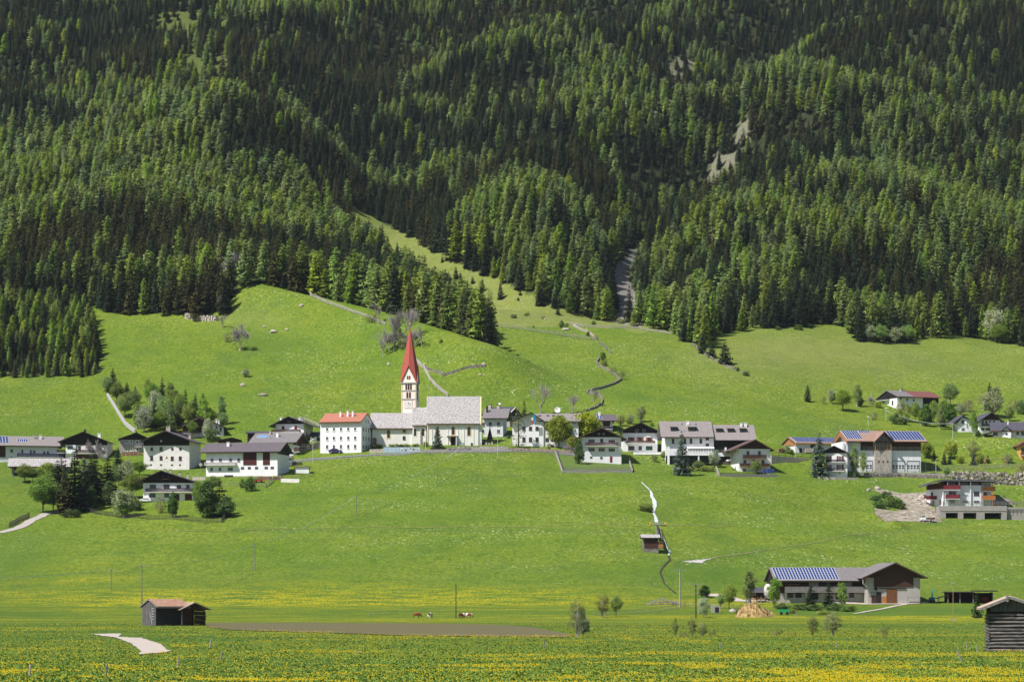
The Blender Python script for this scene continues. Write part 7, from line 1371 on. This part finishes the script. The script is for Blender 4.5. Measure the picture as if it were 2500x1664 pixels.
cluster([(a_, b_, c_, d_ * 1.12, e_ * 1.3) for a_, b_, c_, d_, e_ in [('spruce', 275, 955, 52, 26), ('broad', 262, 960, 40, 26), ('broad', 285, 985, 50, 30), ('spruce', 310, 968, 34, 20), ('broad', 305, 1020, 56, 36), ('broad', 328, 1000, 44, 30), ('silver', 345, 1045, 55, 36), ('birch', 335, 1045, 62, 26), ('spruce', 396, 1000, 74, 22), ('broad', 372, 1000, 60, 34),
 ('silver', 378, 1015, 62, 30), ('birch', 360, 965, 40, 18), ('spruce', 378, 1040, 60, 30), ('silver', 352, 1055, 62, 36), ('birch', 415, 1010, 74, 26), ('birch', 428, 1020, 66, 26), ('broad', 400, 1040, 66, 34), ('birch', 415, 1050, 62, 30), ('broad', 440, 1025, 62, 28), ('spruce', 453, 1015, 62, 18), ('dark', 440, 1040, 60, 24),
 ('birch', 470, 1040, 64, 24), ('spruce', 477, 1005, 42, 14), ('broad', 460, 1045, 56, 28), ('spruce', 496, 1020, 56, 26), ('birch', 500, 1060, 84, 26), ('broad', 515, 1040, 40, 24), ('birch', 540, 1038, 70, 22), ('broad', 545, 1050, 42, 22), ('silver', 508, 1075, 50, 26), ('broad', 470, 1070, 40, 22), ('bush', 520, 1078, 30, 34), ('broad', 390, 1050, 44, 30), ('spruce', 330, 985, 40, 16)]],
 'in the hillside grove at left', 'trees of the hillside grove')
cluster([(a_, b_, c_, d_ * 1.06, e_ * 1.35) for a_, b_, c_, d_, e_ in [('olive', 160, 1255, 128, 46), ('spruce', 182, 1248, 152, 52), ('spruce', 205, 1240, 118, 44), ('spruce', 232, 1225, 118, 50), ('spruce', 262, 1200, 80, 44), ('spruce', 288, 1170, 76, 36), ('spruce', 140, 1225, 100, 46), ('broad', 105, 1252, 92, 60), ('silver', 210, 1200, 80, 30), ('dark', 218, 1240, 62, 32), ('dark', 265, 1232, 58, 30), ('silver', 307, 1185, 60, 38), ('silver', 300, 1262, 72, 50), ('broad', 322, 1215, 60, 44), ('birch', 303, 1263, 60, 34), ('broad', 290, 1185, 50, 28), ('broad', 60, 1178, 45, 34), ('broad', 80, 1175, 34, 30), ('broad', 118, 1180, 50, 44), ('broad', 345, 1190, 30, 44), ('spruce', 150, 1215, 96, 40), ('spruce', 222, 1205, 90, 40), ('broad', 130, 1250, 70, 44), ('bush', 175, 1262, 20, 40), ('bush', 330, 1245, 24, 40), ('broad', 340, 1160, 34, 34)]],
 'in the dark tree group at lower left', 'dark trees at the lower left village edge')
cluster([('bareshrub', 218, 1120, 62, 22), ('bareshrub', 240, 1122, 64, 24), ('bareshrub', 255, 1125, 46, 30)], 'before the far left gabled chalet', 'bare shrubs at far left')
cluster([('dark', 505, 1262, 92, 62), ('olive', 535, 1258, 96, 56), ('dark', 550, 1262, 56, 50), ('broad', 488, 1245, 70, 40), ('dark', 422, 1262, 66, 28), ('paleshrub', 390, 1252, 48, 34), ('bush', 610, 1198, 34, 42), ('bush', 590, 1190, 22, 20), ('broad', 520, 1200, 40, 44)], 'beside the lowest left chalet', 'garden trees of the lowest left chalet')
plantpx('bluespruce', 1068, 1095, 58, 33, 'blue green spruce standing before the church nave')
cluster([('lightbush', 915, 1096, 16, 26), ('bush', 928, 1094, 12, 20), ('lightbush', 960, 1091, 10, 30), ('lightbush', 990, 1090, 9, 30), ('lightbush', 1015, 1090, 9, 26), ('lightbush', 1040, 1090, 14, 20), ('lightbush', 1050, 1084, 22, 14), ('bush', 975, 1092, 9, 26), ('bush', 1060, 1096, 10, 16)], 'in the churchyard strip', 'churchyard shrubs')
plantpx('olive', 1280, 1010, 62, 22, 'narrow dark spruce rising behind the inn gable', d=930); plantpx('thinlarch', 1266, 1092, 104, 44, 'tall sparse larch standing before the left corner of the inn')
plantpx('bare', 1320, 1012, 96, 56, 'large bare grey tree on the meadow behind the inn'); plantpx('bare', 1398, 1012, 62, 48, 'slender bare young tree above the inn roof'); plantpx('bare', 1450, 990, 56, 40, 'bare forked tree inside the bend of the stone wall')
plantpx('yellow', 1364, 1092, 82, 72, 'yellow green chestnut tree, left of the pair before the inn'); plantpx('yellow', 1427, 1086, 84, 88, 'yellow green chestnut tree, right and larger of the pair before the inn'); plantpx('yellow', 1400, 1098, 36, 40, 'low yellow green tree below the pair of chestnuts')
plantpx('dark', 1414, 1132, 62, 26, 'columnar dark evergreen at the left corner of the red shuttered house'); cluster([('bareshrub', 1386, 1100, 20, 26), ('budding', 1340, 1098, 22, 16), ('bareshrub', 1400, 1104, 18, 30)], 'on the road edge below the chestnuts', 'road edge shrubs')
cluster([('budding', 1565, 1030, 48, 30), ('silver', 1540, 1035, 26, 20), ('budding', 1515, 1040, 34, 30), ('broad', 1536, 1042, 26, 18), ('bush', 1592, 1040, 10, 12)], 'behind the orange shuttered house', 'trees behind the orange shuttered house')
plantpx('bluespruce', 1664, 1160, 112, 52, 'big blue green spruce before the large guest house'); plantpx('bluespruce', 1999, 1163, 112, 52, 'big dark blue spruce left of the narrow red shuttered house', var=1)
cluster([('budding', 1598, 1127, 22, 20), ('broad', 1620, 1124, 26, 18), ('budding', 1637, 1124, 40, 18), ('silver', 1745, 1140, 44, 34), ('broad', 1705, 1148, 26, 30), ('lightbush', 1720, 1150, 16, 30), ('lightbush', 1738, 1150, 14, 24), ('budding', 1690, 1150, 18, 20)], 'in the gardens below the guest houses', 'garden trees below the guest houses')
plantpx('broad', 1847, 1156, 36, 30, 'round garden tree before the brown balcony house'); plantpx('birch', 2086, 1164, 84, 30, 'tall birch standing left before the fire station'); plantpx('birch', 2107, 1156, 60, 20, 'smaller birch immediately right of the tall one before the fire station')
cluster([('silver', 1922, 1106, 26, 16), ('broad', 1930, 1108, 14, 20), ('lightbush', 2100, 1060, 14, 22), ('lightbush', 2140, 1060, 14, 24)], 'around the solar roofed buildings', 'shrubs around the solar roofed buildings')
plantpx('youngspruce', 1972, 980, 44, 20, 'lone small spruce on the right meadow'); cluster([('paleshrub', 2010, 985, 22, 18), ('silver', 2030, 985, 38, 26), ('broad', 2058, 1003, 56, 46), ('birch', 2093, 992, 58, 26), ('dark', 2100, 992, 32, 18), ('bareshrub', 2124, 992, 36, 24), ('lightbush', 2145, 995, 18, 24), ('paleshrub', 2132, 1024, 22, 26)], 'left of the hillside farmhouse', 'trees left of the hillside farmhouse')
cluster([('broad', 2320, 990, 58, 46), ('budding', 2200, 1025, 52, 26), ('bush', 2190, 1035, 26, 40), ('birch', 2215, 1030, 48, 24), ('broad', 2235, 1032, 52, 28), ('dark', 2262, 1040, 56, 30), ('broad', 2280, 1035, 58, 34), ('birch', 2295, 1048, 58, 22), ('dark', 2320, 1032, 50, 34), ('dark', 2258, 1030, 46, 30), ('birch', 2248, 1038, 42, 20), ('broad', 2306, 1020, 46, 30), ('silver', 2345, 1012, 30, 28), ('paleshrub', 2365, 1005, 36, 40), ('dark', 2300, 1042, 36, 26), ('bush', 2208, 1036, 22, 26)], 'in the hedge below the hillside farmhouse', 'trees of the hedge below the hillside farmhouse')
cluster([('silver', 2425, 1018, 76, 66), ('spruce', 2416, 975, 44, 22), ('paleshrub', 2478, 1000, 30, 50), ('broad', 2465, 1028, 40, 30), ('bush', 2495, 1010, 36, 40), ('birch', 2378, 1064, 62, 24), ('dark', 2388, 1067, 20, 14), ('paleshrub', 2400, 985, 26, 40)], 'around the slate roofed chalet', 'trees around the slate roofed chalet')
cluster([('yellow', 2262, 1118, 44, 34), ('youngspruce', 2280, 1125, 32, 14), ('youngspruce', 2305, 1133, 36, 16), ('yellow', 2322, 1120, 46, 36), ('youngspruce', 2318, 1132, 22, 14), ('budding', 2375, 1115, 42, 38), ('bluespruce', 2376, 1134, 30, 20), ('youngspruce', 2412, 1130, 22, 12), ('lightbush', 2395, 1130, 22, 40), ('lightbush', 2345, 1130, 20, 30), ('budding', 2460, 1130, 26, 34), ('broad', 2311, 1165, 28, 18), ('bush', 2280, 1160, 10, 24), ('budding', 2492, 1180, 60, 30)], 'between the fire station and the right border', 'garden trees right of the fire station')
cluster([('lightbush', 1572, 1246, 22, 44), ('bush', 1585, 1249, 16, 26)], 'beside the white brook', 'bushes beside the brook')
cluster([('budding', 1410, 1553, 106, 48), ('budding', 1470, 1506, 66, 42), ('broad', 1504, 1505, 54, 34), ('silver', 1424, 1552, 60, 36)], 'right of the cows', 'trees right of the cows')
cluster([('budding', 1648, 1553, 50, 16), ('budding', 1690, 1553, 56, 26), ('budding', 1715, 1553, 44, 30), ('paleshrub', 1740, 1553, 24, 20), ('paleshrub', 1668, 1553, 14, 30)], 'in the thicket below the telegraph pole', 'thicket below the telegraph pole')
cluster([('dark', 1720, 1458, 34, 30), ('silver', 1718, 1506, 56, 34), ('broad', 1780, 1486, 64, 40), ('birch', 1828, 1470, 84, 44), ('birch', 1892, 1481, 80, 40), ('spruce', 1979, 1482, 64, 38), ('spruce', 2023, 1483, 70, 38), ('birch', 2057, 1482, 66, 34), ('broad', 1760, 1485, 40, 24), ('budding', 1800, 1502, 30, 24), ('bush', 1910, 1486, 16, 50), ('bush', 1950, 1488, 18, 50), ('bush', 1985, 1490, 18, 60), ('bush', 2035, 1490, 20, 60), ('bush', 2070, 1492, 18, 50), ('lightbush', 1930, 1496, 12, 40), ('lightbush', 2010, 1500, 12, 50)], 'around the lower right farm', 'trees around the lower right farm')
cluster([('budding', 1983, 1552, 60, 34), ('budding', 2033, 1551, 70, 56), ('paleshrub', 1894, 1551, 20, 34), ('paleshrub', 2156, 1551, 28, 38), ('paleshrub', 1938, 1551, 16, 20)], 'on the lower right ditch line', 'shrubs on the ditch line')
plantpx('youngspruce', 2386, 1507, 64, 30, 'young spruce standing left of the big log hut'); plantpx('dark', 2512, 1560, 110, 60, 'dark evergreen branches before the log hut at the right border')
cluster([('bare', 545, 800, 44, 40), ('paleshrub', 552, 835, 26, 24), ('bareshrub', 588, 855, 82, 52), ('silver', 600, 920, 22, 26)], 'alone on the left slope', 'small trees of the left slope')
cluster([('bare', 935, 873, 95, 40), ('bare', 962, 858, 110, 66), ('bare', 982, 838, 104, 80), ('bare', 1000, 830, 96, 66), ('bare', 1030, 850, 72, 40), ('bareshrub', 950, 858, 60, 40), ('bareshrub', 975, 850, 60, 50), ('bareshrub', 1010, 850, 60, 40), ('paleshrub', 990, 850, 30, 50), ('bare', 925, 792, 70, 40), ('paleshrub', 905, 785, 24, 40)], 'on the knoll behind the church spire', 'bare trees on the knoll behind the spire')
plantpx('deadtree', 575, 690, 96, 66, 'bleached dead tree at the forest edge on the left'); plantpx('bareshrub', 545, 757, 60, 34, 'bare twiggy shrub at the end of the left forest edge'); plantpx('silver', 505, 665, 52, 32, 'light round topped tree standing out of the left forest edge'); plantpx('silver', 782, 722, 34, 36, 'pale rounded bush on the crest at the wood edge')
cluster([('youngspruce', 895, 573, 24, 12), ('youngspruce', 930, 580, 24, 14), ('youngspruce', 1080, 640, 16, 10), ('youngspruce', 1090, 636, 16, 10), ('youngspruce', 1095, 684, 22, 14), ('youngspruce', 1113, 680, 32, 16), ('youngspruce', 1124, 690, 28, 14), ('youngspruce', 1154, 692, 20, 11), ('youngspruce', 1178, 711, 34, 15), ('youngspruce', 1222, 730, 44, 18), ('youngspruce', 1270, 720, 14, 9), ('youngspruce', 1318, 746, 58, 28), ('youngspruce', 1352, 752, 40, 18), ('youngspruce', 1362, 768, 20, 14), ('youngspruce', 1265, 733, 10, 8), ('youngspruce', 1372, 740, 26, 12)], 'on the sloping rough pasture', 'young spruces on the rough pasture')
cluster([('bush', 1254, 776, 10, 20), ('lightbush', 1286, 771, 10, 16), ('paleshrub', 1325, 778, 10, 14), ('bush', 1302, 799, 5, 7), ('bush', 1370, 800, 18, 18), ('lightbush', 1382, 803, 16, 16), ('lightbush', 1440, 772, 14, 20), ('bush', 1449, 792, 10, 14), ('lightbush', 1518, 790, 14, 30), ('paleshrub', 1545, 796, 12, 30), ('bush', 1435, 820, 12, 14), ('paleshrub', 1453, 828, 12, 18), ('bush', 1472, 880, 24, 18), ('lightbush', 1475, 893, 16, 20), ('paleshrub', 1498, 912, 22, 22), ('paleshrub', 1517, 926, 26, 22), ('bush', 1240, 690, 8, 12), ('lightbush', 1075, 836, 10, 14)], 'beside the pasture fences and walls', 'bushes beside the pasture fences')
cluster([('spruce', 1697, 820, 48, 26), ('youngspruce', 1715, 862, 56, 26), ('youngspruce', 1738, 873, 42, 24), ('youngspruce', 1770, 888, 56, 36), ('bush', 1822, 917, 14, 22), ('spruce', 1672, 832, 64, 34), ('bush', 1800, 905, 10, 14), ('lightbush', 1790, 900, 8, 14)], 'along the overgrown meadow wall', 'spruces along the meadow wall')
cluster([('silver', 2120, 833, 46, 40), ('broad', 2150, 838, 46, 36), ('silver', 2185, 838, 44, 36), ('broad', 2215, 838, 46, 40), ('silver', 2430, 835, 88, 60), ('broad', 2440, 838, 50, 46), ('silver', 2082, 790, 70, 26), ('dark', 1975, 800, 12, 20), ('bush', 1950, 805, 14, 26), ('bush', 1900, 805, 10, 20)], 'at the foot of the right forest', 'leafy trees at the foot of the right forest')
cluster([('bush', 2150, 1240, 22, 40), ('bush', 2170, 1236, 26, 46), ('bush', 2190, 1238, 24, 44), ('bush', 2165, 1216, 18, 40), ('bush', 2140, 1222, 16, 36), ('bush', 2203, 1243, 16, 24)], 'on the green mound beside the bare earth', 'bushes on the green mound')
forest()
# ------------------------------------------------------------------ dandelions and grass standing up in the near meadow
def scatter(name, n, fn, m, label, cat):
    d = 1 / rng.uniform(1 / 520., 1 / 165., n); px = rng.uniform(-60, 2560, n); x = (px - CX) / FPX * d; z = Hpd(px, d); keep = fn(x, d, px, z)
    x, d, z = x[keep], d[keep], z[keep]; n = len(x); return x, d, z, n
def near_meadow():
    def pathfree(x, d, px, z):
        py = HY - FPX * (z - CAMZ) / d; return ~(inside(px, py + 2, [(215, 1544), (300, 1542), (345, 1554), (400, 1568), (425, 1588), (385, 1597), (335, 1600), (330, 1590), (300, 1568), (240, 1552)]) | inside(px, py, [(500, 1516), (700, 1517), (1000, 1518), (1200, 1521), (1300, 1528), (1400, 1547), (1380, 1552), (1000, 1549), (560, 1536), (500, 1530)]))
    x, d, z, n = scatter('g', 50000, pathfree, None, '', '')
    h = rng.uniform(.03, .10, n); a = rng.uniform(0, 3.14, n); w_ = rng.uniform(.10, .30, n); T = []
    for k in range(2):
        a2 = a + k * 1.5; dx, dy = np.cos(a2) * w_, np.sin(a2) * w_; lx = rng.uniform(-.1, .1, n)
        T.append(np.stack([np.stack([x - dx, d - dy, z - .03], -1), np.stack([x + dx, d + dy, z - .03], -1), np.stack([x + lx, d + lx, z + h], -1)], 1))
    T = np.concatenate(T).reshape(-1, 3); me = np_mesh('grass', T, np.arange(len(T)).reshape(-1, 3), leafgrass); tag(link('grass', me), 'short green meadow grass on the valley floor', 'grass', kind='stuff')
    def fl(x, d, px, z):
        b = .6 * fbm(x / 40, d / 26, 4, 91) + .75 * fbm(x / 7, d / 7, 4, 93) + .02 * np.clip((230 - d) / 70, -1, 1); ok = (b > .17) & (rng.uniform(size=len(x)) < .85); ok |= (rng.uniform(size=len(x)) < .10)
        py = HY - FPX * (z - CAMZ) / d; ok |= (np.abs(py - (1555.5 - .0008 * px)) < 1.6) & (rng.uniform(size=len(x)) < .8) & (px > 560); ok |= (np.abs(py - (1506 + 4 * (px / 2500))) < 1.8) & (rng.uniform(size=len(x)) < .8)
        return ok & pathfree(x, d, px, z)
    x, d, z, n = scatter('f', 150000, fl, None, '', '')
    h = rng.uniform(.14, .26, n); s_ = rng.uniform(.03, .055, n); c = np.stack([x, d, z + h], -1); V = []
    for k in range(5): a = k * 1.2566; V.append(c + np.stack([np.cos(a) * s_, np.sin(a) * s_, np.where(k % 2, .02, -.02) * np.ones(n)], -1))
    top = c + np.stack([0 * s_, 0 * s_, s_ * .7], -1); T = np.concatenate([np.stack([V[k], V[(k + 1) % 5], top], 1) for k in range(5)]).reshape(-1, 3)
    me = np_mesh('dandelions', T, np.arange(len(T)).reshape(-1, 3), mat('dandelion_yellow', (.74, .56, .01), var=.2, rough=.8)); tag(link('dandelions', me), 'yellow dandelion flowers in bands across the valley meadow', 'flowers', kind='stuff')
leafgrass = mat('grass_blades', (.15, .235, .03), c2=(.11, .195, .028), scale=.25, detail=6)
near_meadow()
def rubble():
    poly = [(2132, 1198), (2200, 1206), (2268, 1204), (2272, 1230), (2290, 1268), (2165, 1270), (2145, 1256), (2185, 1248), (2208, 1240), (2195, 1218)]
    b = MB(); n = 0
    while n < 520:
        px, py = random.uniform(2130, 2292), random.uniform(1196, 1272)
        if not bool(inside(px, py, poly)): continue
        g = G(px, py); r = random.uniform(.12, .45) * (1.5 if px > 2225 and py < 1235 else .8); k = [r * random.uniform(.6, 1.2) for _ in range(8)]; i = 0; vs = []
        for z in (-.6, .8):
            for y in (-1, 1):
                for x in (-1, 1): vs.append(g + Vector((x * k[i], y * k[i] * .8, z * k[i] * .7))); i += 1
        b.add(vs, [(0, 2, 3, 1), (4, 5, 7, 6), (0, 1, 5, 4), (2, 6, 7, 3), (0, 4, 6, 2), (1, 3, 7, 5)]); n += 1
    tag(b.build('rubble', mat('rubble_stone', (.62, .57, .52), c2=(.30, .26, .22), scale=.6)), 'loose pale stones strewn over the bare earth slope', 'rubble', kind='stuff')
rubble()
# ------------------------------------------------------------------ the air between here and the mountain
def haze():
    m = bpy.data.materials.new('mountain_air'); m.use_nodes = True; N = m.node_tree.nodes; N.remove(N['Principled BSDF'])
    v = N.new('ShaderNodeVolumePrincipled'); v.inputs['Color'].default_value = (.72, .85, 1, 1); v.inputs['Density'].default_value = HAZE; v.inputs['Anisotropy'].default_value = 0
    m.node_tree.links.new(v.outputs[0], N['Material Output'].inputs['Volume'])
    tag(MB().box(-2900, 2900, -60, 2700, -3, 800).build('haze', m), kind='stuff')
HAZE = .00002
if HAZE: haze()
